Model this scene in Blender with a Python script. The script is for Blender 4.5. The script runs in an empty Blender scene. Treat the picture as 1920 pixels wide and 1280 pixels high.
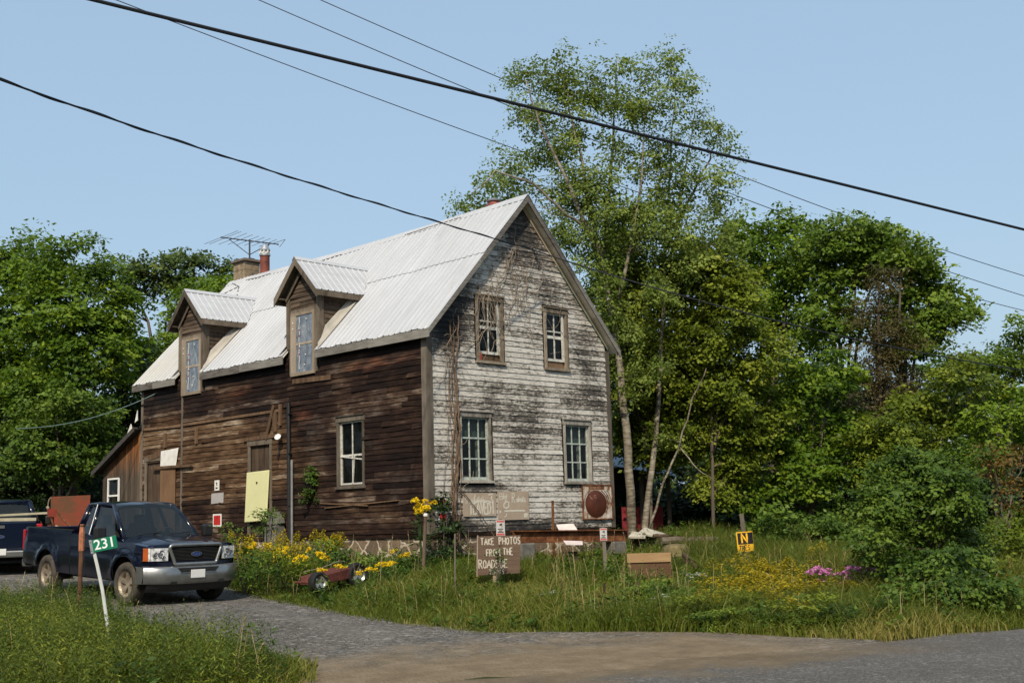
import bpy, bmesh, math, random
import numpy as np
from mathutils import Vector, Matrix, Euler
rad = math.radians
random.seed(11)
RNG = np.random.default_rng(11)
sc = bpy.context.scene
COL = sc.collection
U = random.uniform

# ------------------------------------------------------------------ tags
def tag(o, label=None, cat=None, group=None, kind=None):
    if label: o['label'] = label
    if cat: o['category'] = cat
    if group: o['group'] = group
    if kind: o['kind'] = kind
    return o

def thing(name, label, cat, loc=(0, 0, 0), rot=(0, 0, 0), group=None):
    o = bpy.data.objects.new(name, None)
    COL.objects.link(o)
    o.empty_display_size = .2
    o.location = loc
    o.rotation_euler = rot
    return tag(o, label, cat, group)

def copy_tree(o, parent=None):
    c = o.copy()
    COL.objects.link(c)
    if parent: c.parent = parent
    for ch in list(o.children):
        copy_tree(ch, c)
    return c

# ------------------------------------------------------------------ mesh builder
class MB:
    def __init__(s):
        s.v, s.f, s.m, s.b = [], [], [], []; s.marks = [(0, 0)]
    def cut(s): s.marks.append((len(s.v), len(s.f)))
    def build_split(s, name, mats, parent=None, **kw):
        """one object for each piece between cuts"""
        if s.marks[-1] != (len(s.v), len(s.f)): s.cut()
        out = []
        for (v0, f0), (v1, f1) in zip(s.marks, s.marks[1:]):
            if f1 == f0: continue
            q = MB(); q.v = s.v[v0:v1]; q.f = [tuple(i-v0 for i in f) for f in s.f[f0:f1]]; q.m = s.m[f0:f1]; q.b = s.b[f0:f1]
            out.append(q.build(name, mats, parent, **kw))
        return out
    def face(s, pts, m=0, b=.5):
        n = len(s.v)
        s.v += [tuple(p) for p in pts]
        s.f.append(tuple(range(n, n + len(pts)))); s.m.append(m); s.b.append(b)
    def box(s, p0, p1, m=0, b=None, M=None):
        x0, y0, z0 = p0; x1, y1, z1 = p1
        c = [(x0,y0,z0),(x1,y0,z0),(x1,y1,z0),(x0,y1,z0),(x0,y0,z1),(x1,y0,z1),(x1,y1,z1),(x0,y1,z1)]
        s.hexa(c, m, b, M)
    def hexa(s, c, m=0, b=None, M=None):
        if b is None: b = random.random()
        if M is not None: c = [tuple(M @ Vector(p)) for p in c]
        n = len(s.v); s.v += [tuple(p) for p in c]
        for q in ((0,3,2,1),(4,5,6,7),(0,1,5,4),(1,2,6,5),(2,3,7,6),(3,0,4,7)):
            s.f.append(tuple(n + i for i in q)); s.m.append(m); s.b.append(b)
    def beam(s, a, c, w, h, up=(0,0,1), m=0, b=None):
        a, c = Vector(a), Vector(c)
        d = (c - a).normalized(); up = Vector(up)
        sd = d.cross(up)
        if sd.length < 1e-5: sd = d.cross(Vector((1,0,0)))
        sd.normalize(); up = sd.cross(d)
        sd *= w/2; up *= h/2
        s.hexa([a-sd-up, a+sd-up, c+sd-up, c-sd-up, a-sd+up, a+sd+up, c+sd+up, c-sd+up], m, b)
    def tube(s, pts, r, n=6, m=0, b=None, flat=None, cap=True):
        if b is None: b = random.random()
        pts = [Vector(p) for p in pts]
        if not hasattr(r, '__len__'): r = [r]*len(pts)
        rings = []; ref = None
        for i, p in enumerate(pts):
            d = (pts[min(i+1, len(pts)-1)] - pts[max(i-1, 0)])
            if d.length < 1e-9: d = Vector((0,0,1))
            d.normalize()
            if flat is not None:
                e2 = Vector(flat[0]); e1 = d.cross(e2)
                if e1.length < 1e-6: e1 = Vector((1,0,0))
                e1.normalize(); e2 = e2*flat[1]
            else:
                if ref is None:
                    ref = Vector((0,0,1)) if abs(d.z) < .9 else Vector((1,0,0))
                e1 = d.cross(ref); e1.normalize(); e2 = e1.cross(d); ref = e2
            n0 = len(s.v)
            for k in range(n):
                a = 2*math.pi*k/n
                s.v.append(tuple(p + (e1*math.cos(a) + e2*math.sin(a))*r[i]))
            rings.append(n0)
        for i in range(len(rings)-1):
            A, B = rings[i], rings[i+1]
            for k in range(n):
                s.f.append((A+k, A+(k+1) % n, B+(k+1) % n, B+k)); s.m.append(m); s.b.append(b)
        if cap:
            s.f.append(tuple(rings[0]+k for k in reversed(range(n)))); s.m.append(m); s.b.append(b)
            s.f.append(tuple(rings[-1]+k for k in range(n))); s.m.append(m); s.b.append(b)
    def lathe(s, prof, n=24, M=None, m=0, b=.5, close=False):
        # prof: (r, h) around local z
        M = M or Matrix()
        n0 = len(s.v); k = len(prof)
        for i in range(n):
            a = 2*math.pi*i/n
            for r, h in prof:
                s.v.append(tuple(M @ Vector((r*math.cos(a), r*math.sin(a), h))))
        for i in range(n):
            j = (i+1) % n
            for q in range(k-1 if not close else k):
                q2 = (q+1) % k
                s.f.append((n0+i*k+q, n0+j*k+q, n0+j*k+q2, n0+i*k+q2)); s.m.append(m); s.b.append(b)
    def grid(s, P, m=0, b=.5, flip=False):
        # P: rows of points
        R_, C_ = len(P), len(P[0]); n0 = len(s.v)
        for row in P: s.v += [tuple(p) for p in row]
        for i in range(R_-1):
            for j in range(C_-1):
                q = (n0+i*C_+j, n0+i*C_+j+1, n0+(i+1)*C_+j+1, n0+(i+1)*C_+j)
                s.f.append(q[::-1] if flip else q); s.m.append(m); s.b.append(b)
    def poly(s, pts, t, N, m=0, b=.5):
        # flat polygon extruded by t along N
        N = Vector(N).normalized()*t
        n0 = len(s.v); k = len(pts)
        s.v += [tuple(Vector(p)) for p in pts] + [tuple(Vector(p)+N) for p in pts]
        s.f.append(tuple(n0+i for i in reversed(range(k)))); s.m.append(m); s.b.append(b)
        s.f.append(tuple(n0+k+i for i in range(k))); s.m.append(m); s.b.append(b)
        for i in range(k):
            j = (i+1) % k
            s.f.append((n0+i, n0+j, n0+k+j, n0+k+i)); s.m.append(m); s.b.append(b)
    def ball(s, c, r, m=0, b=None, n=8, k=5):
        if b is None: b = random.random()
        if not hasattr(r, '__len__'): r = (r, r, r)
        rows = []
        for i in range(k+1):
            th = math.pi*i/k
            rows.append([(c[0]+r[0]*math.sin(th)*math.cos(2*math.pi*j/n), c[1]+r[1]*math.sin(th)*math.sin(2*math.pi*j/n), c[2]-r[2]*math.cos(th)) for j in range(n+1)])
        s.grid(rows, m, b)
    def build(s, name, mats, parent=None, smooth=False, bevel=0, merge=False, solid=0):
        me = bpy.data.meshes.new(name)
        me.from_pydata(s.v, [], s.f)
        if not isinstance(mats, (list, tuple)): mats = [mats]
        for m in mats: me.materials.append(m)
        if len(mats) > 1: me.polygons.foreach_set('material_index', s.m)
        at = me.attributes.new('bv', 'FLOAT', 'FACE'); at.data.foreach_set('value', s.b)
        if merge:
            bm = bmesh.new(); bm.from_mesh(me)
            bmesh.ops.remove_doubles(bm, verts=bm.verts, dist=1e-4)
            bmesh.ops.recalc_face_normals(bm, faces=bm.faces)
            bm.to_mesh(me); bm.free()
        if smooth: me.polygons.foreach_set('use_smooth', [True]*len(me.polygons))
        me.update()
        o = bpy.data.objects.new(name, me); COL.objects.link(o)
        if parent is not None: o.parent = parent
        if solid:
            md = o.modifiers.new('thick', 'SOLIDIFY'); md.thickness = solid; md.offset = -1
        if bevel:
            md = o.modifiers.new('edge', 'BEVEL'); md.width = bevel; md.segments = 2; md.limit_method = 'ANGLE'; md.angle_limit = rad(40)
        return o

def mesh_np(name, V, nper, mats, parent=None, tint=None, F=None):
    """V (n,nper,3): n separate polygons of nper corners each"""
    n = V.shape[0]
    me = bpy.data.meshes.new(name)
    me.vertices.add(n*nper); me.vertices.foreach_set('co', V.reshape(-1).astype(np.float32))
    me.loops.add(n*nper); me.loops.foreach_set('vertex_index', np.arange(n*nper, dtype=np.int32))
    me.polygons.add(n); me.polygons.foreach_set('loop_start', (np.arange(n)*nper).astype(np.int32))
    if tint is not None:
        at = me.attributes.new('tint', 'FLOAT', 'FACE'); at.data.foreach_set('value', tint.astype(np.float32))
    for m in (mats if isinstance(mats, (list, tuple)) else [mats]): me.materials.append(m)
    me.update(calc_edges=True); me.validate()
    o = bpy.data.objects.new(name, me); COL.objects.link(o)
    if parent is not None: o.parent = parent
    return o

# ------------------------------------------------------------------ camera
FPX, PITCH, ROLL, CAMZ = 2255.83, .1476, -.0287, 1.6
cp, sp = math.cos(PITCH), math.sin(PITCH); cr, sr = math.cos(ROLL), math.sin(ROLL)
cF = Vector((0, cp, sp)); _u = Vector((0, -sp, cp)); _r = Vector((1, 0, 0))
cR = _r*cr + _u*sr; cU = _u*cr - _r*sr
cam = bpy.data.objects.new('camera', bpy.data.cameras.new('camera')); COL.objects.link(cam)
cam.matrix_world = Matrix(((cR.x, cU.x, -cF.x, 0), (cR.y, cU.y, -cF.y, 0), (cR.z, cU.z, -cF.z, CAMZ), (0, 0, 0, 1)))
cam.data.sensor_width = 36; cam.data.sensor_fit = 'HORIZONTAL'; cam.data.lens = FPX/1920*36
cam.data.clip_start = .1; cam.data.clip_end = 3000
sc.camera = cam

def ray(px, py):
    return (cF*FPX + cR*(px-960) + cU*(640-py)).normalized()
def at(px, py, y):
    """the point of the place seen at photo pixel (px, py), y metres ahead"""
    d = ray(px, py); return Vector((0, 0, CAMZ)) + d*(y/d.y)

# ------------------------------------------------------------------ terrain
RA = rad(26.8); RC, RS = math.cos(RA), math.sin(RA)
def ud(x, y): return RC*x + RS*y, -RS*x + RC*y - 11.4
def xy(u, d): return RC*u - RS*(d+11.4), RS*u + RC*(d+11.4)
def sm(a, b, t):
    t = np.clip((t-a)/(b-a), 0, 1); return t*t*(3-2*t)
def gz(x, y):
    x = np.asarray(x, float); y = np.asarray(y, float)
    u, d = ud(x, y)
    lawn = np.interp(d, [0, 2.2, 8, 13.4, 25, 60], [0, .05, .36, .70, .95, 1.1])
    drv = np.interp(d, [0, 12, 15.2, 25, 60], [0, .24, .40, .82, 1.1])
    s = sm(6.2, 9.4, u)
    bump = .10*sm(.2, 1.6, 3.7-u)*sm(.3, 2.5, d)*(1-sm(9, 13, d))
    z = lawn*s + drv*(1-s) + bump
    z = z + .03*np.sin(x*1.3+y*.7)*np.sin(y*1.1-x*.4)*sm(3, 7, d)*(s)
    return z
def G(x, y): return float(gz(x, y))
def gpt(px, py, lo=8., hi=90.):
    """ground point under a photo pixel"""
    d = ray(px, py)
    for i in range(60):
        mid = (lo+hi)/2; p = Vector((0, 0, CAMZ)) + d*(mid/d.y)
        if p.z > G(p.x, p.y): lo = mid
        else: hi = mid
    return p
UR = ([-1, 0, 2.1, 3.6, 5.9, 13.5, 26], [11.2, 10.7, 9.4, 7.0, 6.45, 5.95, 5.4])
UL = ([-1, 0, .93, 2.57, 3.8, 9, 13, 16, 26], [3.0, 3.3, 3.9, 4.4, 3.6, 3.1, 2.6, .5, -2.5])

# ------------------------------------------------------------------ light
SUN_AZ = math.atan2(-.14, -1.0); SUN_EL = rad(41)
sd = Vector((math.sin(SUN_AZ)*math.cos(SUN_EL), math.cos(SUN_AZ)*math.cos(SUN_EL), math.sin(SUN_EL)))
sun = bpy.data.objects.new('sun', bpy.data.lights.new('sun', 'SUN')); COL.objects.link(sun)
sun.data.energy = 3.3; sun.data.angle = rad(1.0); sun.data.color = (1, .89, .72)
sun.rotation_euler = sd.to_track_quat('Z', 'Y').to_euler()
w = bpy.data.worlds.new('World'); sc.world = w; w.use_nodes = True
wn = w.node_tree; bg = wn.nodes['Background']
sky = wn.nodes.new('ShaderNodeTexSky'); sky.sky_type = 'NISHITA'; sky.sun_disc = False
sky.sun_elevation = SUN_EL; sky.sun_rotation = SUN_AZ
sky.air_density = 1.35; sky.dust_density = 3.2; sky.ozone_density = 1.6; sky.altitude = 100
hz = wn.nodes.new('ShaderNodeMix'); hz.data_type = 'RGBA'; hz.inputs[0].default_value = .74; hz.inputs[7].default_value = (1.88, 2.64, 3.48, 1)   # summer haze evens the sky out
wn.links.new(sky.outputs[0], hz.inputs[6]); wn.links.new(hz.outputs[2], bg.inputs[0]); bg.inputs[1].default_value = .15
sc.view_settings.view_transform = 'Standard'; sc.view_settings.look = 'None'
sc.view_settings.exposure = .44; sc.view_settings.gamma = 1
sc.render.engine = 'CYCLES'
cy = sc.cycles
cy.max_bounces = 6; cy.diffuse_bounces = 3; cy.glossy_bounces = 3; cy.transmission_bounces = 4; cy.transparent_max_bounces = 8
cy.use_denoising = True
try: cy.denoiser = 'OPENIMAGEDENOISE'
except Exception: pass

# ------------------------------------------------------------------ materials
class Mat:
    def __init__(s, name, rough=.7, metal=0., spec=.3):
        s.m = bpy.data.materials.new(name); s.m.use_nodes = True
        s.t = s.m.node_tree; s.b = s.t.nodes['Principled BSDF']
        s.b.inputs['Roughness'].default_value = rough
        s.b.inputs['Metallic'].default_value = metal
        s.b.inputs['Specular IOR Level'].default_value = spec
    def set(s, sock, v):
        if hasattr(v, 'is_output') or isinstance(v, bpy.types.NodeSocket): s.t.links.new(v, sock)
        else:
            if hasattr(v, '__len__') and len(v) == 3 and len(sock.default_value) == 4: v = (*v, 1)
            sock.default_value = v
    def n(s, typ, ins=None, **kw):
        nd = s.t.nodes.new(typ)
        for k, v in kw.items(): setattr(nd, k, v)
        for k, v in (ins or {}).items(): s.set(nd.inputs[k], v)
        return nd
    def co(s, scale=(1, 1, 1), out='Object', loc=(0, 0, 0), rot=(0, 0, 0)):
        c = s.n('ShaderNodeTexCoord'); mp = s.n('ShaderNodeMapping', {'Vector': c.outputs[out], 'Scale': scale, 'Location': loc, 'Rotation': rot})
        return mp.outputs[0]
    def noise(s, scale=1., vec=None, detail=6, rough=.6, dist=0.):
        return s.n('ShaderNodeTexNoise', {'Vector': vec if vec is not None else s.co(), 'Scale': scale, 'Detail': detail, 'Roughness': rough, 'Distortion': dist}).outputs[0]
    def ma(s, op, a, b=0., clamp=False):
        nd = s.n('ShaderNodeMath', operation=op, use_clamp=clamp); s.set(nd.inputs[0], a); s.set(nd.inputs[1], b); return nd.outputs[0]
    def ramp(s, f, stops, interp='LINEAR'):
        nd = s.n('ShaderNodeValToRGB', {'Fac': f}); cr_ = nd.color_ramp; cr_.interpolation = interp
        while len(cr_.elements) < len(stops): cr_.elements.new(.5)
        for e, (p, c) in zip(cr_.elements, stops):
            e.position = p; e.color = (*c, 1) if hasattr(c, '__len__') else (c, c, c, 1)
        return nd.outputs[0]
    def mix(s, f, a, b, mode='MIX'):
        nd = s.n('ShaderNodeMix', data_type='RGBA', blend_type=mode)
        s.set(nd.inputs[0], f); s.set(nd.inputs[6], a); s.set(nd.inputs[7], b); return nd.outputs[2]
    def attr(s, name):
        return s.n('ShaderNodeAttribute', attribute_name=name).outputs['Fac']
    def spot(s, c, r, vec=None):
        """1 at centre c fading to 0 at ellipsoid radii r (object space)"""
        v = s.co((1/r[0], 1/r[1], 1/r[2]), loc=(-c[0]/r[0], -c[1]/r[1], -c[2]/r[2]))
        l = s.n('ShaderNodeVectorMath', operation='LENGTH'); s.set(l.inputs[0], v)
        return s.ma('SUBTRACT', 1., l.outputs['Value'], True)
    def bump(s, h, strength=.3, dist=.02):
        s.set(s.b.inputs['Normal'], s.n('ShaderNodeBump', {'Height': h, 'Strength': strength, 'Distance': dist}).outputs[0])
    def col(s, c): s.set(s.b.inputs['Base Color'], c); return s
    def rough(s, v): s.set(s.b.inputs['Roughness'], v); return s

def plain(name, c, rough=.6, metal=0., spec=.3, var=.25, scale=6., bump=0.):
    M = Mat(name, rough, metal, spec)
    f = M.noise(scale)
    lo = tuple(x*(1-var) for x in c); hi = tuple(min(1, x*(1+var)) for x in c)
    M.col(M.ramp(f, [(.3, lo), (.7, hi)]))
    if bump: M.bump(f, bump, .01)
    return M.m
def wood(name, c, c2, sc3=(2, 2, 20), rough=.85, scale=1.6, bump=.4):
    """weathered boards: streaks along the grain"""
    M = Mat(name, rough, 0, .15)
    v = M.co(sc3); f = M.noise(scale, v, 8, .65); g = M.noise(.8, M.co((1, 1, 1)), 4)
    b = M.attr('bv')
    t = M.ma('ADD', M.ma('MULTIPLY', f, .9), M.ma('MULTIPLY', b, .35))
    t = M.ma('ADD', t, M.ma('MULTIPLY', M.ma('SUBTRACT', g, .5), .6))
    M.col(M.ramp(t, [(.32, c2), (.62, tuple((a+d)/2 for a, d in zip(c, c2))), (.92, c)]))
    M.bump(f, bump, .01)
    return M.m
def leafm(name, dark, mid, light, trans=.22, rough=.55):
    M = Mat(name, rough, 0, .25)
    t = M.attr('tint'); c = M.ramp(t, [(0., dark), (.5, mid), (1., light)])
    M.col(c)
    tr = M.n('ShaderNodeBsdfTranslucent'); M.set(tr.inputs[0], M.mix(.5, c, (light[0]*1.2, light[1]*1.2, light[2]*.6)))
    mx = M.n('ShaderNodeMixShader', {'Fac': trans})
    M.t.links.new(M.b.outputs[0], mx.inputs[1]); M.t.links.new(tr.outputs[0], mx.inputs[2])
    out = [n for n in M.t.nodes if n.type == 'OUTPUT_MATERIAL'][0]
    M.t.links.new(mx.outputs[0], out.inputs[0])
    return M.m
def glassm(name, tint=(.05, .06, .06), clear=.5, rough=.04, refl=.5):
    M = Mat(name, rough, 0, refl); M.col(tint)
    tr = M.n('ShaderNodeBsdfTransparent', {'Color': (.75, .8, .78, 1)})
    mx = M.n('ShaderNodeMixShader', {'Fac': clear})
    M.t.links.new(M.b.outputs[0], mx.inputs[1]); M.t.links.new(tr.outputs[0], mx.inputs[2])
    out = [n for n in M.t.nodes if n.type == 'OUTPUT_MATERIAL'][0]
    M.t.links.new(mx.outputs[0], out.inputs[0])
    return M.m

# painted gable clapboards: white paint peeling off grey boards, with mould patches
def peel_paint():
    M = Mat('peeling white paint', .75, 0, .25)
    b = M.attr('bv')
    f1 = M.noise(3.2, M.co((1.3, 1.3, 6.5)), 10, .72)
    f2 = M.noise(.9, M.co((1.0, 1.0, 1.1)), 6, .65)
    f3 = M.noise(11., M.co((1, 1, 2.2)), 6, .75)
    t = M.ma('ADD', M.ma('MULTIPLY', f1, 1.25), M.ma('MULTIPLY', f2, .85))
    t = M.ma('ADD', t, M.ma('MULTIPLY', f3, 1.2))
    t = M.ma('ADD', t, M.ma('MULTIPLY', b, .26))
    t = M.ma('SUBTRACT', t, .29)
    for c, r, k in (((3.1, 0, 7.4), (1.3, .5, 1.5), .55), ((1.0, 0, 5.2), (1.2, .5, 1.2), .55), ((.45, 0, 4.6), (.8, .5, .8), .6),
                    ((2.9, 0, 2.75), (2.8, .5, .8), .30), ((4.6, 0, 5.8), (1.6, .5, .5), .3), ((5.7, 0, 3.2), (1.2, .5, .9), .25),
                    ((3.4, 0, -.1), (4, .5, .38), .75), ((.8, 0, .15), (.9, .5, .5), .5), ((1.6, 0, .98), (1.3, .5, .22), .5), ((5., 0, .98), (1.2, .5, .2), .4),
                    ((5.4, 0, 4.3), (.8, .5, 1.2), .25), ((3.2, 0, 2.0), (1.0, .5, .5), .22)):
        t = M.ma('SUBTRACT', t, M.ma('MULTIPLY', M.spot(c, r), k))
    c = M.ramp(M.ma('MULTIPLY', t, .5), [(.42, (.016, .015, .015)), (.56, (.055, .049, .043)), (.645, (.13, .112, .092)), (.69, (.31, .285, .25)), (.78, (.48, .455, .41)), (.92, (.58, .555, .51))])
    M.col(c); M.bump(f1, .35, .008)
    return M.m
def dark_boards():
    M = Mat('dark weathered boards', .85, 0, .15)
    b = M.attr('bv')
    f1 = M.noise(2., M.co((8, 1.0, 8)), 9, .68)
    f2 = M.noise(.7, M.co((1, .8, 1.6)), 5, .6)
    t = M.ma('ADD', M.ma('MULTIPLY', f1, 1.0), M.ma('MULTIPLY', f2, .55))
    t = M.ma('ADD', t, M.ma('MULTIPLY', b, .35))
    base = M.ramp(M.ma('MULTIPLY', t, .62), [(.42, (.005, .003, .0025)), (.58, (.0165, .0078, .0052)), (.70, (.037, .0205, .0142)), (.84, (.17, .13, .105))])
    tan = M.ramp(M.ma('MULTIPLY', t, .62), [(.38, (.012, .007, .004)), (.54, (.060, .031, .015)), (.68, (.135, .082, .045)), (.82, (.38, .31, .23))])
    red = M.ramp(M.ma('MULTIPLY', t, .62), [(.40, (.018, .007, .005)), (.62, (.058, .020, .011)), (.86, (.17, .07, .032))])
    # old porch wall, sheltered and lighter
    pm = M.ma('ADD', M.spot((0, 8.3, 2.0), (1, 4.6, 1.35)), M.spot((0, 11.0, 2.2), (1, 3.2, 1.5)))
    pm = M.ma('MULTIPLY', M.ma('ADD', pm, M.ma('MULTIPLY', M.ma('SUBTRACT', f2, .5), .9)), 2.6, True)
    c = M.mix(pm, base, tan)
    rm = M.ma('ADD', M.spot((0, 7.6, 3.75), (1, 1.5, .34)), M.spot((0, 9.0, 3.12), (1, 1.9, .12)))
    rm = M.ma('ADD', rm, M.spot((0, 1.8, 3.9), (1, 1.9, .30)))
    rm = M.ma('ADD', rm, M.spot((0, 4.6, 2.95), (1, .7, .28)))
    rm = M.ma('MULTIPLY', M.ma('SUBTRACT', M.ma('ADD', M.ma('MULTIPLY', rm, .55), M.ma('ADD', M.ma('MULTIPLY', f1, 1.1), M.ma('MULTIPLY', b, .20))), .87), 2.6, True)
    c = M.mix(rm, c, red)
    gp = M.ma('MULTIPLY', M.ma('SUBTRACT', M.ma('ADD', M.noise(.9, M.co((1, .7, 1.3), loc=(4, 9, 2)), 6, .7), M.ma('MULTIPLY', b, .16)), .64), 6., True)
    c = M.mix(M.ma('MULTIPLY', gp, .38), c, M.ramp(f1, [(.35, (.03, .026, .023)), (.7, (.15, .135, .12))]))
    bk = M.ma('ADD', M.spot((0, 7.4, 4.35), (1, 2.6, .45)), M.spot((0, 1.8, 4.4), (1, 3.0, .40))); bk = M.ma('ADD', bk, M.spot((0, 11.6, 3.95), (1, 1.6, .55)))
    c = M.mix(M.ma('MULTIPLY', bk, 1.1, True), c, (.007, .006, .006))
    M.col(c); M.bump(f1, .5, .01)
    return M.m
def stone_wall():
    M = Mat('rubble stone and pale mortar', .9, 0, .15)
    v = M.co((1, 1, 1.25)); nz = M.n('ShaderNodeTexNoise', {'Vector': v, 'Scale': 2.5, 'Detail': 3}).outputs[1]
    vv = M.mix(.22, v, nz)
    d = M.n('ShaderNodeTexVoronoi', {'Vector': vv, 'Scale': 3.0}, feature='DISTANCE_TO_EDGE').outputs['Distance']
    cell = M.n('ShaderNodeTexVoronoi', {'Vector': vv, 'Scale': 3.0}).outputs['Color']
    f = M.noise(9., None, 6)
    st = M.mix(M.n('ShaderNodeSeparateColor', {0: cell}).outputs[0], (.085, .06, .042), (.26, .18, .115))
    st = M.mix(M.ma('MULTIPLY', f, .7), st, (.09, .075, .06))
    mo = M.ramp(f, [(.3, (.30, .24, .17)), (.7, (.56, .49, .38))])
    k = M.ma('MULTIPLY', M.ma('SUBTRACT', M.ma('ADD', d, M.ma('MULTIPLY', M.ma('SUBTRACT', f, .5), .09)), .055), 40., True)
    M.col(M.mix(k, mo, st)); M.bump(M.ma('ADD', M.ma('MULTIPLY', k, .6), M.ma('MULTIPLY', f, .4)), .9, .05)
    return M.m
def roof_metal():
    M = Mat('weathered white metal roofing', .5, .1, .35)
    f = M.noise(1.2, M.co((.7, 6, .7)), 6); g = M.noise(.6, None, 4); h = M.noise(14., None, 4)
    t = M.ma('ADD', M.ma('MULTIPLY', f, .5), M.ma('MULTIPLY', g, .5))
    c = M.ramp(t, [(.30, (.37, .375, .38)), (.5, (.45, .458, .472)), (.75, (.52, .528, .545))])
    st = M.ma('MULTIPLY', M.ma('SUBTRACT', M.noise(1.7, M.co((.35, 7, .35), loc=(3, 1, 0)), 7), .60), 5., True)
    c = M.mix(M.ma('MULTIPLY', st, .22), c, (.36, .31, .25))
    ye = M.ma('MULTIPLY', M.spot((0, 12.4, 5), (3, 3, 3)), .5)
    c = M.mix(ye, c, (.42, .39, .31))
    b = M.attr('bv'); c = M.mix(M.ma('MULTIPLY', b, .20), c, (.40, .40, .41))
    ru = M.ma('MULTIPLY', M.ma('SUBTRACT', M.noise(2.4, M.co((.5, 9, .5), loc=(7, 2, 0)), 8, .7), .63), 7., True)
    c = M.mix(M.ma('MULTIPLY', ru, .35), c, (.25, .17, .11))
    M.col(c); M.rough(M.ramp(h, [(.3, .40), (.7, .6)])); M.bump(g, .14, .06)
    return M.m
def gravel(name, cols, sc_=26., sand=None):
    M = Mat(name, .95, 0, .1)
    v = M.co((1, 1, 1))
    vo = M.n('ShaderNodeTexVoronoi', {'Vector': v, 'Scale': sc_}); c1 = M.n('ShaderNodeSeparateColor', {0: vo.outputs['Color']}).outputs[0]
    vo2 = M.n('ShaderNodeTexVoronoi', {'Vector': v, 'Scale': sc_*.36}); c2 = M.n('ShaderNodeSeparateColor', {0: vo2.outputs['Color']}).outputs[1]
    f = M.noise(.8, v, 6); g = M.noise(60., v, 3)
    t = M.ma('ADD', M.ma('MULTIPLY', c1, .5), M.ma('MULTIPLY', f, .45))
    t = M.ma('ADD', t, M.ma('MULTIPLY', M.ma('GREATER_THAN', c2, .90), .22))
    c = M.ramp(t, [(.15, cols[0]), (.5, cols[1]), (.9, cols[2])])
    M.col(sand(M, c, f) if sand else c)
    M.bump(M.ma('ADD', vo.outputs['Distance'], M.ma('MULTIPLY', g, .5)), .8, .03)
    return M.m
def udist(M):
    """distance from the road edge d and along it u, as object-space maths"""
    s = M.n('ShaderNodeSeparateXYZ', {0: M.co()})
    d = M.ma('ADD', M.ma('MULTIPLY', s.outputs[0], -RS), M.ma('SUBTRACT', M.ma('MULTIPLY', s.outputs[1], RC), 11.4))
    u = M.ma('ADD', M.ma('MULTIPLY', s.outputs[0], RC), M.ma('MULTIPLY', s.outputs[1], RS))
    return u, d
def drive_sand(M, c, f):
    u, d = udist(M); n = M.noise(1.6, None, 6, .65)
    k = M.ma('ADD', M.ma('MULTIPLY', M.ma('SUBTRACT', 3.3, d), .55), M.ma('MULTIPLY', M.ma('SUBTRACT', n, .5), 2.6), )
    k = M.ma('MULTIPLY', M.ma('MULTIPLY', M.ma('ADD', k, .1), .9, True), M.ma('MULTIPLY', M.ma('SUBTRACT', M.ma('ADD', 10.6, M.ma('MULTIPLY', n, 1.2)), u), .45, True), True)
    sc2 = M.ramp(M.noise(2.2, M.co((1, 1, 1), rot=(0, 0, -RA)), 9, .75), [(.3, (.125, .092, .055)), (.5, (.205, .155, .098)), (.7, (.29, .228, .155))])
    sc2 = M.mix(M.ma('MULTIPLY', M.noise(45., None, 3), .5), sc2, (.15, .12, .085))
    rt_ = M.ma('ADD', M.ma('SUBTRACT', 1., M.ma('MULTIPLY', M.ma('ABSOLUTE', M.ma('SUBTRACT', u, 4.15)), 3.2), True), M.ma('SUBTRACT', 1., M.ma('MULTIPLY', M.ma('ABSOLUTE', M.ma('SUBTRACT', u, 5.6)), 3.2), True))
    c = M.mix(M.ma('MULTIPLY', M.ma('MULTIPLY', rt_, n), .9, True), c, (.17, .155, .14))
    return M.mix(k, c, sc2)
def road_sand(M, c, f):
    u, d = udist(M); n = M.noise(1.3, None, 6, .65)
    k = M.ma('ADD', M.ma('MULTIPLY', M.ma('ADD', d, 1.25), 1.1), M.ma('MULTIPLY', M.ma('SUBTRACT', n, .5), 3.4))
    k = M.ma('MULTIPLY', k, M.ma('MULTIPLY', M.ma('SUBTRACT', 11.5, u), .35, True), True)
    sc2 = M.ramp(M.noise(2.2, None, 9, .75), [(.3, (.125, .092, .055)), (.5, (.205, .155, .098)), (.7, (.29, .228, .155))])
    sc2 = M.mix(M.ma('MULTIPLY', M.noise(45., None, 3), .5), sc2, (.15, .12, .085))
    c = M.mix(M.ma('MULTIPLY', M.ma('SUBTRACT', M.noise(.5, None, 5), .5), 1.6, True), c, (.16, .15, .14))
    return M.mix(k, c, sc2)

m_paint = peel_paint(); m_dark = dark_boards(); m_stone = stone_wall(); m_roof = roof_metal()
m_core = plain('board sheathing', (.035, .028, .022), .9)
m_trim = wood('grey bare trim', (.20, .17, .135), (.045, .036, .028), (5, 5, 1.2))
m_trimh = wood('grey bare fascia', (.24, .225, .20), (.055, .048, .042), (1.2, 1.2, 8), scale=2.4)
m_brown = wood('brown bare wood', (.20, .125, .075), (.05, .03, .018), (6, 6, 1.2))
m_case = wood('paint flaked casing', (.46, .43, .375), (.085, .072, .06), (6, 6, 2.0), scale=2.2)
m_caseb = wood('brown grey window casing', (.36, .30, .23), (.10, .078, .058), (6, 6, 1.6), scale=2.2)
m_sash = plain('flaking white sash paint', (.50, .49, .44), .6, var=.4, scale=14)
m_sashg = plain('grey green sash paint', (.36, .40, .355), .6, var=.4, scale=14)
m_green = plain('faded green trim paint', (.10, .17, .135), .7, var=.5, scale=8)
m_glass = glassm('old window glass', (.012, .016, .016), .62, .03, .5)
m_plastic = Mat('wrinkled window plastic', .25, 0, .5)
_f = m_plastic.noise(3., m_plastic.co((1, 1.5, .8)), 5, .6, 1.5)
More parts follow.
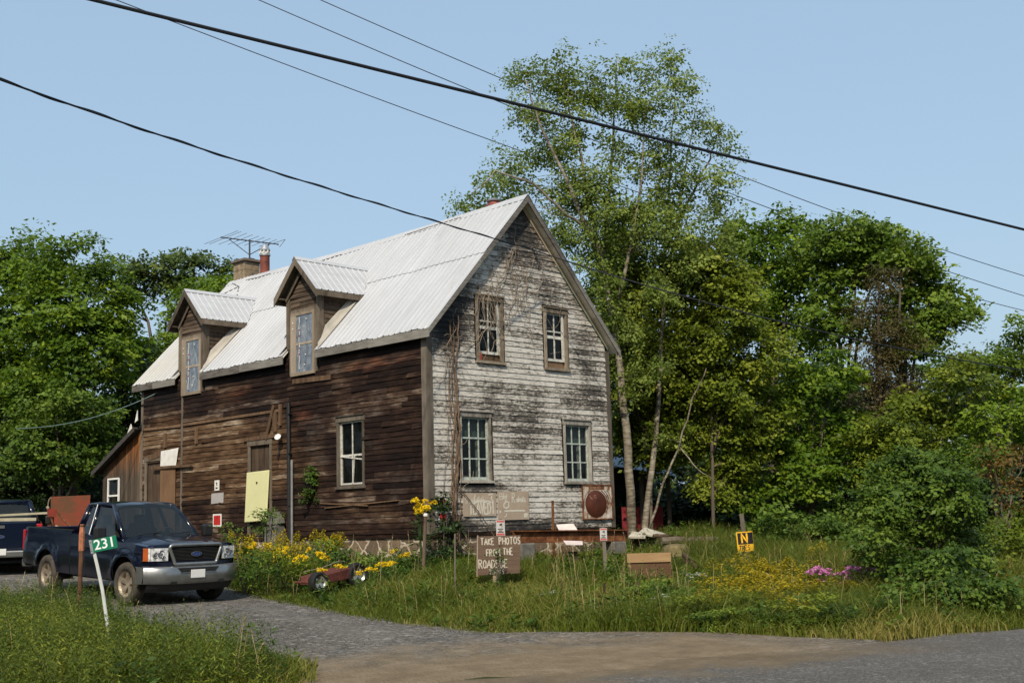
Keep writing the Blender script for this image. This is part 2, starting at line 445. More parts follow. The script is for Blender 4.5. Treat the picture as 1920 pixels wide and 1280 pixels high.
m_plastic.col(m_plastic.ramp(_f, [(.30, (.08, .10, .13)), (.55, (.17, .20, .235)), (.78, (.36, .37, .37))])); m_plastic.bump(_f, .5, .05); m_plastic = m_plastic.m
m_inside = plain('dim interior plaster', (.16, .12, .085), .9)
m_insidew = plain('warm interior boards', (.34, .19, .09), .8, var=.5, scale=4)
m_black = plain('black rubber', (.012, .012, .012), .75, var=.3)
m_blackp = plain('black plastic', (.015, .015, .016), .45, spec=.4, var=.2)
m_rust = Mat('rusted steel', .85, .15, .2)
_f = m_rust.noise(5., None, 8, .7); m_rust.col(m_rust.ramp(_f, [(.3, (.035, .016, .010)), (.5, (.13, .05, .022)), (.68, (.27, .115, .045)), (.85, (.36, .22, .13))])); m_rust.bump(_f, .5, .01); m_rust = m_rust.m
m_white = plain('dirty white paint', (.66, .64, .60), .55, var=.18, scale=5)
m_steel = plain('galvanised steel', (.42, .43, .44), .4, .7, var=.25)
# ================================================================== GROUND, ROAD
def axis(lo, hi, fine, a, b, far):
    mid = list(np.arange(a, b+1e-6, fine)); left = []; x = a; st = fine
    while x > lo: st *= 1.25; x -= st; left.append(max(x, lo))
    right = []; x = b; st = fine
    while x < hi: st *= 1.25; x += st; right.append(min(x, hi))
    return np.array(left[::-1] + mid + right)
def grid_mesh(name, X, Y, Z, mat, kind='structure', label=None):
    r, c = X.shape
    V = np.stack([X, Y, Z], -1).reshape(-1, 3)
    i = np.arange(r*c).reshape(r, c)
    F = np.stack([i[:-1, :-1], i[:-1, 1:], i[1:, 1:], i[1:, :-1]], -1).reshape(-1, 4)
    me = bpy.data.meshes.new(name); me.from_pydata(V.tolist(), [], F.tolist()); me.materials.append(mat)
    me.polygons.foreach_set('use_smooth', [True]*len(me.polygons)); me.update()
    o = bpy.data.objects.new(name, me); COL.objects.link(o); o['kind'] = kind
    if label: o['label'] = label
    return o
gm = Mat('earth and thatch', .95, 0, .1)
_f = gm.noise(2.5, None, 8, .7); gm.col(gm.ramp(_f, [(.3, (.022, .022, .010)), (.55, (.05, .052, .020)), (.75, (.11, .09, .045))])); gm.bump(_f, .6, .05)
ax = axis(-500, 500, .3, -17, 17, 0); ay = axis(-60, 800, .3, 9, 40, 0)
X, Y = np.meshgrid(ax, ay)
grid_mesh('ground', X, Y, gz(X, Y), gm.m)
m_grav = gravel('grey crushed gravel', [(.05, .046, .041), (.125, .115, .102), (.29, .27, .245)], 24, drive_sand)
m_asph = gravel('worn chip seal asphalt', [(.08, .075, .069), (.135, .127, .116), (.27, .255, .235)], 60, road_sand)
D = np.arange(-.35, 24, .15); T = np.linspace(0, 1, 33)
dd, tt = np.meshgrid(D, T, indexing='ij')
wob = .10*np.sin(dd*4.1)+.07*np.sin(dd*9.7+1)
ul = np.interp(dd, UL[0], UL[1])-.15+wob; ur = np.interp(dd, UR[0], UR[1])+.2+.6*wob
uu = ul+(ur-ul)*tt; X, Y = xy(uu, dd)
grid_mesh('gravel_driveway', X, Y, gz(X, Y)-.014+.028*sm(-.33, .25, dd+.22*np.sin(uu*2.1)+.12*np.sin(uu*5.3+1))+.02*np.sin(X*2.3)*np.sin(Y*1.9)*sm(1, 3, dd)*sm(0, .1, tt)*sm(0, .1, 1-tt)+.01*sm(1, 3, dd), m_grav)
us = np.concatenate([np.arange(-60, -4, 2), np.arange(-4, 16, .25), np.arange(16, 200, 3)]); ds = np.linspace(-8.2, .12, 34)
uu, dd = np.meshgrid(us, ds); X, Y = xy(uu, dd+.10*np.sin(uu*1.7)*(dd > .1)+.06*np.sin(uu*4.3)*(dd > .1))
grid_mesh('road', X, Y, gz(X, Y)+.006+.0*X, m_asph)

# ================================================================== FARMHOUSE
TH = .795
HX, HY, HZ = -1.925, 26.7475, 1.4087
HW, HL = 6.30, 12.80
ex = Vector((math.cos(TH), math.sin(TH), 0)); ey = Vector((-math.sin(TH), math.cos(TH), 0))
def hp(x, y, z): return Vector((HX, HY, HZ)) + ex*x + ey*y + Vector((0, 0, z))
house = thing('farmhouse', 'old two storey farmhouse with peeling white gable, dark bare side wall and white metal roof', 'house', (HX, HY, HZ), (0, 0, TH))
XC, PK, SL = 3.15, 8.10, 1.078
OE, OG = .20, .30
def zr(x): return PK - SL*abs(x-XC)
def sag(y): return -.07*math.sin(math.pi*min(max(y/HL, 0), 1)) - .05*max(y, 0)/HL
TK = .11                         # roof build-up below the metal

class Fr:                        # wall frame: u along the wall, z up, n outward
    def __init__(s, o, u, n): s.o, s.u, s.n = Vector(o), Vector(u), Vector(n)
    def p(s, u, z, n=0): q = s.o + s.u*u + s.n*n; return (q.x, q.y, q.z+z)
SIDE = Fr((0, 0, 0), (0, 1, 0), (-1, 0, 0))
GAB = Fr((0, 0, 0), (1, 0, 0), (0, -1, 0))

def clap(mb, fr, lo, hi, z0, z1, expo, holes, nmin=1.2, nmax=4.2, m=0, warp=1., seg=.4):
    z = z0; row = 0
    while z < z1-.02:
        zt = min(z+expo+.012, z1); a, b = lo(z), hi(z)
        a2, b2 = lo(zt), hi(zt)
        if b-a > .05:
            iv = [(a, b)]
            for (h0, h1, g0, g1) in holes:
                if g0 < z+.6*expo and g1 > z+.4*expo:
                    nv = []
                    for p, q in iv:
                        if h1 <= p or h0 >= q: nv.append((p, q)); continue
                        if h0 > p: nv.append((p, h0))
                        if h1 < q: nv.append((h1, q))
                    iv = nv
            for p, q in iv:
                cuts = [p]; x = p + U(.3, nmax)
                while x < q-.35: cuts.append(x); x += U(nmin, nmax)
                cuts.append(q)
                for c0, c1 in zip(cuts, cuts[1:]):
                    if c1-c0 < .02: continue
                    bv = random.random(); k = max(2, int((c1-c0)/seg)+1)
                    d0 = U(-.004, .004)*warp; til = U(-.006, .006)*warp
                    curl = U(.006, .02)*warp if random.random() < .22 else 0
                    ph = U(0, 6)
                    bad = U(.008, .022)*warp if random.random() < .15 else .003*warp
                    T_, B_, Bk = [], [], []
                    for i in range(k):
                        t = i/(k-1); u = c0+.002+(c1-c0-.004)*t
                        dz = d0+til*(t-.5)+bad*math.sin(ph+t*4.2)*.5+U(-.0025, .0025)*warp
                        dn = curl*max(0, (t-.6)/.4)**2 + U(0, .003)*warp
                        # rake clip for the board's top
                        ut = min(max(u, a2), b2)
                        T_.append(fr.p(ut, zt+.4*dz, .004)); B_.append(fr.p(u, z+dz, .021+dn)); Bk.append(fr.p(u, z+dz, .001))
                    n = len(mb.v); mb.v += T_+B_+Bk
                    for i in range(k-1):
                        mb.f += [(n+i, n+i+1, n+k+i+1, n+k+i), (n+k+i, n+k+i+1, n+2*k+i+1, n+2*k+i)]
                        mb.m += [m, m]; mb.b += [bv, bv]
                    for e in (0, k-1):
                        mb.f.append((n+e, n+k+e, n+2*k+e)); mb.m.append(m); mb.b.append(bv)
        z += expo*(1+U(-.05, .05)); row += 1

def core(mb, fr, lo, hi, z0, z1, holes, dz=.12, n=-.03):
    zs = sorted(set([z0, z1]+[h for H in holes for h in H[2:] if z0 < h < z1]))
    full = []
    for a, b in zip(zs, zs[1:]):
        k = 1 if lo(a) == lo(b) else max(1, int((b-a)/dz))
        full += [(a+(b-a)*i/k, a+(b-a)*(i+1)/k) for i in range(k)]
    for a, b in full:
        zm = (a+b)/2; iv = [(max(lo(a), lo(b)), min(hi(a), hi(b)))]
        for h0, h1, g0, g1 in holes:
            if g0 < zm < g1:
                nv = []
                for p, q in iv:
                    if h1 <= p or h0 >= q: nv.append((p, q)); continue
                    if h0 > p: nv.append((p, h0))
                    if h1 < q: nv.append((h1, q))
                iv = nv
        for p, q in iv:
            if q > p: mb.face([fr.p(p, a, n), fr.p(q, a, n), fr.p(q, b, n), fr.p(p, b, n)])

D1, D2 = 4.64, 9.97            # dormer centres along the side wall
DW = .68                        # dormer half width
WS = (2.31, 3.22, 1.12, 2.65)  # side window opening
DR = (6.12, 7.02, .02, 2.32)   # side door
DR2 = (11.0, 12.45, .02, 2.2)
WU1, WU2 = (1.62, 2.36, 3.93, 5.36), (3.95, 4.66, 3.92, 5.30)
WL1, WL2 = (1.0, 1.88, 1.14, 2.58), (4.53, 5.42, 1.12, 2.52)
hs = [WS, DR, DR2] + [(c-.49, c+.49, 4.0, 5.56) for c in (D1, D2)]
hg = [WU1, WU2, WL1, WL2]
zt_side = lambda u: 4.60
# --- walls
mb = MB(); core(mb, SIDE, lambda z: 0, lambda z: HL, -.02, 4.62, hs)
mb.face([(HW, 0, -.02), (HW, HL, -.02), (HW, HL, 4.62), (HW, 0, 4.62)]); mb.face([(0, HL, -.02), (HW, HL, -.02), (HW, HL, 4.62), (0, HL, 4.62)])
mb.face([(0, HL, 4.62), (HW, HL, 4.62), (XC, HL, PK-.2)])
for c in (D1, D2):
    core(mb, SIDE, lambda z, c=c: max(c-DW, c-DW+max(0, z-6.1)), lambda z, c=c: min(c+DW, c+DW-max(0, z-6.1)), 4.62, 6.75, hs)
for z in (-.01, 2.85): mb.face([(.04, .04, z), (HW-.04, .04, z), (HW-.04, HL-.04, z), (.04, HL-.04, z)], 1)
mb.face([(.05, 4.2, 0), (HW, 4.2, 0), (HW, 4.2, 2.8), (.05, 4.2, 2.8)], 2)
mb.face([(2.6, .04, 0), (2.6, 4.2, 0), (2.6, 4.2, 2.8), (2.6, .04, 2.8)], 2)
mb.face([(.05, 3.7, 2.86), (HW-.05, 3.7, 2.86), (HW-.05, 3.7, 4.5), (XC, 3.7, 7.75), (.05, 3.7, 4.5)], 1)
core(mb, GAB, lambda z: 0 if z <= 4.5 else (z-PK+.16)/SL+XC, lambda z: HW if z <= 4.5 else XC-(z-PK+.16)/SL, -.02, 7.9, hg)
mb.build('inner_wall', [m_core, m_inside, m_insidew], house)
# --- clapboards
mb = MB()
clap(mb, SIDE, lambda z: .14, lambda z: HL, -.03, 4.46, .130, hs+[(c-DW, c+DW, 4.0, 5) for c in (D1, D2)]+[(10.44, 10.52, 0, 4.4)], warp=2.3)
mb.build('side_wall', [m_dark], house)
rk = lambda z: max(0, (z-PK+.19)/SL+XC)
mb = MB(); clap(mb, GAB, lambda z: max(.13, rk(z)), lambda z: min(HW-.12, HW-rk(z)), -.03, 7.86, .128, [(a-.13, b+.13, c-.1, d+.13) for a, b, c, d in hg], warp=1.0)
gw = mb.build('gable_wall', [m_paint], house); tag(gw, 'white clapboard gable with badly peeling paint')
# --- corner boards, vertical seam, water table
mb = MB()
for a_, b_ in (((-.036, -.0, -.05), (0, .15, 4.5)), ((-.036, -.036, -.05), (.135, -.001, 4.52)), ((HW-.125, -.036, -.05), (HW+.02, 0, 4.5)), ((-.034, 10.44, .0), (0, 10.52, 4.35)), ((-.034, HL-.1, 0), (0, HL+.02, 4.4))):
    mb.box(a_, b_); mb.cut()
mb.build_split('corner_board', m_trim, house)
mb = MB()                                       # loose planks and battens nailed on the dark wall
def plank(u, z, du, dz, m=m_brown, n0=.022, t=.025): mb.hexa([SIDE.p(u-du[0], z-dz[0], n0), SIDE.p(u+du[1], z+dz[1], n0), SIDE.p(u+du[1], z+dz[1], n0+t), SIDE.p(u-du[0], z-dz[0], n0+t),
        SIDE.p(u-du[0], z-dz[0]+.09, n0), SIDE.p(u+du[1], z+dz[1]+.09, n0), SIDE.p(u+du[1], z+dz[1]+.09, n0+t), SIDE.p(u-du[0], z-dz[0]+.09, n0+t)])
for u, a, b, ww in ((11.38, 2.55, 2.97, .1), (9.67, 2.55, 2.98, .09), (5.62, 2.75, 3.3, .09), (5.86, 2.6, 3.12, .14)):
    mb.box((-.075, u-ww/2, a), (-.022, u+ww/2, b)); mb.cut()
mb.beam(SIDE.p(6.25, 2.45, .06), SIDE.p(5.86, 3.28, .09), .1, .03, up=(-1, 0, 0)); mb.cut()
mb.beam(SIDE.p(12.05, 2.0, .08), SIDE.p(9.82, 1.96, .10), .07, .05, up=(-1, 0, 0)); mb.cut()
mb.beam(SIDE.p(10.4, 3.13, .04), SIDE.p(5.6, 3.15, .04), .07, .03, up=(-1, 0, 0)); mb.cut(); mb.beam(SIDE.p(12.7, 3.16, .04), SIDE.p(10.55, 3.12, .04), .07, .03, up=(-1, 0, 0)); mb.cut()
mb.beam(SIDE.p(7.3, 2.50, .05), SIDE.p(5.55, 2.52, .06), .10, .03, up=(-1, 0, 0)); mb.cut(); mb.beam(SIDE.p(12.3, 2.30, .05), SIDE.p(11.5, 2.40, .05), .16, .03, up=(-1, 0, 0)); mb.cut()
mb.beam(SIDE.p(3.75, .62, .02), SIDE.p(1.0, .72, .035), .022, .09, up=(-1, 0, 0)); mb.cut(); mb.beam(SIDE.p(3.95, .74, .02), SIDE.p(2.1, .63, .035), .022, .08, up=(-1, 0, 0)); mb.cut()
mb.beam(SIDE.p(5.1, 3.83, .03), SIDE.p(3.5, 3.78, .045), .12, .022, up=(-1, 0, 0)); mb.cut()
mb.build_split('loose_plank', m_brown, house)
# --- foundation
mb = MB()
mb.box((.03, .03, -1.1), (HW-.03, HL, -.045))
mb.box((-.012, -.012, -.13), (HW+.01, HL, -.05), 1)
fo = mb.build('stone_foundation', [m_stone, m_dark], house)
tag(fo, 'rubble stone foundation with thick pale mortar')

# --- roof metal
def roofsheet(mb, y0, y1, P, lift=0., per=.2, start=None, split=.55):
    """ribbed sheets from eave to ridge, P(t, y, h) -> point with t 0 eave..1 ridge and h above the slope"""
    ys = []
    y = y0
    while y < y1:
        for o_, h in ((0, 0), (.135, 0), (.15, .022), (.175, .022), (.19, 0)):
            if y+o_ <= y1: ys.append((y+o_, h))
        y += per
    ys.append((y1, 0))
    for a, b, l in ((0, split+.012, 0), (split-.012, 1, .016)):
        rows = []
        for y, h in ys:
            s0 = start(y) if start else 0
            if s0 > b: rows.append(None); continue
            aa = max(a, s0); rows.append([P(aa+(b-aa)*i/4, y, h+l+(U(-.002, .002))) for i in range(5)])
        for r0, r1 in zip(rows, rows[1:]):
            if r0 and r1: mb.grid([r0, r1], 0, (math.sin(int((r0[0][1]+9)/.8)*12.9898+b*7)*43758.5) % 1)
RX0 = -OE
def Pm(t, y, h):
    x = RX0+(XC-RX0)*t; s = sag(y)*t+.012*math.sin(y*2.9+1)*math.sin(t*5+y)+.010*math.sin(y*11)*(t < .02)
    return (x-h*.73, y, zr(x)+s+h*.68+.006*math.sin(y*7+3*t)*(1-t))
def Pm2(t, y, h):
    x = HW-RX0-(HW-RX0-XC)*t
    return (x+h*.73, y, zr(x)+sag(y)*t+h*.68)
DP = 6.93; DS = 1.03           # dormer peak height and slope
def dstart(y):
    for c in (D1, D2):
        t = abs(y-c)
        if t < DW-.002:
            z = DP-DS*t-.02; x = XC-(PK-z)/SL
            return (x-RX0)/(XC-RX0)
    return 0
mb = MB()
segs = [-OG, D1-DW, D1+DW, D2-DW, D2+DW, HL+OG]
for a, b in zip(segs, segs[1:]): roofsheet(mb, a+.0005, b-.0005, Pm, start=dstart)
roofsheet(mb, -OG, HL+OG, Pm2)
n_ = 24                                          # ridge cap
rows = []
for sx in (-.16, -.08, 0, .08, .16):
    rows.append([(XC+sx, -OG-.01+(HL+2*OG+.02)*i/n_, zr(XC+sx)+sag(-OG+(HL+2*OG)*i/n_)+.034+.004*math.sin(i*1.7)) for i in range(n_+1)])
mb.grid(rows, 0)
roof = mb.build('roof', [m_roof], house, solid=.004)
mb = MB()
for L_ in ([(.97, 12.75), (.93, 12.35), (.90, 12.0), (.84, 11.75)], [(.90, 12.0), (.86, 12.6), (.845, 12.9)], [(.80, 11.55), (.70, 11.6), (.62, 11.6)], [(.96, 11.9), (.955, 11.2), (.965, 10.6)], [(.965, 4.2), (.975, 3.2), (.97, 2.0)], [(.945, 8.2), (.96, 7.0)]):
    mb.tube([Pm(a, b, .03) for a, b in L_], .013, 5); mb.cut()
mb.build_split('tar_seam', m_core, roof); tag(roof, 'weathered white ribbed metal roof')
m_fr = wood('pale tan frieze', (.52, .43, .31), (.22, .17, .115), (2, 2, 2))
# boards under the metal, soffit planks, fascia and barge boards
mb = MB()
def deck(x0, x1, y0, y1, off0=-.012, th=.05):
    mb.hexa([(x0, y0, zr(x0)+off0-th), (x1, y0, zr(x1)+off0-th), (x1, y1, zr(x1)+off0-th), (x0, y1, zr(x0)+off0-th),
             (x0, y0, zr(x0)+off0), (x1, y0, zr(x1)+off0), (x1, y1, zr(x1)+off0), (x0, y1, zr(x0)+off0)])
for sgn in (0, 1):
    k = 17
    for i in range(k):
        a = -OE+.02+(XC+OE-.02)*i/k; b = -OE+.02+(XC+OE-.02)*(i+1)/k-.008
        if sgn: a, b = HW-b, HW-a
        deck(a, b, -OG+.02, -.002)
for a, b in ((0, D1-DW), (D1+DW, D2-DW), (D2+DW, HL)):
    deck(-OE+.02, .02, a, b, -.03)
deck(HW-.02, HW+OE-.02, 0, HL, -.03)
sof = mb.build('soffit', wood('pale soffit boards', (.86, .80, .70), (.58, .52, .43), (2, 2, 2)), roof)
mb = MB()
def lerp(a, b, t): return a+(b-a)*t
for a, b in ((-OG, D1-DW), (D1+DW, D2-DW), (D2+DW, HL+OG)):
    k = max(2, int((b-a)/1.6))
    for i in range(k):
        y0, y1 = lerp(a, b, i/k), lerp(a, b, (i+1)/k)
        mb.hexa([(RX0+.002, y0, zr(RX0)-.20+U(-.012, .012)), (RX0+.03, y0, zr(RX0)-.20), (RX0+.03, y1, zr(RX0)-.20), (RX0+.002, y1, zr(RX0)-.20+U(-.012, .012)),
                 (RX0+.002, y0, zr(RX0)-.018), (RX0+.03, y0, zr(RX0)-.018), (RX0+.03, y1, zr(RX0)-.018), (RX0+.002, y1, zr(RX0)-.018)])
    mb.cut()
for sx in (1, -1):                                # barge boards on the front rake
    def q(x, dz, y): xx = x if sx == 1 else HW-x; return (xx, y, zr(x)+dz)
    for x0, x1 in ((RX0+.005, 1.5), (1.503, XC)):
        c = [q(x0, -.165, -OG+.004), q(x1, -.165, -OG+.004), q(x1, -.165, -OG+.034), q(x0, -.165, -OG+.034), q(x0, -.012, -OG+.004), q(x1, -.012, -OG+.004), q(x1, -.012, -OG+.034), q(x0, -.012, -OG+.034)]
        mb.hexa(c); mb.cut()
    x0, x1 = .03, XC-.02                           # frieze board on the wall under the soffit
    c = [q(x0, -.21, -.045), q(x1, -.21, -.045), q(x1, -.21, -.0225), q(x0, -.21, -.0225), q(x0, -.075, -.045), q(x1, -.075, -.045), q(x1, -.075, -.0225), q(x0, -.075, -.0225)]
    mb.cut(); mb.hexa(c, m=1 if sx == -1 else 0); mb.cut()
    c = [q(RX0+.01, -.165, HL+OG-.034), q(XC, -.165, HL+OG-.034), q(XC, -.165, HL+OG-.004), q(RX0+.01, -.165, HL+OG-.004), q(RX0+.01, -.014, HL+OG-.034), q(XC, -.014, HL+OG-.034), q(XC, -.014, HL+OG-.004), q(RX0+.01, -.014, HL+OG-.004)]
    mb.hexa(c)
mb.build_split('fascia_board', [m_trimh, m_fr, m_green], roof)
mb = MB()
c = [(HW-.0-x, -.052, zr(x)-.25) for x in (.05, 1.9)] + [(HW-x, -.052, zr(x)-.215) for x in (1.9, .05)]
mb.poly(c, .012, (0, -1, 0)); mb.build('green_trim_strip', m_green, roof)

# --- dormers
m_flash = plain('cream metal flashing', (.35, .325, .28), .5, .1, var=.2, scale=3)
def dormer(c, lab):
    mb = MB()
    lo = lambda z: max(c-DW+.12, c-(DP-.22-z)/DS); hi = lambda z: min(c+DW-.12, c+(DP-.22-z)/DS)
    clap(mb, SIDE, lo, hi, 5.62, 6.72, .115, [], warp=2.2)
    for s in (-1, 1):
        fr = Fr((0, c+s*DW, 0), (1, 0, 0), (0, s, 0))
        clap(mb, fr, lambda z: .0, lambda z: max(0, XC-(PK-z)/SL-.02), 4.75, 6.16, .115, [], warp=2., seg=.25)
        mb.face([fr.p(.0, 4.6, -.01), fr.p(1.45, 6.2, -.01), fr.p(0, 6.2, -.01)], 1)
    d = mb.build('dormer', [m_dboard, m_core], house); tag(d, lab)
    mb = MB()
    for s in (-1, 1):                             # corner posts
        a, b = sorted((c+s*DW, c+s*(DW-.10)))
        mb.box((-.055, a, 4.66), (0, b, 6.12)); a2, b2 = sorted((c+s*DW, c+s*(DW+.028)))
        mb.box((-.053, a2, 4.76), (.09, b2, 6.08))
        mb.cut(); a3, b3 = sorted((c+s*(DW-.103), c+s*.50))
        mb.box((-.045, a3, 3.99), (0, b3, 5.62)); mb.cut()
    mb.box((-.05, c-.5, 5.56), (0, c+.5, 5.64))
    mb.build_split('corner_post', m_trimb, d)
    mb = MB()
    xe = XC-(PK-DP)/SL; f0 = -.30; hwid = DW+.24
    for s in (-1, 1):
        n = 9; ribs = []
        x = f0
        while x < xe:
            for o_, h in ((0, 0), (.14, 0), (.155, .02), (.18, .02), (.195, 0)): ribs.append((x+o_, h))
            x += .2
        rows = []
        for x, h in ribs:
            # bottom runs to the eave or the valley, whichever is higher
            tmax = hwid
            def zz(t): return DP-DS*t
            xv = lambda t: XC-(PK-zz(t))/SL
            if x > xv(hwid): 
                tt = (DP-(PK-SL*(XC-x)))/DS; tmax = max(0.0, min(hwid, tt+.02))
            rows.append([(x, c+s*(t+h*.7*0), zz(t)+h) for t in (0, tmax*.5, tmax)])
        mb.grid(rows, 0, flip=(s > 0))
    mb.grid([[(f0-.01, c+o_, DP+.03-abs(o_)*DS), (xe+.1, c+o_, DP+.03-abs(o_)*DS)] for o_ in (-.1, 0, .1)], 0)
    for s in (-1, 1):                             # valley flashing beside the cheek
        x1 = XC-(PK-(DP-DS*(DW+.02)))/SL
        fl = lambda x, o_, h: (x, c+s*(DW+o_), zr(x)+h)
        mb.grid([[fl(.0, .032, .12), fl(.12, .034, .30), fl(x1-.38, .034, .22)], [fl(-.12, .06, .10), fl(.05, .08, .16), fl(x1-.32, .10, .11)], [fl(-OE-.02, .16, .034), fl(.0, .19, .034), fl(x1-.22, .20, .034)]], 1)
    mb.build('dormer_roof', [m_roof, m_flash], d, solid=.004)
    mb = MB()
    for s in (-1, 1):
        def q(t, x, dz): return (x, c+s*t, DP-DS*t+dz)
        mb.hexa([q(0, f0+.004, -.20), q(hwid, f0+.004, -.20), q(hwid, f0+.03, -.20), q(0, f0+.03, -.20), q(0, f0+.004, -.012), q(hwid, f0+.004, -.012), q(hwid, f0+.03, -.012), q(0, f0+.03, -.012)])
        mb.hexa([q(0, f0+.03, -.045), q(hwid-.01, f0+.03, -.045), q(hwid-.01, -.0, -.045), q(0, -.0, -.045), q(0, f0+.03, -.015), q(hwid-.01, f0+.03, -.015), q(hwid-.01, -.0, -.015), q(0, -.0, -.015)])
        xv = XC-(PK-(DP-DS*hwid))/SL
        y0, y1 = c+s*(hwid-.03), c+s*(hwid-.004); ya, yb = min(y0, y1), max(y0, y1); ze = DP-DS*hwid
        mb.box((f0+.03, ya, ze-.15), (xv+.0, yb, ze-.012))
        y0, y1 = c+s*DW, c+s*(hwid-.03); ya, yb = min(y0, y1), max(y0, y1)
        mb.box((f0+.05, ya, ze-.02), (xv-.02, yb, ze+.0))
        mb.beam((-.07, c+s*.02, DP-.30), (-.07, c+s*(DW+.02), DP-DS*(DW)-.30), .03, .11, up=(0, s*.7, .7))
    mb.build('dormer_fascia', m_trimb, d)
    # window wrapped in plastic with a string of little lights
    mb = MB()
    mb.box((-.075, c-.5, 3.95), (-.02, c+.5, 4.03)); mb.box((-.07, c-.5, 5.48), (-.02, c+.5, 5.56))
    mb.box((-.07, c-.5, 4.03), (-.02, c-.42, 5.48)); mb.box((-.07, c+.27, 4.03), (-.03, c+.5, 5.48))
    mb.box((-.062, c-.42, 4.72), (-.03, c+.27, 4.78))
    w_ = mb.build('window', m_pale, d)
    mb = MB()
    mb.grid([[(-.05+.006*math.sin(i*2.1+j*1.3), c-.42+.7*j/8, 4.03+1.45*i/14) for j in range(9)] for i in range(15)], 0)
    mb.build('plastic_sheet', m_plastic, w_, smooth=True)
    mb = MB(); mb.tube([(-.078, c+.10+.012*math.sin(i), 4.1+1.31*i/25) for i in range(26)], .004, 4)
    for i in range(26):
        z = 4.12+1.28*i/25
        if abs(z-4.75) < .05: continue
        mb.ball((-.082, c+.10+.012*math.sin(i), z), .017, 1 if i % 3 == 1 and 5 < i < 20 else 0, n=6, k=4)
    for a, z in ((.38, 5.3), (.38, 5.15), (-.2, 5.35), (-.16, 4.45), (-.12, 4.2)): mb.ball((-.082, c+a, z), .018, 0, n=6, k=4)
    mb.build('light_string', [m_white, m_red], w_)
    return d
m_dboard = wood('dark grey dormer boards', (.13, .095, .068), (.022, .015, .011), (9, 1.2, 9))
m_trimb = wood('brown grey dormer trim', (.20, .165, .125), (.05, .038, .028), (5, 5, 1.3))
m_pale = wood('pale plywood', (.36, .30, .235), (.18, .14, .10), (3, 3, 1.0))
m_red = plain('faded red paint', (.42, .025, .02), .5, var=.3)
dormer(D1, 'dormer nearest the gable'); dormer(D2, 'dormer near the back chimney')

# --- windows in the walls
def wbox(mb, fr, u0, u1, z0, z1, n0, n1, m=0):
    mb.hexa([fr.p(u0, z0, n0), fr.p(u1, z0, n0), fr.p(u1, z0, n1), fr.p(u0, z0, n1), fr.p(u0, z1, n0), fr.p(u1, z1, n0), fr.p(u1, z1, n1), fr.p(u0, z1, n1)], m)
def window(fr, H, cas, cw, cols, rows, msash, lab, open_=0., curtain=None, board=0., extra=None, sashw=.035):
    a, b, z0, z1 = H
    mb = MB()
    wbox(mb, fr, a-cw, a, z0-.02, z1, 0, .036); wbox(mb, fr, b, b+cw, z0-.02, z1, 0, .036)
    wbox(mb, fr, a-cw-.02, b+cw+.02, z1, z1+.12, 0, .042); wbox(mb, fr, a-cw-.03, b+cw+.03, z1+.12, z1+.15, 0, .075)
    # reveal
    for p, q, r, s in ((a-.02, a, z0, z1), (b, b+.02, z0, z1)): wbox(mb, fr, p, q, r, s, -.13, -.0)
    wbox(mb, fr, a, b, z1-.0, z1+.02, -.13, -.0)
    w_ = mb.build('window', cas, house); tag(w_, lab)
    mb = MB(); wbox(mb, fr, a-cw-.03, b+cw+.03, z0-.075, z0-.02, 0, .075); wbox(mb, fr, a, b, z0-.02, z0, -.13, .03)
    mb.build('sill', cas, w_)
    zb = z0+board
    if board:
        mb = MB(); wbox(mb, fr, a, b, z0, zb-.005, -.08, -.06); mb.build('filler_board', m_brown, w_)
    mb = MB(); n0, n1 = -.075, -.03
    wbox(mb, fr, a, a+sashw*1.3, zb, z1, n0, n1); wbox(mb, fr, b-sashw*1.3, b, zb, z1, n0, n1)
    wbox(mb, fr, a+sashw*1.3, b-sashw*1.3, zb, zb+.065, n0, n1); wbox(mb, fr, a+sashw*1.3, b-sashw*1.3, z1-.04, z1, n0, n1)
    for i in range(1, cols):
        u = a+(b-a)*i/cols; wbox(mb, fr, u-.013, u+.013, zb+.065, z1-.04, n0+.012, n1-.004)
    for zz_, ww in rows:
        z = zb+(z1-zb)*zz_
        seg = [a+sashw*1.3]+[a+(b-a)*i/cols for i in range(1, cols)]+[b-sashw*1.3]
        for i in range(cols):
            wbox(mb, fr, seg[i]+(.014 if i else 0), seg[i+1]-(.014 if i < cols-1 else 0), z-ww/2, z+ww/2, n0+.01, n1-.002)
    if extra: extra(mb, fr, a, b, zb, z1)
    mb.build('sash', msash, w_)
    mb = MB(); k = 3
    zs = [zb+.03]+[zb+(z1-zb)*r[0] for r in sorted(rows)]+[z1-.02]
    for i in range(cols):
        for p, q in zip(zs, zs[1:]):
            u0, u1 = a+.02+(b-a-.04)*i/cols, a+.02+(b-a-.04)*(i+1)/cols; t1, t2 = U(-.006, .006), U(-.006, .006)
            mb.face([fr.p(u0, p, -.055+t1), fr.p(u1, p, -.055-t1+t2), fr.p(u1, q, -.055+t2), fr.p(u0, q, -.055)])
    mb.build('pane', m_glass, w_)
    if curtain: curtain(w_, fr, a, b, zb, z1)
    return w_
m_lace = plain('yellowed lace curtain', (.40, .42, .36), .9, var=.3, scale=30)
m_lace2 = plain('grey green blind', (.13, .17, .15), .9, var=.3, scale=10)
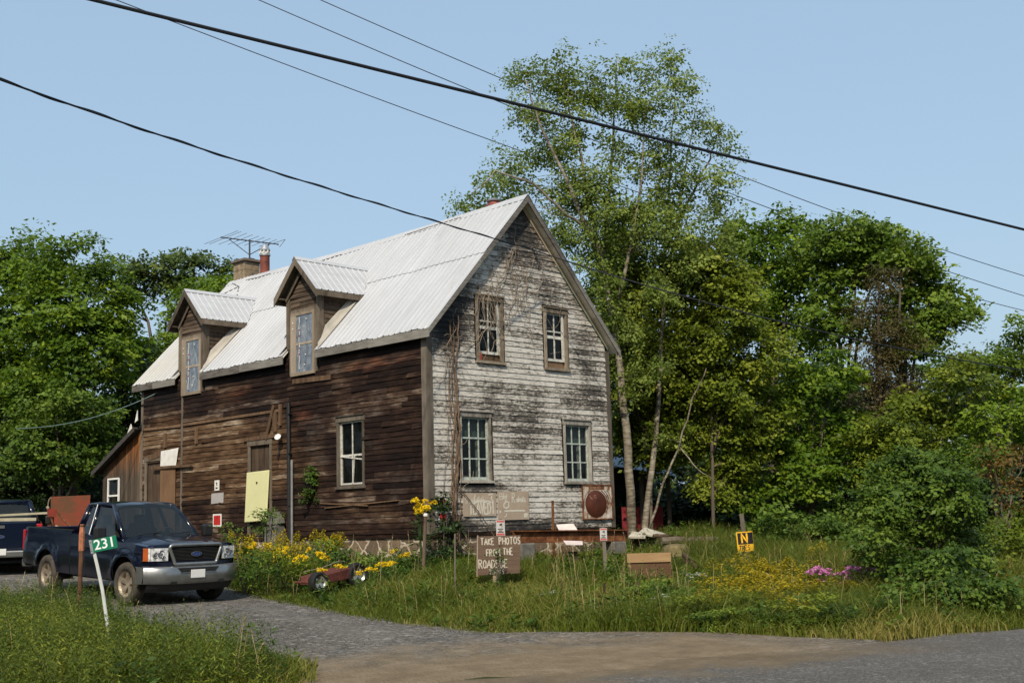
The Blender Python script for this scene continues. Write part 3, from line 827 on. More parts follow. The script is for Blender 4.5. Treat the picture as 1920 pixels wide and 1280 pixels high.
def lace(w_, fr, a, b, zb, z1):
    mb = MB()
    zt = z1-(z1-zb)*.35
    mb.grid([[fr.p(a+(b-a)*j/20, zt+(z1-zt)*i/4, -.17+.012*math.sin(j*2.0)) for j in range(21)] for i in range(5)])
    mb.build('blind', m_lace2, w_, smooth=True)
    mb = MB()
    for u0, u1 in ((.70, .93),):
        mb.grid([[fr.p(a+(b-a)*(u0+(u1-u0)*(j/12)*(.45+.55*abs(1-i/7))), zb+.05+(zt-zb)*i/10, -.2+.02*math.sin(j*2.3+.3*i)) for j in range(13)] for i in range(11)])
    mb.build('curtain', m_lace, w_, smooth=True)
r4 = [(.335, .03), (.665, .035)]
window(GAB, WL1, m_case, .06, 3, r4, m_sashg, 'lower left gable window with grey green sashes', curtain=lace)
window(GAB, WL2, m_case, .06, 3, r4, m_sashg, 'lower right gable window with grey green sashes', curtain=lace)
def upsash(mb, fr, a, b, zb, z1):
    wbox(mb, fr, b-.11, b-.05, zb, z1, -.03, -.005)
ru = [(.50, .075), (.62, .035)]
w1 = window(GAB, WU1, m_caseb, .075, 2, ru, m_sash, 'upper left gable window with vine stems across it', board=.16, extra=upsash)
mb = MB(); wbox(mb, GAB, 1.62, 1.70, 3.94, 4.10, -.02, .03); mb.build('red_block', plain('brick red wood', (.36, .06, .04), .7), w1)
window(GAB, WU2, m_caseb, .075, 2, ru, m_sash, 'upper right gable window with a board below the sash', board=.17, extra=upsash)
def crooked(mb, fr, a, b, zb, z1):
    mb.beam(fr.p(b-.02, zb+.71, -.02), fr.p(a+.02, zb+.60, -.02), .03, .03); mb.beam(fr.p(a+.43, zb+.05, -.02), fr.p(a+.36, zb+.70, -.02), .03, .025)
window(SIDE, WS, m_trim, .075, 2, [(.47, .045)], m_sash, 'tall broken window in the dark side wall', extra=crooked)
# --- side doors
def door(H, lab, mdoor):
    a, b, z0, z1 = H; mb = MB()
    wbox(mb, SIDE, a-.1, a, z0, z1, 0, .04); wbox(mb, SIDE, b, b+.1, z0, z1, 0, .04); wbox(mb, SIDE, a-.12, b+.12, z1, z1+.13, 0, .05)
    f = mb.build('door_frame', m_trimb, house); tag(f, lab)
    mb = MB(); k = 6
    for i in range(k): wbox(mb, SIDE, a+(b-a)*i/k+.003, a+(b-a)*(i+1)/k-.003, z0, z1, -.06, -.03)
    mb.build('door', mdoor, f)
m_doorb = wood('dark brown door boards', (.12, .082, .055), (.03, .02, .014), (6, 6, 1.0))
door(DR, 'door frame behind the yellow panel', m_doorb); door(DR2, 'old plank door near the lean-to', m_doorb)
# --- chimneys on the roof
def ridge_pt(px):
    d = ray(px, 500); n = ex; o = Vector((0, 0, CAMZ)); P0 = hp(XC, 0, 0)
    s = (P0-o).dot(n)/d.dot(n); p = o+d*s-Vector((HX, HY, HZ)); return p.dot(ey)
yb = 12.55; mb = MB()
for i in range(6):
    z0 = 7.0+i*.27
    g = .004
    mb.box((XC-.02, yb-.34, z0+g), (XC+.55, yb+.30, z0+.262)); mb.box((XC-.012, yb-.332, z0-.01), (XC+.54, yb+.292, z0+.006), 1)
mb.hexa([(XC-.10, yb-.42, 8.625), (XC+.64, yb-.42, 8.625), (XC+.64, yb+.40, 8.625), (XC-.10, yb+.40, 8.625), (XC-.06, yb-.38, 8.71), (XC+.6, yb-.38, 8.71), (XC+.6, yb+.36, 8.71), (XC-.06, yb+.36, 8.71)], 1)
for q in ((0, .2), (.25, -.1), (.4, .15)): mb.box((XC+q[0], yb+q[1]-.1, 8.715), (XC+q[0]+.2, yb+q[1]+.1, 8.77+.04*q[0]), 1)
ch = mb.build('chimney', [plain('buff concrete block', (.23, .175, .115), .9, var=.45, scale=7), plain('sooty mortar cap', (.10, .08, .065), .9)], roof); tag(ch, 'buff block chimney at the back end of the ridge')
yp = 11.55; M4 = Matrix.Translation((XC+.30, yp, 0)); mb = MB()
mb.lathe([(0, 7.2), (.15, 7.2), (.15, 8.70), (0, 8.70)], 20, M4, 0); mb.lathe([(.148, 8.70), (.175, 8.70), (.175, 8.76), (.148, 8.76)], 20, M4, 1)
for i in range(8):
    a = i*math.pi/4; mb.box((XC+.30+.15*math.cos(a)-.02, yp+.15*math.sin(a)-.02, 8.78), (XC+.30+.15*math.cos(a)+.02, yp+.15*math.sin(a)+.02, 8.87), 2)
mb.lathe([(0, 8.76), (.13, 8.77), (.13, 8.88), (0, 8.88)], 16, M4, 2)
mb.lathe([(.165, 8.85), (.172, 8.89), (.155, 8.92), (.09, 9.04), (.03, 9.08), (0, 9.085)], 20, M4, 1)
fl = mb.build('flue_pipe', [plain('red painted flue', (.16, .045, .03), .7, var=.5, scale=4), m_steel, m_white], roof, smooth=False); tag(fl, 'red metal flue with a shiny conical cap')
yq = 1.35; M4 = Matrix.Translation((XC+.45, yq, 0)); mb = MB()
mb.lathe([(0, 7.0), (.20, 7.0), (.20, 8.20), (.23, 8.21), (.23, 8.25), (.15, 8.26), (.15, 8.34), (0, 8.34)], 18, M4, 0)
mb.lathe([(.13, 8.34), (.19, 8.35), (.20, 8.38), (.06, 8.44), (0, 8.44)], 18, M4, 1)
fl = mb.build('flue_pipe', [plain('dull red flue', (.28, .09, .07), .65, var=.4), m_steel], roof); tag(fl, 'short dull red flue close to the front gable')

# --- things fixed to or leaning on the house
def wall_thing(name, label, cat, fr, u, z, n=.03, group=None):
    o = Vector(fr.p(u, z, n)); ang = TH + (0 if fr is GAB else -math.pi/2)
    return thing(name, label, cat, hp(*o), (0, 0, ang), group)
# local frame of a wall thing: x to the viewer's right along the wall, -y outward, z up
def slab(mb, x0, x1, z0, z1, y0=-.02, y1=0, m=0): mb.box((x0, y0, z0), (x1, y1, z1), m)
t = wall_thing('yellow_board', 'pale yellow enamel panel leaning across the lower half of the side door', 'panel', SIDE, 6.58, .34, .05)
mb = MB(); mb.hexa([(-.52, -.10, 0), (.48, -.10, .03), (.48, -.06, .03), (-.52, -.06, 0), (-.50, -.05, 1.29), (.525, -.05, 1.31), (.525, -.01, 1.31), (-.50, -.01, 1.29)])
mb.build('panel', plain('pale yellow enamel', (.60, .58, .31), .35, var=.06, scale=2), t, bevel=.02)
mb = MB(); mb.box((.0, -.092, 1.0), (.035, -.066, 1.03)); mb.box((.005, -.09, .98), (.03, -.0685, .999)); mb.build('knob', m_black, t)
t = wall_thing('white_board', 'small white board nailed high over the plank door beside the lean-to', 'board', SIDE, 11.1, 1.94, .05)
mb = MB(); mb.hexa([(-.5, -.02, 0), (.36, -.02, .02), (.36, 0, .02), (-.5, 0, 0), (-.47, -.02, .52), (.50, -.02, .56), (.50, 0, .56), (-.47, 0, .52)]); mb.build('board', m_white, t, bevel=.01)
t = wall_thing('plywood_sheet', 'tall brown plywood sheet standing under the white board', 'plywood', SIDE, 11.15, -.2, .045)
mb = MB(); mb.box((-.45, -.015, 0), (.38, 0, 2.15)); mb.build('sheet', wood('brown plywood', (.23, .135, .075), (.10, .055, .03), (3, 3, .9)), t)
t = wall_thing('grey_sheet', 'small blank grey panel on the brown wall below the tiny notice', 'panel', SIDE, 8.58, .87, .03)
mb = MB(); mb.hexa([(-.31, -.012, 0), (.29, -.012, .02), (.29, 0, .02), (-.31, 0, 0), (-.29, -.012, .28), (.31, -.012, .29), (.31, 0, .29), (-.29, 0, .28)]); mb.build('sheet', plain('dull grey sheet', (.36, .34, .33), .5, var=.1), t)
t = wall_thing('wall_notice', 'tiny white camera notice above the small grey panel', 'sign', SIDE, 8.6, 1.22, .03)
mb = MB(); slab(mb, -.11, .11, 0, .28); slab(mb, -.03, .03, .17, .22, -.023, -.0202, 1); slab(mb, -.05, .05, .05, .09, -.023, -.0202, 1); slab(mb, -.02, .05, .135, .15, -.023, -.0202, 1)
mb.build('plate', [m_white, m_blackp], t)
def red_sign(label, fr, u, z, s=.2):
    t = wall_thing('red_square_sign', label, 'sign', fr, u, z, .03, 'small red squares with white borders')
    mb = MB(); slab(mb, -s, s, 0, 2*s*.8, -.012); mb.build('backing', m_white, t)
    mb = MB(); slab(mb, -s*.78, s*.78, s*.2, 2*s*.8-s*.2, -.016, -.0125); mb.build('red_face', m_red, t)
red_sign('red square sign with white border low on the dark side wall', SIDE, 8.58, .26, .21)
red_sign('upper red square sign half hidden by leaves beside the house corner', GAB, .37, .52, .13)
red_sign('lower red square sign half hidden by leaves beside the house corner', GAB, .37, .20, .14)
t = wall_thing('drainpipe', 'tall thin black pipe running up the dark side wall', 'pipe', SIDE, 5.16, -.2, .06)
mb = MB(); mb.tube([(0, -.03, .0), (-.02, -.03, 1.4), (-.05, -.02, 3.5)], .05, 10); mb.build('upright', m_blackp, t)
mb = MB()
for z in (.9, 2.2, 3.2): mb.box((-.08, -.075, z), (.045, .02, z+.025)); mb.cut()
mb.build_split('bracket', m_blackp, t)
t = wall_thing('grey_pipe', 'short grey pipe standing beside the tall black pipe', 'pipe', SIDE, 5.03, -.25, .06)
mb = MB(); mb.tube([(0, -.05, 0), (.0, -.05, 2.1)], .032, 8); mb.build('upright', plain('grey conduit', (.20, .195, .19), .5), t)
t = wall_thing('floodlight', 'small white floodlight on the side wall beside the door top', 'lamp', SIDE, 5.55, 2.42, .03)
mb = MB(); mb.box((-.1, -.05, -.03), (-.02, 0, .05)); mb.tube([(-.06, -.04, 0), (-.02, -.12, .02)], .02); mb.build('bracket', m_blackp, t)
mb = MB(); mb.lathe([(0, -.08), (.035, -.08), (.085, .05), (0, .055)], 14, Matrix.Translation((.05, -.16, .01)) @ Euler((rad(60), 0, rad(30))).to_matrix().to_4x4()); mb.build('lamp_head', m_white, t)
mb = MB(); pts = [(-.1, -.03, 0), (-.13, -.05, -.2), (-.09, -.04, -.4), (-.16, -.05, -.5), (-.12, -.03, -.3)]; mb.tube(pts, .012, 5); mb.build('wire_tangle', m_blackp, t)
t = wall_thing('concrete_blocks', 'broken grey concrete blocks stacked at the foot of the drainpipe', 'concrete', SIDE, 5.6, -.35, .05)
mb = MB(); M2 = Euler((0, 0, .1)).to_matrix().to_4x4()
mb.hexa([(-.28, -.32, 0), (.22, -.30, 0), (.22, -.02, 0), (-.28, -.02, 0), (-.26, -.30, .55), (.20, -.28, .6), (.2, -.02, .6), (-.26, -.02, .55)]); mb.cut(); mb.hexa([(-.24, -.27, .605), (.20, -.25, .615), (.2, -.03, .615), (-.24, -.03, .605), (-.22, -.25, .86), (.06, -.24, .94), (.06, -.03, .94), (-.22, -.03, .86)])
mb.cut(); mb.hexa([(.08, -.25, .63), (.26, -.24, .64), (.26, -.04, .64), (.08, -.04, .63), (.10, -.22, .80), (.22, -.22, .78), (.22, -.05, .78), (.10, -.05, .80)])
mb.build_split('block', plain('weathered concrete', (.12, .113, .10), .9, var=.35, scale=7, bump=.4), t, bevel=.012)
# ================================================================== SIGNS, JUNK, POSTS
FONT = {
 'T': [[(0,1),(.7,1)],[(.35,1),(.33,0)]], 'A': [[(0,0),(.33,1),(.68,0)],[(.14,.36),(.54,.36)]], 'K': [[(0,0),(0,1)],[(.6,1),(.04,.45),(.62,0)]],
 'E': [[(.55,1),(0,1),(0,0),(.58,0)],[(0,.52),(.45,.52)]], 'P': [[(0,0),(0,1),(.45,.95),(.55,.75),(.42,.52),(0,.48)]], 'H': [[(0,0),(0,1)],[(.6,0),(.6,1)],[(0,.5),(.6,.5)]],
 'O': [[(.3,1),(.06,.8),(0,.5),(.08,.16),(.3,0),(.54,.18),(.6,.5),(.52,.84),(.3,1)]], 'S': [[(.55,.88),(.3,1),(.06,.85),(.1,.62),(.48,.42),(.55,.18),(.3,0),(0,.12)]],
 'F': [[(.55,1),(0,1),(0,0)],[(0,.52),(.45,.52)]], 'R': [[(0,0),(0,1),(.42,.95),(.52,.75),(.4,.55),(0,.5)],[(.2,.5),(.58,0)]], 'M': [[(0,0),(.05,1),(.38,.35),(.7,1),(.76,0)]],
 'I': [[(.1,0),(.1,1)]], 'D': [[(0,0),(0,1),(.35,.92),(.56,.6),(.5,.25),(.3,.03),(0,0)]], 'N': [[(0,0),(0,1),(.56,0),(.56,1)]], 'Y': [[(0,1),(.3,.5),(.6,1)],[(.3,.5),(.25,0)]],
 'V': [[(0,1),(.3,0),(.6,1)]], 'L': [[(0,1),(0,0),(.5,0)]], 'B': [[(0,0),(0,1),(.42,.92),(.44,.62),(0,.53),(.5,.42),(.5,.1),(0,0)]], 'b': [[(.0,1),(.05,0),(.4,.1),(.42,.42),(.04,.38)]],
 'y': [[(0,.5),(.18,.1),(.45,.55)],[(.45,.55),(.2,-.4),(-.1,-.3)]], 'o': [[(.2,.5),(0,.25),(.2,0),(.42,.25),(.2,.5)]], 'e': [[(.02,.26),(.4,.3),(.25,.52),(.03,.3),(.15,.02),(.42,.1)]],
 'r': [[(.03,.5),(.05,0)],[(.05,.32),(.2,.5),(.36,.45)]], 't': [[(.18,.95),(.14,.05),(.35,.0)],[(-.02,.6),(.4,.62)]], 's': [[(.35,.45),(.1,.5),(.08,.32),(.34,.18),(.2,0),(0,.06)]], 'l': [[(.1,1),(.08,.05),(.25,0)]],
 'a': [[(.4,.45),(.15,.5),(0,.22),(.2,0),(.4,.2),(.42,.48),(.44,0)]], 'g': [[(.4,.45),(.1,.5),(.02,.2),(.25,.08),(.4,.4),(.36,-.35),(.05,-.4)]], 'i': [[(.1,.5),(.1,0)]], 'n': [[(.0,.5),(.02,0)],[(.02,.3),(.22,.5),(.36,.35),(.38,0)]],
 'Q': [[(.45,.9),(.15,.95),(0,.5),(.15,.1),(.5,.2),(.5,.5),(.3,.5)]]}
def paint_text(mb, txt, x, z, h, wdt, y, gap=.28, jit=.03, m=0, asp=.8, rise=0.):
    """hand painted letters as slightly raised strokes on a board's face (x right, z up)"""
    for ch in txt:
        if ch == ' ': x += h*.42; continue
        k = FONT[ch]; wmax = max(p[0] for s in k for p in s); sx = h*asp*U(.92, 1.08); sy = h*U(.94, 1.06); sl = U(-.06, .06)
        for s in k:
            pts = [(x+(px+sl*pz)*sx+U(-jit, jit)*h*.5, y, z+pz*sy+U(-jit, jit)*h) for px, pz in s]
            out = []
            for a, b in zip(pts, pts[1:]): out += [a, tuple((p+q)/2 for p, q in zip(a, b))]
            out.append(pts[-1])
            mb.tube(out, [wdt*U(.42, .56) for _ in out], 6, m, flat=((0, 1, 0), .15))
        x += wmax*sx + gap*h*asp; z += rise*h
    return x
def font_mesh(name, txt, size, mat, parent, loc, rot, off=0., ext=.002, align='CENTER', sx=1.):
    cu = bpy.data.curves.new(name, 'FONT'); cu.body = txt; cu.size = size; cu.extrude = ext; cu.offset = off; cu.align_x = align; cu.align_y = 'CENTER'
    tmp = bpy.data.objects.new('tmp_text', cu); COL.objects.link(tmp)
    dg = bpy.context.evaluated_depsgraph_get(); me = bpy.data.meshes.new_from_object(tmp.evaluated_get(dg))
    bpy.data.objects.remove(tmp); bpy.data.curves.remove(cu)
    me.materials.clear(); me.materials.append(mat)
    o = bpy.data.objects.new(name, me); COL.objects.link(o); o.parent = parent; o.location = loc; o.rotation_euler = rot; o.scale = (sx, 1, 1)
    return o
m_letter = plain('off white brush paint', (.42, .385, .32), .7, var=.15, scale=20)
def faceang(p):                                   # turn a stake so that its face looks to the road
    return math.atan2(p.x, p.y)*-1

# gable signs
m_card = plain('faded tan board', (.36, .285, .215), .85, var=.16, scale=3)
m_chalk = plain('faded cream paint', (.52, .49, .41), .85, var=.12, scale=9)
t = wall_thing('painted_sign', 'wide tan sign with faded cream brush lettering, left of its taller neighbour on the gable', 'sign', GAB, 1.5, .31, .035)
mb = MB(); slab(mb, -.52, .51, 0, .53); mb.build('board', m_card, t)
mb = MB(); y = -.0215
paint_text(mb, 'TLAVED', -.34, .05, .26, .045, y, gap=.10, asp=.62); paint_text(mb, 'S', -.46, .30, .14, .02, y)
for i in range(9):
    x = -.27+i*.045; mb.tube([(x, y, .30), (x+.012, y, .40+.03*(i % 3)), (x+.02, y, .32)], .012, 5, flat=((0, 1, 0), .15))
mb.tube([(-.22, y, .27), (-.05, y, .34), (.12, y, .345), (.30, y, .33), (.36, y, .30)], .02, 6, flat=((0, 1, 0), .15)); mb.tube([(.28, y, .48), (.40, y, .50), (.36, y, .40), (.41, y, .34), (.42, y, .05)], .024, 6, flat=((0, 1, 0), .15))
mb.tube([(-.16, y, .42), (-.155, y, .5)], .012, 5, flat=((0, 1, 0), .15)); mb.build('lettering', m_chalk, t)
t = wall_thing('painted_sign', 'taller tan sign with looping cream script, right of its wide neighbour on the gable', 'sign', GAB, 2.6, .21, .04)
mb = MB(); slab(mb, -.52, .50, 0, .66); mb.build('board', m_card, t)
mb = MB(); y = -.0215
x = paint_text(mb, 'Ebby', -.47, .47, .14, .024, y, gap=.06, asp=.8, rise=.06); paint_text(mb, 'R', -.06, .40, .22, .026, y, asp=.7); paint_text(mb, 'olrats', .08, .41, .15, .03, y, gap=.04, asp=.85)
mb.tube([(-.24, y, .44), (-.33, y, .36), (-.34, y, .30), (-.26, y, .265), (-.18, y, .30), (-.17, y, .40), (-.25, y, .42)], .02, 6, flat=((0, 1, 0), .15))
mb.tube([(-.32, y, .20), (.05, y, .205), (.36, y, .20)], .022, 6, flat=((0, 1, 0), .15)); mb.tube([(-.46, y, .22), (-.455, y, .16)], .03, 6, flat=((0, 1, 0), .15)); mb.tube([(-.24, y, .15), (-.27, y, .09), (-.33, y, .07)], .014, 5, flat=((0, 1, 0), .15)); mb.tube([(.33, y, .09), (.45, y, .1)], .05, 6, flat=((0, 1, 0), .08))
mb.build('lettering', m_chalk, t)
# rusty drink sign with a red disc
t = wall_thing('metal_sign', 'square rusty white metal sign with a big dark red disc at the gable corner', 'sign', GAB, 5.62, .17, .035)
m_enam = Mat('chipped white enamel', .4, 0, .4)
_f = m_enam.noise(4., None, 7, .7); m_enam.col(m_enam.ramp(_f, [(.40, (.13, .05, .022)), (.50, (.40, .31, .23)), (.64, (.62, .58, .52))])); m_enam = m_enam.m
m_disc = Mat('oxidised dark red enamel', .45, 0, .35)
_f = m_disc.noise(3., None, 6, .65); m_disc.col(m_disc.ramp(_f, [(.35, (.05, .014, .007)), (.6, (.095, .026, .012)), (.8, (.17, .065, .028))])); m_disc = m_disc.m
mb = MB(); slab(mb, -.56, .56, 0, .84, -.02); mb.build('plate', m_enam, t)
mb = MB()
for a, b in (((-.57, 0), (.57, 0)), ((-.57, .85), (.57, .85)), ((-.565, .0), (-.565, .85)), ((.565, 0), (.565, .85))): mb.beam((a[0], -.02, a[1]), (b[0], -.02, b[1]), .03, .03, up=(0, 1, 0))
mb.build('rim', m_rust, t)
mb = MB(); rows = []
for i in range(7):
    r = i/6; rows.append([(-.06+.415*r*math.cos(2*math.pi*j/40), -.022-.05*(1-r*r), .375+.345*r*math.sin(2*math.pi*j/40)) for j in range(41)])
mb.grid(rows); mb.build('disc', m_disc, t, smooth=True)
mb = MB()
for r, a0, a1, ww in ((.455, -30, 62, .026), (.52, 2, 50, .022), (.60, 8, 44, .02), (.47, 120, 200, .016)):
    mb.tube([(-.06+r*math.cos(rad(a)), -.022, .375+r*.83*math.sin(rad(a))) for a in np.linspace(a0, a1, 14)], ww/2, 6, flat=((0, 1, 0), .4)); mb.cut()
mb.build_split('arc_stripe', plain('brown black stripe', (.05, .022, .015), .5), t)
mb = MB(); slab(mb, -.33, .28, .735, .83, -.0235, -.0201); mb.build('rust_band', m_rust, t)
mb = MB(); paint_text(mb, 'DRINK', -.27, .745, .07, .012, -.0245, gap=.35); paint_text(mb, 'ITED', .0, .745, .07, .012, -.0245, gap=.2); paint_text(mb, 'ITL', -.19, .52, .085, .012, -.066, gap=.2); paint_text(mb, 'Q', -.50, .74, .07, .014, -.0215)
mb.tube([(-.33, -.05, .58), (-.29, -.05, .52), (-.22, -.055, .50)], .012, 5, flat=((0, 1, 0), .2)); mb.build('lettering', plain('worn pale lettering', (.30, .17, .11), .6), t)
# TAKE PHOTOS board on its stake
p = at(931, 1118, 22.0); zg = G(p.x, p.y)
t = thing('roadside_sign', 'brown board on a stake with white hand painted words about taking photos from the roadside', 'sign', (p.x, p.y, zg), (0, 0, faceang(p)))
c = 22.0/2256; bx0, bx1 = -.36, .46; z0, z1 = at(931, 1077, 22.0).z-zg, at(931, 1004, 22.0).z-zg
mb = MB(); mb.hexa([(bx0, -.02, z0), (bx1-.03, -.02, z0+.02), (bx1-.03, 0, z0+.02), (bx0, 0, z0), (bx0+.03, -.02, z1), (bx1, -.02, z1), (bx1, 0, z1), (bx0+.03, 0, z1)])
mb.build('board', wood('brown sign board', (.155, .105, .075), (.07, .045, .033), (1.5, 1.5, 14)), t)
mb = MB(); y = -.0215; H_ = z1-z0
for txt, x, zz, h in (('TAKE', -.26, .79, .115), ('PHOTOS', .075, .79, .125), ('FROM', -.16, .50, .12), ('THE', .14, .52, .115), ('ROADSIDE', -.30, .19, .15), ('THANKS', -.12, .035, .085)):
    paint_text(mb, txt, x, z0+zz*H_-.01, h*(1 if H_ > .6 else .9), .020 if h > .1 else .011, y, gap=.24 if txt != 'ROADSIDE' else .16, asp=.62 if txt != 'ROADSIDE' else .64)
mb.build('lettering', m_letter, t)
mb = MB(); mb.beam((-.03, .02, -.2), (.015, .02, z1-.05), .09, .04, up=(0, 1, 0)); mb.build('stake', wood('split stake', (.34, .26, .17), (.16, .11, .07), (6, 6, 1.2)), t)
mb = MB(); mb.beam((bx0+.02, -.03, z0-.02), (bx0+.05, -.03, z1+.02), .022, .02, up=(0, 1, 0)); mb.build('edge_strip', m_pale, t)
m_noti = plain('weathered notice plate', (.42, .41, .40), .6, var=.15)
# camera notices on posts
def notice(label, px, pyt, pyb, y, wpx, postpx=None, lean=0.):
    c_ = at(px, (pyt+pyb)/2, y); zg = G(c_.x, c_.y); sc_ = y/2256
    t = thing('camera_notice', label, 'sign', (c_.x, c_.y, zg), (0, 0, faceang(c_)), 'white camera notices with red bands')
    hh = (pyb-pyt)*sc_; ww = wpx*sc_; zb = at(px, pyb, y).z-zg
    mb = MB(); slab(mb, -ww/2, ww/2, zb, zb+hh, -.012); pl = mb.build('plate', m_noti, t)
    mb = MB(); slab(mb, -ww*.44, ww*.44, zb+hh*.86, zb+hh*.96, -.0145, -.0122); mb.cut(); slab(mb, -ww*.44, ww*.44, zb+hh*.04, zb+hh*.16, -.0145, -.0122); mb.build_split('red_band', plain('notice red', (.42, .07, .06), .5, var=.15), pl)
    mb = MB(); f = ww
    mb.poly([(-.16*f, -.0145, zb+hh*.72), (.16*f, -.0145, zb+hh*.80), (.2*f, -.0145, zb+hh*.70), (-.05*f, -.0145, zb+hh*.63)], .002, (0, 1, 0)); mb.poly([(.10*f, -.0146, zb+hh*.68), (.18*f, -.0146, zb+hh*.66), (.20*f, -.0146, zb+hh*.54), (.14*f, -.0146, zb+hh*.55)], .002, (0, 1, 0))
    for zz, w2 in ((.43, .6), (.32, .4), (.23, .7)): slab(mb, -ww*w2/2, ww*w2/2, zb+hh*(zz-.025), zb+hh*(zz+.03), -.0145, -.0122)
    mb.build('symbol', m_blackp, pl)
    mb = MB(); mb.beam((lean, .025, -.2), (0, .025, zb+hh*1.06), .07, .04, up=(0, 1, 0)); mb.build('post', m_trim, t)
notice('white camera notice with red bands just above the roadside photo board', 938.5, 975, 1004, 22.6, 16)
notice('white camera notice with red bands on a grey post before the rusty beam', 1131.5, 990, 1013, 24.5, 13, lean=.02)
# NO TRESPASSING sign curling round its stake
p = at(1400, 1030, 24.5); zg = G(p.x, p.y); c = 24.5/2256
t = thing('trespass_sign', 'yellow and black no trespassing sign curling round a grey wooden stake', 'sign', (p.x, p.y, zg), (0, rad(-3), faceang(p)))
zt, zb, ztop = at(1400, 996, 24.5).z-zg, at(1400, 1033, 24.5).z-zg, at(1400, 962, 24.5).z-zg
mb = MB(); mb.beam((.02, .03, -.2), (.0, .03, ztop), .085, .05, up=(0, 1, 0)); mb.build('stake', m_trim, t)
m_ylw = plain('sign yellow', (.72, .40, .015), .5, var=.12); hh = zt-zb
def curl(x): # sheet bends away to the right
    return (x, .002+.0*x, 0) if x < .08 else (.08+.10*math.sin((x-.08)/.10), .10*(1-math.cos((x-.08)/.10)), 0)
def sheet(mb, x0, x1, z0, z1, off, m=0):
    n = 12; mb.grid([[(curl(lerp(x0, x1, i/n))[0], curl(lerp(x0, x1, i/n))[1]-off, z) for i in range(n+1)] for z in (z0, z1)], m)
mb = MB(); sheet(mb, -.15, .24, zb, zt, 0); sg = mb.build('sheet', m_ylw, t, solid=.002)
mb = MB(); sheet(mb, -.128, .20, zb+hh*.36, zt-.02, .003); mb.build('black_field', plain('sign black', (.012, .010, .012), .5), sg)
mb = MB(); paint_text(mb, 'N', -.045, zb+hh*.43, hh*.48, .034, -.006, asp=1.05, jit=.0); mb.build('lettering', m_ylw, sg)
mb = MB(); paint_text(mb, 'TRES', -.115, zb+hh*.07, hh*.23, .015, -.004, asp=.80, gap=.16, jit=.0); mb.build('small_lettering', bpy.data.materials['sign black'], sg)
# green house number
p = at(208, 1238, 14.4); zg = G(p.x, p.y)
t = thing('house_number_sign', 'green plate with white number 231 on a thin bent white marker post', 'sign', (p.x, p.y, zg), (0, 0, faceang(p)))
loc = lambda px, py: ((at(px, py, 14.4)-Vector((p.x, p.y, zg))).dot(Vector((math.cos(faceang(p)), math.sin(faceang(p)), 0))), at(px, py, 14.4).z-zg)
pts = [loc(a, b) for a, b in ((210, 1245), (206, 1215), (200, 1160), (192, 1105), (183, 1062), (175, 1028), (171.5, 1014))]
mb = MB(); mb.tube([(pts[0][0], 0, -.25)]+[(x, .004, z) for x, z in pts], .019, 8, flat=((0, 1, 0), .35)); mb.build('marker_post', plain('grey white fibre post', (.50, .52, .50), .5, var=.15), t)
cxy = loc(196.5, 1019); M2 = Matrix.Translation((cxy[0], -.012, cxy[1])) @ Euler((0, rad(-10.5), 0)).to_matrix().to_4x4()
m_sgreen = plain('reflective green', (.008, .16, .085), .4, var=.1)
mb = MB(); mb.box((-.138, -.003, -.074), (.138, .003, .074), M=M2); pl = mb.build('plate', m_sgreen, t, bevel=.002)
mb = MB(); mb.box((-.168, -.001, -.082), (-.1385, .006, .080), 0, M=M2); mb.box((-.160, -.0025, .045), (-.150, -.0012, .055), 1, M=M2); mb.box((-.160, -.0025, -.055), (-.150, -.0012, -.045), 1, M=M2); mb.build('plate_bracket', [m_steel, m_blackp], pl)
o = font_mesh('number', '231', .162, plain('reflective white', (.78, .80, .80), .4, var=.05), pl, (0, 0, 0), (0, 0, 0), off=.0018, ext=.0012, sx=.95)
o.matrix_basis = M2 @ Matrix.Translation((-.002, -.0046, .002)) @ Euler((rad(90), 0, 0)).to_matrix().to_4x4()
# posts and stakes
def post(name, label, cat, px, pyb, pyt, y, r, mat, lean=0., tip=None, n=8):
    b = at(px, pyb, y); zg = G(b.x, b.y); tp = at(px+lean, pyt, y)
    t = thing(name, label, cat, (b.x, b.y, zg)); d = tp-Vector((b.x, b.y, zg))
    mb = MB(); mb.tube([(0, 0, -.2)]+[tuple(d*k) for k in (.05, .35, .7, 1)], r, n); mb.build('shaft', mat, t)
    if tip:
        mb = MB(); mb.tube([tuple(d*k) for k in (tip[0], tip[0]*.4+.6, 1.01)], [r*1.25, r*1.3, r*.9], n); mb.build('tip', tip[1], t)
    return t
m_orange = plain('weathered orange paint', (.34, .13, .065), .7, var=.5, scale=18)
post('rusty_post', 'rusty steel post with a flaking orange tip before the dark pickup', 'post', 149, 1110, 984, 18.3, .034, plain('dark rusty post', (.10, .048, .027), .85, var=.5, scale=9), lean=5, tip=(.74, m_orange))
post('fence_post', 'brown steel fence post with a pale tip beside the house corner', 'post', 793, 1082, 963, 23.5, .034, plain('brown fence steel', (.11, .075, .05), .7, var=.4), lean=5, tip=(.965, m_white))
post('thin_stake', 'thin pale grey stake standing in grass left of the roadside photo board', 'stake', 853, 1098, 1000, 21.5, .014, m_trim, lean=0)
for px, pyt, pyb in ((1053, 1088, 1130), (1133, 1092, 1125), (1197, 1090, 1140)):
    post('stub_stake', {1053: 'short dark stake left in the lawn midway before the rusty beam', 1133: 'short dark stake in the lawn under the second camera notice', 1197: 'short dark stake in the lawn before the wooden box'}[px], 'stake', px, pyb, pyt, 20.2, .02, m_doorb)
post('bare_post', 'thin rusty rod leaning upright against the white gable', 'rod', 1037, 985, 938, 28.3, .03, m_rust, lean=-1)
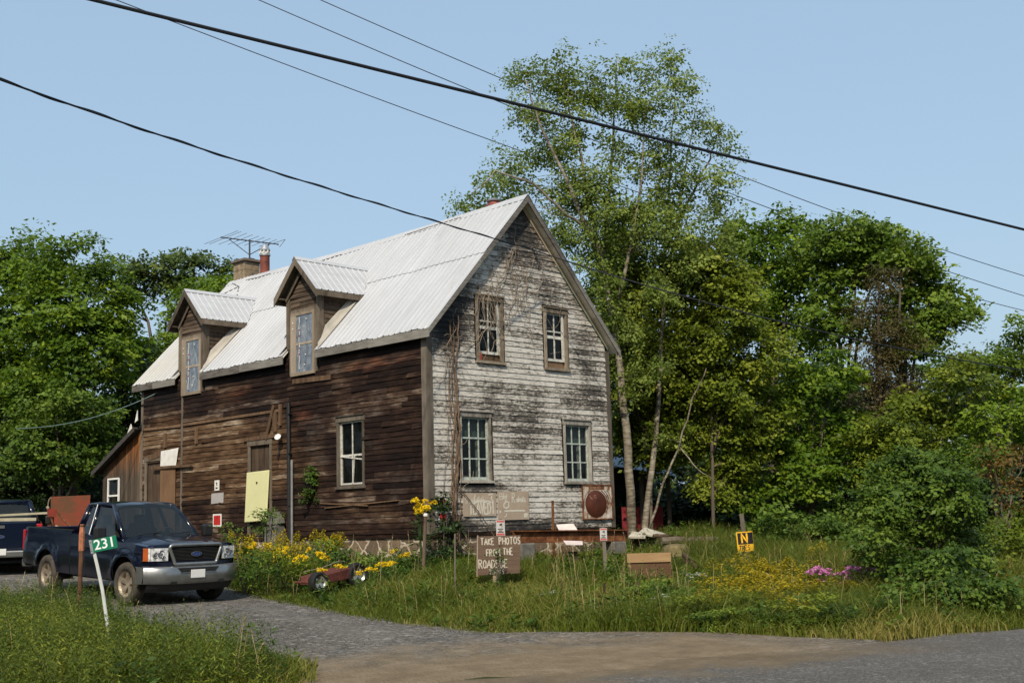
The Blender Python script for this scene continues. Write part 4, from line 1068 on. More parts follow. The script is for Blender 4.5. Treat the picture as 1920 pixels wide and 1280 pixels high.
# rusty beam
a, b = at(962, 1006, 26.2), at(1172, 1003, 28.4)
mid = (a+b)/2; L = (b-a).length; ang = math.atan2(b.y-a.y, b.x-a.x)
t = thing('steel_beam', 'long rusty steel beam lying on blocks before the white gable', 'beam', (a.x, a.y, a.z), (0, -math.asin((b.z-a.z)/L), ang))
mb = MB(); mb.box((0, -.10, .11), (L, .10, .135)); mb.box((0, -.10, -.135), (L, .10, -.11)); mb.box((0, -.012, -.1095), (L, .012, .1095)); mb.build('girder', m_rust, t)
for k, (f, nm) in enumerate(((.08, 'left end'), (.9, 'right end'))):
    q = a+(b-a)*f; zg = G(q.x, q.y); tt = thing('stone_block', 'rough grey block propping the %s of the rusty beam' % nm, 'block', (q.x, q.y, zg), (0, 0, ang))
    mb = MB(); mb.box((-.2, -.18, -.2), (.2, .18, q.z-zg-.137)); mb.build('block', bpy.data.materials['weathered concrete'], tt, bevel=.03)
for lab, pts_, y in (('pinkish white sheet metal scrap behind the rusty beam', [(1043, 983), (1075, 981), (1086, 998), (1050, 999)], 28.0), ('white scrap panel lying under the rusty beam', [(1056, 1013), (1092, 1014), (1093, 1021), (1062, 1021)], 26.4)):
    P_ = [at(px, py, y+(.25 if i < 2 else 0)) for i, (px, py) in enumerate(pts_)]; o_ = P_[0]
    t = thing('scrap_sheet', lab, 'scrap', o_); mb = MB(); mb.poly([tuple(q-o_) for q in P_], .02, (0, 1, .2)); mb.build('sheet', plain('pale scrap sheet', (.58, .50, .47), .5, var=.15), t)
    mb = MB(); zg = G(o_.x, o_.y)-o_.z; mb.box((.1, .04, zg-.1), (.3, .25, min(-.22, zg+.3))); mb.build('prop', m_doorb, t)
# wooden box / bench
p = at(1217, 1076, 23.0); zg = G(p.x, p.y); c = 23.0/2256
t = thing('wooden_box', 'open wooden box with a bright top board standing in tall grass', 'box', (p.x, p.y, zg), (0, 0, faceang(p)+.03))
zt = at(1217, 1036, 23.0).z-zg
mb = MB(); mb.box((-.40, -.03, zt-.17), (.42, .0, zt)); mb.build('top_board', wood('fresh tan board', (.38, .25, .13), (.20, .12, .06), (1, 3, 12)), t)
mb = MB(); mb.box((-.40, .003, -.15), (-.36, .5, zt-.02)); mb.box((.38, .003, -.05), (.42, .5, zt-.02)); mb.box((-.36, .47, -.05), (.38, .5, zt-.02)); mb.box((-.36, .003, .0), (.38, .025, zt-.178)); mb.box((-.37, -.012, .10), (.10, .002, .125))
mb.build('frame', wood('brown box boards', (.15, .085, .048), (.055, .03, .018), (1, 3, 10)), t)
# boards and scrap right of the beam
t0 = at(1187, 1006, 29.5)
def heap_board(label, pix, y0, y1, th=.04, mat=None):
    P_ = [at(px, py, lerp(y0, y1, k)) for (px, py), k in zip(pix, (0, 1, 1, 0))]; o_ = P_[0]
    t = thing('scrap_board', label, 'board', o_); mb = MB(); mb.poly([tuple(q-o_) for q in P_], th, (0, .3, -1)); mb.build('panel', mat or m_white, t)
    mb = MB(); cc = sum((q-o_ for q in P_), Vector())/4; zg = G(o_.x+cc.x, o_.y+cc.y)-o_.z; mb.box((cc.x-.18, cc.y-.1, zg-.1), (cc.x+.18, cc.y+.2, min(cc.z-.04, zg+.5))); mb.build('prop', m_doorb, t)
m_paleb = plain('weathered pale panel', (.46, .42, .34), .7, var=.25, scale=4)
heap_board('pale panel tilted like a tent at the birch foot, lower one', [(1178, 1006), (1186, 995), (1212, 1001), (1210, 1006)], 29.0, 29.8, mat=m_paleb)
heap_board('pale panel tilted like a tent at the birch foot, upper one', [(1196, 998), (1209, 988), (1249, 1000), (1222, 1003)], 29.6, 30.6, mat=m_paleb)
def log(label, a, b, r, mat, y0, y1):
    A, B = at(*a, y0), at(*b, y1); t = thing('old_log', label, 'log', A); mb = MB(); d = B-A
    mb.tube([tuple(d*k+Vector((0, 0, .02*math.sin(9*k)))) for k in (0, .25, .5, .75, 1)], [r, r*.95, r*1.02, r*.9, r*.8], 9); mb.build('stem', mat, t)
    mb = MB(); zg = G(A.x, A.y)-A.z
    for k in (.2, .8): q = d*k; mb.box((q.x-.1, q.y-.08, zg-.2), (q.x+.1, q.y+.08, q.z-r*.7)); mb.cut()
    mb.build_split('prop', m_doorb, t)
m_log = wood('grey dead wood', (.24, .20, .15), (.08, .06, .045), (3, 3, 3))
log('long grey log lying across the grass right of the birch', (1240, 1014), (1345, 1012), .09, m_log, 28, 28.5)
log('thin dark pole lying over the grey log', (1225, 1004), (1330, 1010), .045, m_doorb, 28.6, 28.8)
log('dark fallen branch slanting down behind the wooden box', (1283, 1040), (1308, 1066), .06, m_doorb, 25.3, 24.6)
p = at(1268, 1038, 26.5); zg = G(p.x, p.y); t = thing('old_stump', 'rounded mossy stump behind the wooden box', 'stump', (p.x, p.y, zg)); mb = MB()
mb.lathe([(0, -.1), (.36, -.1), (.34, .2), (.30, at(1268, 1022, 26.5).z-zg-.05), (.2, at(1268, 1020, 26.5).z-zg), (0, at(1268, 1020, 26.5).z-zg+.02)], 14); mb.build('stump', plain('mossy wood', (.13, .105, .05), .95, var=.5, scale=5, bump=.5), t)
# cart in the flowers
p = at(592, 1091, 22.6); q = at(664, 1077, 23.6); zg = G(p.x, p.y)
t = thing('old_cart', 'low rusty red cart with two chrome hubbed black tyres among the flowers', 'cart', (p.x, p.y, zg), (0, 0, math.atan2(q.y-p.y, q.x-p.x)))
Lc = math.hypot(q.x-p.x, q.y-p.y); r1, r2 = .19, .235
def wheel_bm(r, wdt, M, rim, parent, fancy=True, rimcol=None, dusty=False):
    mb = MB(); h = wdt/2
    mb.lathe([(r*rim, -h*.8), (r*.86, -h), (r*.97, -h*.8), (r, -h*.45), (r, h*.45), (r*.97, h*.8), (r*.86, h), (r*rim, h*.8)], 28, M, close=True)
    ty = mb.build('tyre', rimcol[1] if rimcol else m_black, parent, smooth=True)
    mb = MB(); mb.lathe([(0, h*.30), (r*rim*.28, h*.34), (r*rim*.30, h*.12), (r*rim*.8, h*.02), (r*rim*.86, h*.5), (r*rim*1.02, h*.82), (r*rim*1.02, -h*.7), (0, -h*.6)], 28, M)
    for k in range(5 if fancy else 8):
        a = 2*math.pi*k/(5 if fancy else 8)+.3
        c1, s1 = math.cos(a), math.sin(a); wv = r*rim*(.18 if fancy else .06); e = (-s1*wv, c1*wv)
        i_, o_ = r*rim*.2, r*rim*.88
        pts = [(i_*c1-e[0]*.8, i_*s1-e[1]*.8, h*.36), (o_*c1-e[0], o_*s1-e[1], h*.55), (o_*c1+e[0], o_*s1+e[1], h*.55), (i_*c1+e[0]*.8, i_*s1+e[1]*.8, h*.36)]
        mb.hexa([tuple(M @ Vector((x, y, z-.03))) for x, y, z in pts]+[tuple(M @ Vector(v)) for v in pts])
    mb.build('rim', rimcol[0] if rimcol else m_steel, parent)
    return ty
Mw = Matrix.Translation((0, 0, r1*.92)) @ Euler((rad(90), 0, 0)).to_matrix().to_4x4()
m_chrome = plain('pitted chrome', (.55, .54, .50), .25, .9, var=.3, scale=12)
for nm, x, r, dy in (('wheel', 0, r1, -.0), ('wheel', Lc, r2, 0)):
    e = bpy.data.objects.new('wheel', None); COL.objects.link(e); e.parent = t; e.location = (x, -.06, r*.9+(at(664, 1077, 23.6).z-zg-r2*.9 if x else at(592, 1091, 22.6).z-zg-r1*.9)); e.rotation_euler = (0, 0, rad(-14))
    wheel_bm(r, .17, Euler((rad(90), 0, 0)).to_matrix().to_4x4(), .62, e, rimcol=(m_chrome, m_black))
zc = at(592, 1091, 22.6).z-zg
mb = MB(); mb.hexa([(.08, -.05, zc-.05), (Lc-.1, -.05, zc+.02), (Lc-.1, .45, zc+.02), (.08, .45, zc-.05), (.12, -.05, zc+.10), (Lc-.16, -.05, zc+.22), (Lc-.16, .45, zc+.22), (.12, .45, zc+.10)]); mb.tube([(0, -.06, zc), (0, .5, zc)], .025); mb.tube([(Lc, -.06, zc+.05), (Lc, .5, zc+.05)], .025)
mb.build('chassis', plain('rusty dull red', (.10, .028, .02), .7, var=.5, scale=9), t, bevel=.01)
mb = MB(); mb.tube([(-.1, .2, zc+.2), (.25, .1, zc+.24), (.7, .0, zc+.36), (1.0, .1, zc+.33)], .007, 6); mb.build('handle_rod', m_pale, t)
# rusty bits under the sill
# ---- TV antenna
pm0, pm1 = 12.25, None
bm_ = hp(XC+.35, 12.15, 8.55); top = Vector((bm_.x, bm_.y, at(468, 451, bm_.y).z))
t = thing('tv_antenna', 'old rooftop television antenna with a slanting boom and many thin rods on the ridge', 'antenna', bm_)
f = lambda px, py, y=bm_.y: tuple(at(px, py, y)-bm_)
m_ant = plain('dull antenna tube', (.06, .065, .075), .5, .5, var=.2)
mb = MB(); mb.tube([(0, 0, -.5), f(468, 505), f(468, 449)], .028, 8); mb.build('mast', m_ant, t)
mb = MB(); A, B = Vector(f(415, 445, bm_.y-.4)), Vector(f(521, 458, bm_.y+.4)); mb.tube([tuple(A), tuple((A+B)/2), tuple(B)], .018, 6); bo = mb.build('boom', m_ant, t)
mb = MB()
for k in (.0, .06, .16, .28, .42, .52, .64, .74, .86, 1.0): q = A+(B-A)*k; mb.ball(tuple(q), .032, n=6, k=4); mb.cut()
mb.build_split('clamp', m_ant, bo)
rd = (Vector(f(447, 432, bm_.y+.0))-Vector(f(388, 460, bm_.y+.0)))
for i, (k, l) in enumerate(((.0, 1.0), (.07, .95), (.2, .85), (.33, .75), (.46, .68), (.58, .62), (.70, .58), (.82, .55))):
    q = A+(B-A)*k; h = rd*.5*l+Vector((0, .12*l, 0)); mb = MB(); mb.tube([tuple(q-h), tuple(q+h)], .0075, 5); mb.build('element', m_ant, t)
q1, q2 = f(535, 449), f(524, 463); mb = MB(); mb.tube([q1, q2], .009, 5); mb.tube([tuple(A+(B-A)*.9), q1], .008, 5); mb.build('element', m_ant, t)
for a, b in ((f(430, 449), f(467, 477)), (f(507, 456), f(469, 477)), (f(505, 458), f(489, 481))): mb = MB(); mb.tube([a, b], .014, 6); mb.build('brace', m_ant, t)

# ---- overhead wires
def wire(name, label, pts, r, mat, n=60, twist=0., cat='cable', ext=(0, 0)):
    """pts: (px, py, depth); a smooth curve through them in space"""
    P_ = [at(px, py, y) for px, py, y in pts]
    P_ = [P_[0]+(P_[0]-P_[1])*ext[0]] + P_ + [P_[-1]+(P_[-1]-P_[-2])*ext[1]] if (ext[0] or ext[1]) else P_
    o = P_[0].copy(); out = []
    s = [0]
    for a, b in zip(P_, P_[1:]): s.append(s[-1]+(b-a).length)
    S = np.array(s); X_ = np.array([tuple(q) for q in P_])
    deg = min(3, len(P_)-1); co = [np.polyfit(S, X_[:, i], deg) for i in range(3)]
    for i in range(n+1):
        u = S[-1]*i/n; out.append(tuple(float(np.polyval(c_, u)) for c_ in co))
    t = bpy.data.objects.new(name, None)
    mb = MB(); out = [tuple(Vector(q)-o) for q in out]; mb.tube(out, r, 7)
    if twist:
        L_ = S[-1]; k = int(L_/.12); tw = []
        for i in range(k+1):
            u = L_*i/k; q = Vector(tuple(float(np.polyval(c_, u)) for c_ in co))-o; ph = u*twist
            tw.append(tuple(q+Vector((0, 0, 1))*(r*1.35*math.cos(ph))+Vector((.5, .8, 0))*(r*1.35*math.sin(ph))))
        mb.tube(tw, r*.75, 5)
    ob = mb.build(name, mat, None); ob.location = o; bpy.data.objects.remove(t)
    return tag(ob, label, cat)
m_cable = plain('black cable sheath', (.010, .012, .016), .6, var=.2)
m_wire = plain('weathered grey wire', (.035, .04, .048), .6, var=.2)
wire('thick_cable', 'thickest black overhead cable crossing the sky from upper left to far right', [(165, -2, 12), (600, 105, 13.0), (930, 186, 14.2), (1380, 295, 16.0), (1920, 431, 18.6)], .021, m_cable, ext=(1.6, 1.6))
wire('twisted_cable', 'twisted black service cable sloping down to the gable peak', [(-10, 144, 13.0), (250, 238, 16), (540, 330, 20), (800, 410, 24.2), (1003, 470, 28.3)], .0135, m_cable, twist=3.1, ext=(.6, 0))
wire('thin_cable', 'thin black cable running from the gable peak across the trees to the right', [(1004, 470, 28.3), (1100, 502, 28.0), (1300, 558, 28.2), (1480, 609, 28.6), (1740, 664, 29.5), (1930, 694, 30.5)], .017, m_cable, ext=(0, .6))
wire('power_wire', 'topmost thin wire running behind the tall birch', [(596, -2, 38), (770, 75, 39), (955, 152, 40), (1289, 290, 42), (1575, 404, 45), (1925, 515, 50)], .0155, m_wire, ext=(.5, .5))
wire('power_wire', 'middle thin wire running behind the tall birch', [(481, -2, 37), (690, 86, 38), (890, 173, 39), (1330, 346, 42), (1515, 421, 44.5), (1925, 553, 50)], .0155, m_wire, ext=(.5, .5))
wire('power_wire', 'lowest thin wire crossing under the thick cable towards the birch', [(212, -2, 36), (350, 52, 37), (640, 158, 39), (910, 262, 41), (1380, 420, 45), (1800, 553, 50), (1925, 583, 52)], .0155, m_wire, ext=(.5, .5))
wire('service_wire', 'pale green service wire sagging from the trees to the back dormer eave', [(30, 803, 33.0), (110, 797, 33.6), (200, 774, 34.4), (280, 744, 35), (341, 712, 35.4)], .014, plain('pale green wire', (.10, .16, .15), .5), n=30)
q = Vector(GAB.p(3.6, 6.83, .05)); t = thing('wire_insulator', 'small dark wire anchor with looped cable below the gable peak', 'insulator', hp(*q)); mb = MB()
mb.tube([(0, 0, .05), (-.02, -.08, -.0), (.03, -.1, -.12)], .03, 6); mb.tube([(0, -.05, .0), (.1, -.08, .18), (.0, -.09, .30), (-.14, -.08, .24), (-.1, -.06, .05), (.08, -.05, -.1), (.05, -.05, -.35)], .009, 5); mb.build('anchor', m_blackp, t)

# ---- vines on the gable
m_vine = plain('dry vine bark', (.13, .085, .055), .9, var=.5, scale=7)
t = wall_thing('climbing_vine', 'bare brown vine climbing the gable corner and tangling below the peak', 'vine', GAB, 0, 0, .03)
def vine(u, z, zt, r, drift, amp=.06, step=.14):
    pts = []; ph = U(0, 6)
    while z < zt:
        pts.append((u+amp*math.sin(z*2.3+ph)+U(-.02, .02), -.02-U(0, .04), z)); u += drift*step+U(-.02, .02); z += step
    return pts
mb = MB()
for u, r, zt, dr in ((.74, .034, 5.0, .004), (.62, .018, 4.4, .02), (.85, .016, 4.9, -.03), (.50, .011, 4.7, .05), (.9, .010, 3.8, -.02), (.68, .022, 4.9, .012), (.35, .008, 4.3, .04)):
    q = vine(u, -.55, zt, r, dr); mb.tube(q, list(np.linspace(r, r*.45, len(q))), 6)
q = [(.76, -.05, 1.0), (1.05, -.07, .75), (1.35, -.08, .45), (1.65, -.1, .1), (1.95, -.12, -.3)]; mb.tube(q, .012, 5); mb.tube([(.75, -.05, .2), (.95, -.1, -.1), (1.1, -.15, -.55)], .018, 5)
mb.build('main_stem', m_vine, t)
mb = MB(); zw = lambda u: 7.85-abs(u-XC)*SL-.35
for i in range(85):
    u = U(.55, 3.9); z = U(4.5, 6.9) if u > 1.2 else U(3.6, 5.2)
    if z > zw(u): z = zw(u)-U(.05, .6)
    if random.random() < .55: u = random.gauss(2.6, .5); z = min(zw(u)-.05, random.gauss(6.1, .5))
    a = U(-2.6, .3); pts = []
    for k in range(random.randint(4, 10)):
        if z > zw(u) or u < .1: break
        pts.append((u, -.02-U(0, .03), z)); a += U(-.7, .7); u += .13*math.cos(a); z += .13*math.sin(a)*1.1
    if len(pts) > 2: mb.tube(pts, U(.0045, .009), 4)
for i in range(12):                                 # strands over the upper left window
    u = U(1.6, 2.3); z = 5.5; a = U(-2.2, -.9); pts = []
    for k in range(random.randint(6, 11)): pts.append((u, -.045, z)); a += U(-.6, .6); u += .1*math.cos(a); z += .1*math.sin(a)
    mb.tube(pts, .0065, 4)
for i in range(16):                                 # side shoots low on the wall
    u = U(.4, 1.0); z = U(.3, 4.6); a = U(-1, 2.4); pts = []
    for k in range(random.randint(4, 8)): pts.append((max(.1, u), -.025-U(0, .02), z)); a += U(-.6, .6); u += .11*math.cos(a); z += .11*math.sin(a)
    mb.tube(pts, .006, 4)
mb.build('twigs', plain('grey dry twigs', (.20, .16, .12), .9, var=.4), t)

# ---- lean-to at the back end of the house
m_lean = Mat('orange brown vertical boards', .85, 0, .15)
_b = m_lean.attr('bv'); _f = m_lean.noise(1.6, m_lean.co((9, 9, .9)), 8, .65); _z = m_lean.n('ShaderNodeSeparateXYZ', {0: m_lean.co()}).outputs[2]
_t = m_lean.ma('ADD', m_lean.ma('MULTIPLY', _f, .8), m_lean.ma('MULTIPLY', _b, .3))
_lo = m_lean.ramp(_t, [(.3, (.035, .028, .022)), (.6, (.085, .065, .048)), (.9, (.17, .13, .095))]); _hi = m_lean.ramp(_t, [(.3, (.07, .03, .013)), (.6, (.21, .085, .03)), (.9, (.34, .17, .07))])
_k = m_lean.ma('MULTIPLY', m_lean.ma('SUBTRACT', m_lean.ma('ADD', _z, m_lean.ma('MULTIPLY', _f, 1.6)), 2.65), 1.2, True)
m_lean.col(m_lean.mix(_k, _lo, _hi)); m_lean.bump(_f, .4, .01); m_lean = m_lean.m
t = thing('lean_to_shed', 'small lean-to of orange brown upright boards at the back end of the farmhouse', 'shed', hp(0, HL+.02, 0), (0, 0, TH))
LF = Fr((0, 0, 0), (0, 1, 0), (-1, 0, 0)); LT = 2.35; lz = lambda u: 3.15-.46*u
mb = MB(); u = 0
while u < LT:
    wd = U(.12, .2); wd = min(wd, LT-u); hole = not (u+wd < 1.30 or u > 2.02)
    for z0, z1 in (((-.6, 1.0), (1.82, None)) if hole else ((-.6, None),)):
        n0 = U(0, .012); za, zb_ = lz(u) if z1 is None else z1, lz(u+wd) if z1 is None else z1
        mb.hexa([LF.p(u+.004, z0, -.02), LF.p(u+wd-.004, z0, -.02), LF.p(u+wd-.004, z0, n0+.01), LF.p(u+.004, z0, n0+.01), LF.p(u+.004, za, -.02), LF.p(u+wd-.004, zb_, -.02), LF.p(u+wd-.004, zb_, n0+.01), LF.p(u+.004, za, n0+.01)])
    u += wd
mb.face([(.02, 0, -.6), (4, 0, -.6), (4, LT, -.6), (.02, LT, -.6)]); mb.face([(4, 0, -.6), (4, LT, -.6), (4, LT, lz(LT)), (4, 0, lz(0))]); mb.face([(.02, LT, -.6), (4, LT, -.6), (4, LT, lz(LT)), (.02, LT, lz(LT))])
mb.build('board_wall', m_lean, t)
mb = MB(); mb.hexa([(-.25, -.02, lz(-.02)+.02), (4.2, -.02, lz(-.02)+.02), (4.2, LT+.25, lz(LT+.25)+.02), (-.25, LT+.25, lz(LT+.25)+.02), (-.25, -.02, lz(-.02)+.08), (4.2, -.02, lz(-.02)+.08), (4.2, LT+.25, lz(LT+.25)+.08), (-.25, LT+.25, lz(LT+.25)+.08)])
mb.hexa([(-.29, -.02, lz(-.02)-.06), (-.255, -.02, lz(-.02)-.06), (-.255, LT+.25, lz(LT+.25)-.06), (-.29, LT+.25, lz(LT+.25)-.06), (-.29, -.02, lz(-.02)+.09), (-.255, -.02, lz(-.02)+.09), (-.255, LT+.25, lz(LT+.25)+.09), (-.29, LT+.25, lz(LT+.25)+.09)])
mb.build('roof', plain('dark tar roofing', (.05, .045, .042), .9, var=.3), t)
mb = MB(); mb.poly([(-.3, .05, lz(0)+.05), (-.3, .32, lz(.3)+.06), (-.3, .12, lz(.1)+.24)], .02, (1, 0, 0)); mb.cut(); mb.poly([(-.3, -.28, 3.42), (-.3, -.12, 3.36), (-.3, -.26, 3.72)], .02, (1, 0, 0)); mb.build_split('bent_flashing', m_white, t)
mb = MB()
for a in ((1.30, 1.0, 1.35, 1.82), (1.97, 1.0, 2.02, 1.82), (1.35, 1.77, 1.97, 1.82), (1.35, 1.0, 1.97, 1.05), (1.35, 1.26, 1.97, 1.31)): wbox(mb, LF, a[0], a[2], a[1], a[3], -.01, .035)
f_ = mb.build('window_frame', plain('clean white frame', (.74, .74, .72), .45, var=.06), t); mb = MB(); mb.face([LF.p(1.33, 1.02, 0), LF.p(2, 1.02, 0), LF.p(2, 1.8, 0), LF.p(1.33, 1.8, 0)]); mb.build('pane', m_glass, f_)

# ---- open shed behind the birches
p0 = at(1150, 1000, 36.5); zg = G(p0.x, p0.y); c = 37.5/2256
t = thing('open_shed', 'low open shed with a blue grey metal roof behind the birch trunks', 'shed', (p0.x, p0.y, zg), (0, 0, .12))
zt0, zt1 = at(1150, 848, 36.5).z-zg, at(1240, 868, 36.5).z-zg; Ls = 1.95
mb = MB(); rows = []
for j in range(25):
    x = -.6+(Ls+.6)*j/24; zz_ = lerp(zt0, zt1, (x)/(Ls)); b_ = .015*(j % 2)
    rows.append([(x, -.25, zz_-.42+b_), (x, 1.2, zz_+.1+b_), (x, 3.2, zz_+.5+b_)])
mb.grid(rows); mb.build('roof', plain('blue grey sheet roof', (.17, .23, .31), .4, .3, var=.3, scale=3), t, solid=.01)
mb = MB()
for x in (-.3, .9, 1.72): mb.tube([(x, -.1, -.2), (x, -.1, zt1-.25)], .07, 8); mb.cut()
mb.build_split('post', m_trim, t)
mb = MB(); mb.box((-.6, 3.0, -.1), (1.9, 3.1, 2.4)); mb.build('back_wall', m_core, t)
mb = MB(); mb.box((.35, .3, -.1), (1.62, .38, 1.1)); mb.build('red_side_panel', plain('dark red sheet', (.22, .022, .025), .6, var=.4), t)
# ================================================================== PICKUPS
def carpaint(name, c, dust=.35):
    M = Mat(name, .28, .0, .5)
    s = M.n('ShaderNodeSeparateXYZ', {0: M.co()}); f = M.noise(6., None, 6, .7); g = M.noise(40., None, 3)
    k = M.ma('MULTIPLY', M.ma('SUBTRACT', 1.0, M.ma('MULTIPLY', s.outputs[2], 1.05)), M.ma('ADD', f, .35), True)
    k = M.ma('MULTIPLY', k, dust)
    M.col(M.mix(k, c, (.16, .13, .10))); M.rough(M.ma('ADD', M.ma('MULTIPLY', k, .9), M.ma('MULTIPLY', f, .30), True)); M.b.inputs['Specular IOR Level'].default_value = .35
    M.set(M.b.inputs['Coat Weight'], .25); M.set(M.b.inputs['Coat Roughness'], .12)
    return M.m
m_blue = carpaint('dark blue car paint', (.0010, .0022, .011), .03); m_blue2 = carpaint('dull navy car paint', (.003, .007, .02), .06)
m_cglass = glassm('tinted car glass', (.015, .02, .022), .45, .02, .6)
m_chr = Mat('bumper chrome', .30, .8, .5); m_chr.col(m_chr.ramp(m_chr.noise(4., None, 5), [(.3, (.20, .205, .20)), (.7, (.33, .33, .32))])); m_chr = m_chr.m
m_hl = Mat('headlight reflector', .15, .25, .7); m_hl.col(m_hl.ramp(m_hl.noise(16., None, 4), [(.38, (.34, .35, .36)), (.52, (.74, .75, .75)), (.7, (.90, .90, .90))])); m_hl = m_hl.m
m_amber = plain('amber lens', (.36, .075, .012), .25, spec=.5, var=.2)
m_redl = plain('red tail lens', (.30, .012, .02), .25, spec=.5, var=.3)
m_tyre = plain('dusty tyre rubber', (.055, .047, .038), .9, var=.45, scale=6)
m_rimd = plain('dusty alloy rim', (.30, .25, .19), .5, .5, var=.35, scale=8)
m_seat = plain('grey seat cloth', (.07, .065, .06), .9)
m_plate = plain('blank white plate', (.62, .62, .60), .5, var=.05)

def pickup(name, label, loc, rot, paint, rear=False):
    t = thing(name, label, 'pickup truck', loc, rot)
    WB, R = 3.40, .40
    XR, XC0, XC1, XF = -4.62, -2.32, -.42, .80
    xs = sorted(set([round(v, 3) for v in list(np.linspace(XR, XC0, 24))+list(np.linspace(XC0, XF, 40))+[-WB+.5*math.cos(a) for a in np.linspace(0, math.pi, 17)]+[.5*math.cos(a) for a in np.linspace(0, math.pi, 17)]]+[XC0-.010, XC0+.012, -1.62, -.46]))
    def half(x): return float(np.interp(x, [-4.62, -4.4, -3, -.5, .35, .62, .80], [.945, .965, .985, .99, .985, .955, .89]))
    def top(x): return float(np.interp(x, [-4.62, XC0-.001, XC0, -.9, -.42, .3, .8], [1.33, 1.32, 1.26, 1.24, 1.20, 1.145, 1.085]))
    def bot(x):
        z = float(np.interp(x, [-4.62, -4.0, -2.9, -.5, .5, .8], [.60, .56, .47, .45, .50, .52]))
        for c in (-WB, 0.):
            dx = abs(x-c)
            if dx < .5: z = max(z, R+.02+math.sqrt(.25-dx*dx)*.98)
        return z
    def yo(x, z, arch=True):
        tz = (z-.82)/.42; y = half(x)*(1-.035*tz*tz if z > .82 else 1-.045*tz*tz)
        y -= .012*max(0, 1-abs(z-.93)/.035)
        for c in (-WB, 0.):                      # flared arches
            r_ = math.hypot(x-c, z-R-.02)
            if r_ < .64: y += .028*max(0, 1-abs(r_-.53)/.11)
        return y
    def side(mb, x0, x1, z_lo=None, off=0., s=1, rows=12, zt=None):
        X_ = [x for x in xs if x0-1e-6 <= x <= x1+1e-6]; P_ = []
        for i in range(rows+1):
            r = []
            for x in X_:
                b = max(bot(x), z_lo or 0); z = b+((zt or top(x))-b)*i/rows; r.append((x, s*(yo(x, z)+off), z))
            P_.append(r)
        mb.grid(P_, 0, flip=(s > 0))
    mb = MB()
    for s in (-1, 1):
        side(mb, XC0+.012, XF, s=s)
        # cowl / fender top
        mb.grid([[(x, s*yo(x, top(x)), top(x)), (x, s*(yo(x, top(x))-.05), top(x)+.016), (x, s*(yo(x, top(x))-.16), top(x)+.02)] for x in xs if XC0+.012 <= x <= XF], 0, flip=(s > 0))
    # nose panel under headlights
    def nose(y): return .93-.13*(abs(y)/.9)**3.2
    P_ = []
    for z in (.50, .58, .70, .80, .85): P_.append([(nose(y)-.02+(.015 if z < .8 else 0), y*(1 if z > .6 else .99), z) for y in np.linspace(-.9, .9, 25)])
    mb.grid(P_); P_ = []
    for z in (.85, 1.0, 1.09, 1.125): P_.append([(nose(y)-.055-(.05 if z > 1.1 else 0), y, z+.03*(1-(abs(y)/.9)**2)) for y in np.linspace(-.9, .9, 25)])
    mb.grid(P_)
    # cab back and underside
    mb.face([(XC0, -.93, .5), (XC0, .93, .5), (XC0, .90, 1.28), (XC0, -.90, 1.28)])
    body = mb.build('body', paint, t, smooth=True)
    mb = MB(); mb.box((-4.4, -.62, .42), (.6, .62, .60)); mb.box((-4.5, -.5, .36), (.7, .5, .42)); mb.box((XC0+.05, -.9, .48), (-.6, .9, .56))
    for c in (-WB, 0): mb.tube([(c, -.8, R), (c, .8, R)], .06); mb.box((c-.52, -.60, .5), (c+.52, .60, 1.0))
    for c in (-WB, 0):
        for s in (-1, 1):
            rows = [[(c+.50*math.cos(a), s*y_, R+.02+.49*math.sin(a)) for a in np.linspace(-.2, math.pi+.2, 17)] for y_ in (.60, .93)]
            mb.grid(rows)
    mb.build('chassis', m_black, t)
    # hood
    mb = MB(); P_ = []
    for x in np.linspace(-.43, .90, 18):
        r = []
        for y in np.linspace(-1, 1, 25):
            hw = float(np.interp(x, [-.43, .4, .90], [.86, .84, .74])); e = abs(y)
            zt = top(min(x, .8))+.014; cz = float(np.interp(x, [-.43, .3, .75, .90], [1.27, 1.235, 1.175, 1.11]))
            z = zt+(cz-zt)*(1-e**3)
            z += .018*max(0, 1-abs(e-.62)/.12)*(1-sm(.6, .9, x))-.012*max(0, 1-abs(e-.45)/.12)
            xx = x-.11*e**3*(1 if x > .5 else 0)*(x-.5)/.4
            r.append((xx, y*hw, z))
        P_.append(r)
    mb.grid(P_, flip=True); mb.grid([P_[-1], [(p[0]-.02, p[1], p[2]-.06) for p in P_[-1]]], flip=True)
    mb.build('hood', paint, t, smooth=True)
    # doors
    for s in (-1, 1):
        mb = MB(); side(mb, -1.62, -.46, z_lo=.50, off=.006, s=s)
        X_ = [x for x in xs if -1.62 <= x <= -.46]
        for xe in (X_[0], X_[-1]): mb.grid([[(xe, s*(yo(xe, z)+.006), z), (xe, s*(yo(xe, z)-.02), z)] for z in np.linspace(bot(xe), top(xe), 9)])
        d = mb.build('door', paint, t, smooth=True)
        mb = MB(); mb.box((-1.54, s*1.0-.012, 1.02), (-1.36, s*1.0+.012, 1.06)); mb.build('handle', m_blackp, d)
        mb = MB()
        for xe in (-1.635, -.445, -2.3): mb.tube([(xe, s*(yo(xe, z)+.001), z) for z in np.linspace(.5, top(xe)-.01, 7)], .004, 4); mb.cut()
        mb.build_split('door_gap', m_black, d)
    # cab upper
    AB = lambda s: Vector((-.40, s*.80, 1.235)); AT = lambda s: Vector((-1.16, s*.635, 1.815)); BT = lambda s: Vector((-1.78, s*.64, 1.845)); CT = lambda s: Vector((-2.20, s*.62, 1.82)); CB = lambda s: Vector((-2.33, s*.80, 1.27)); BB = lambda s: Vector((-1.66, s*.86, 1.26)); FB = lambda s: Vector((-.62, s*.865, 1.235))
    mb = MB()
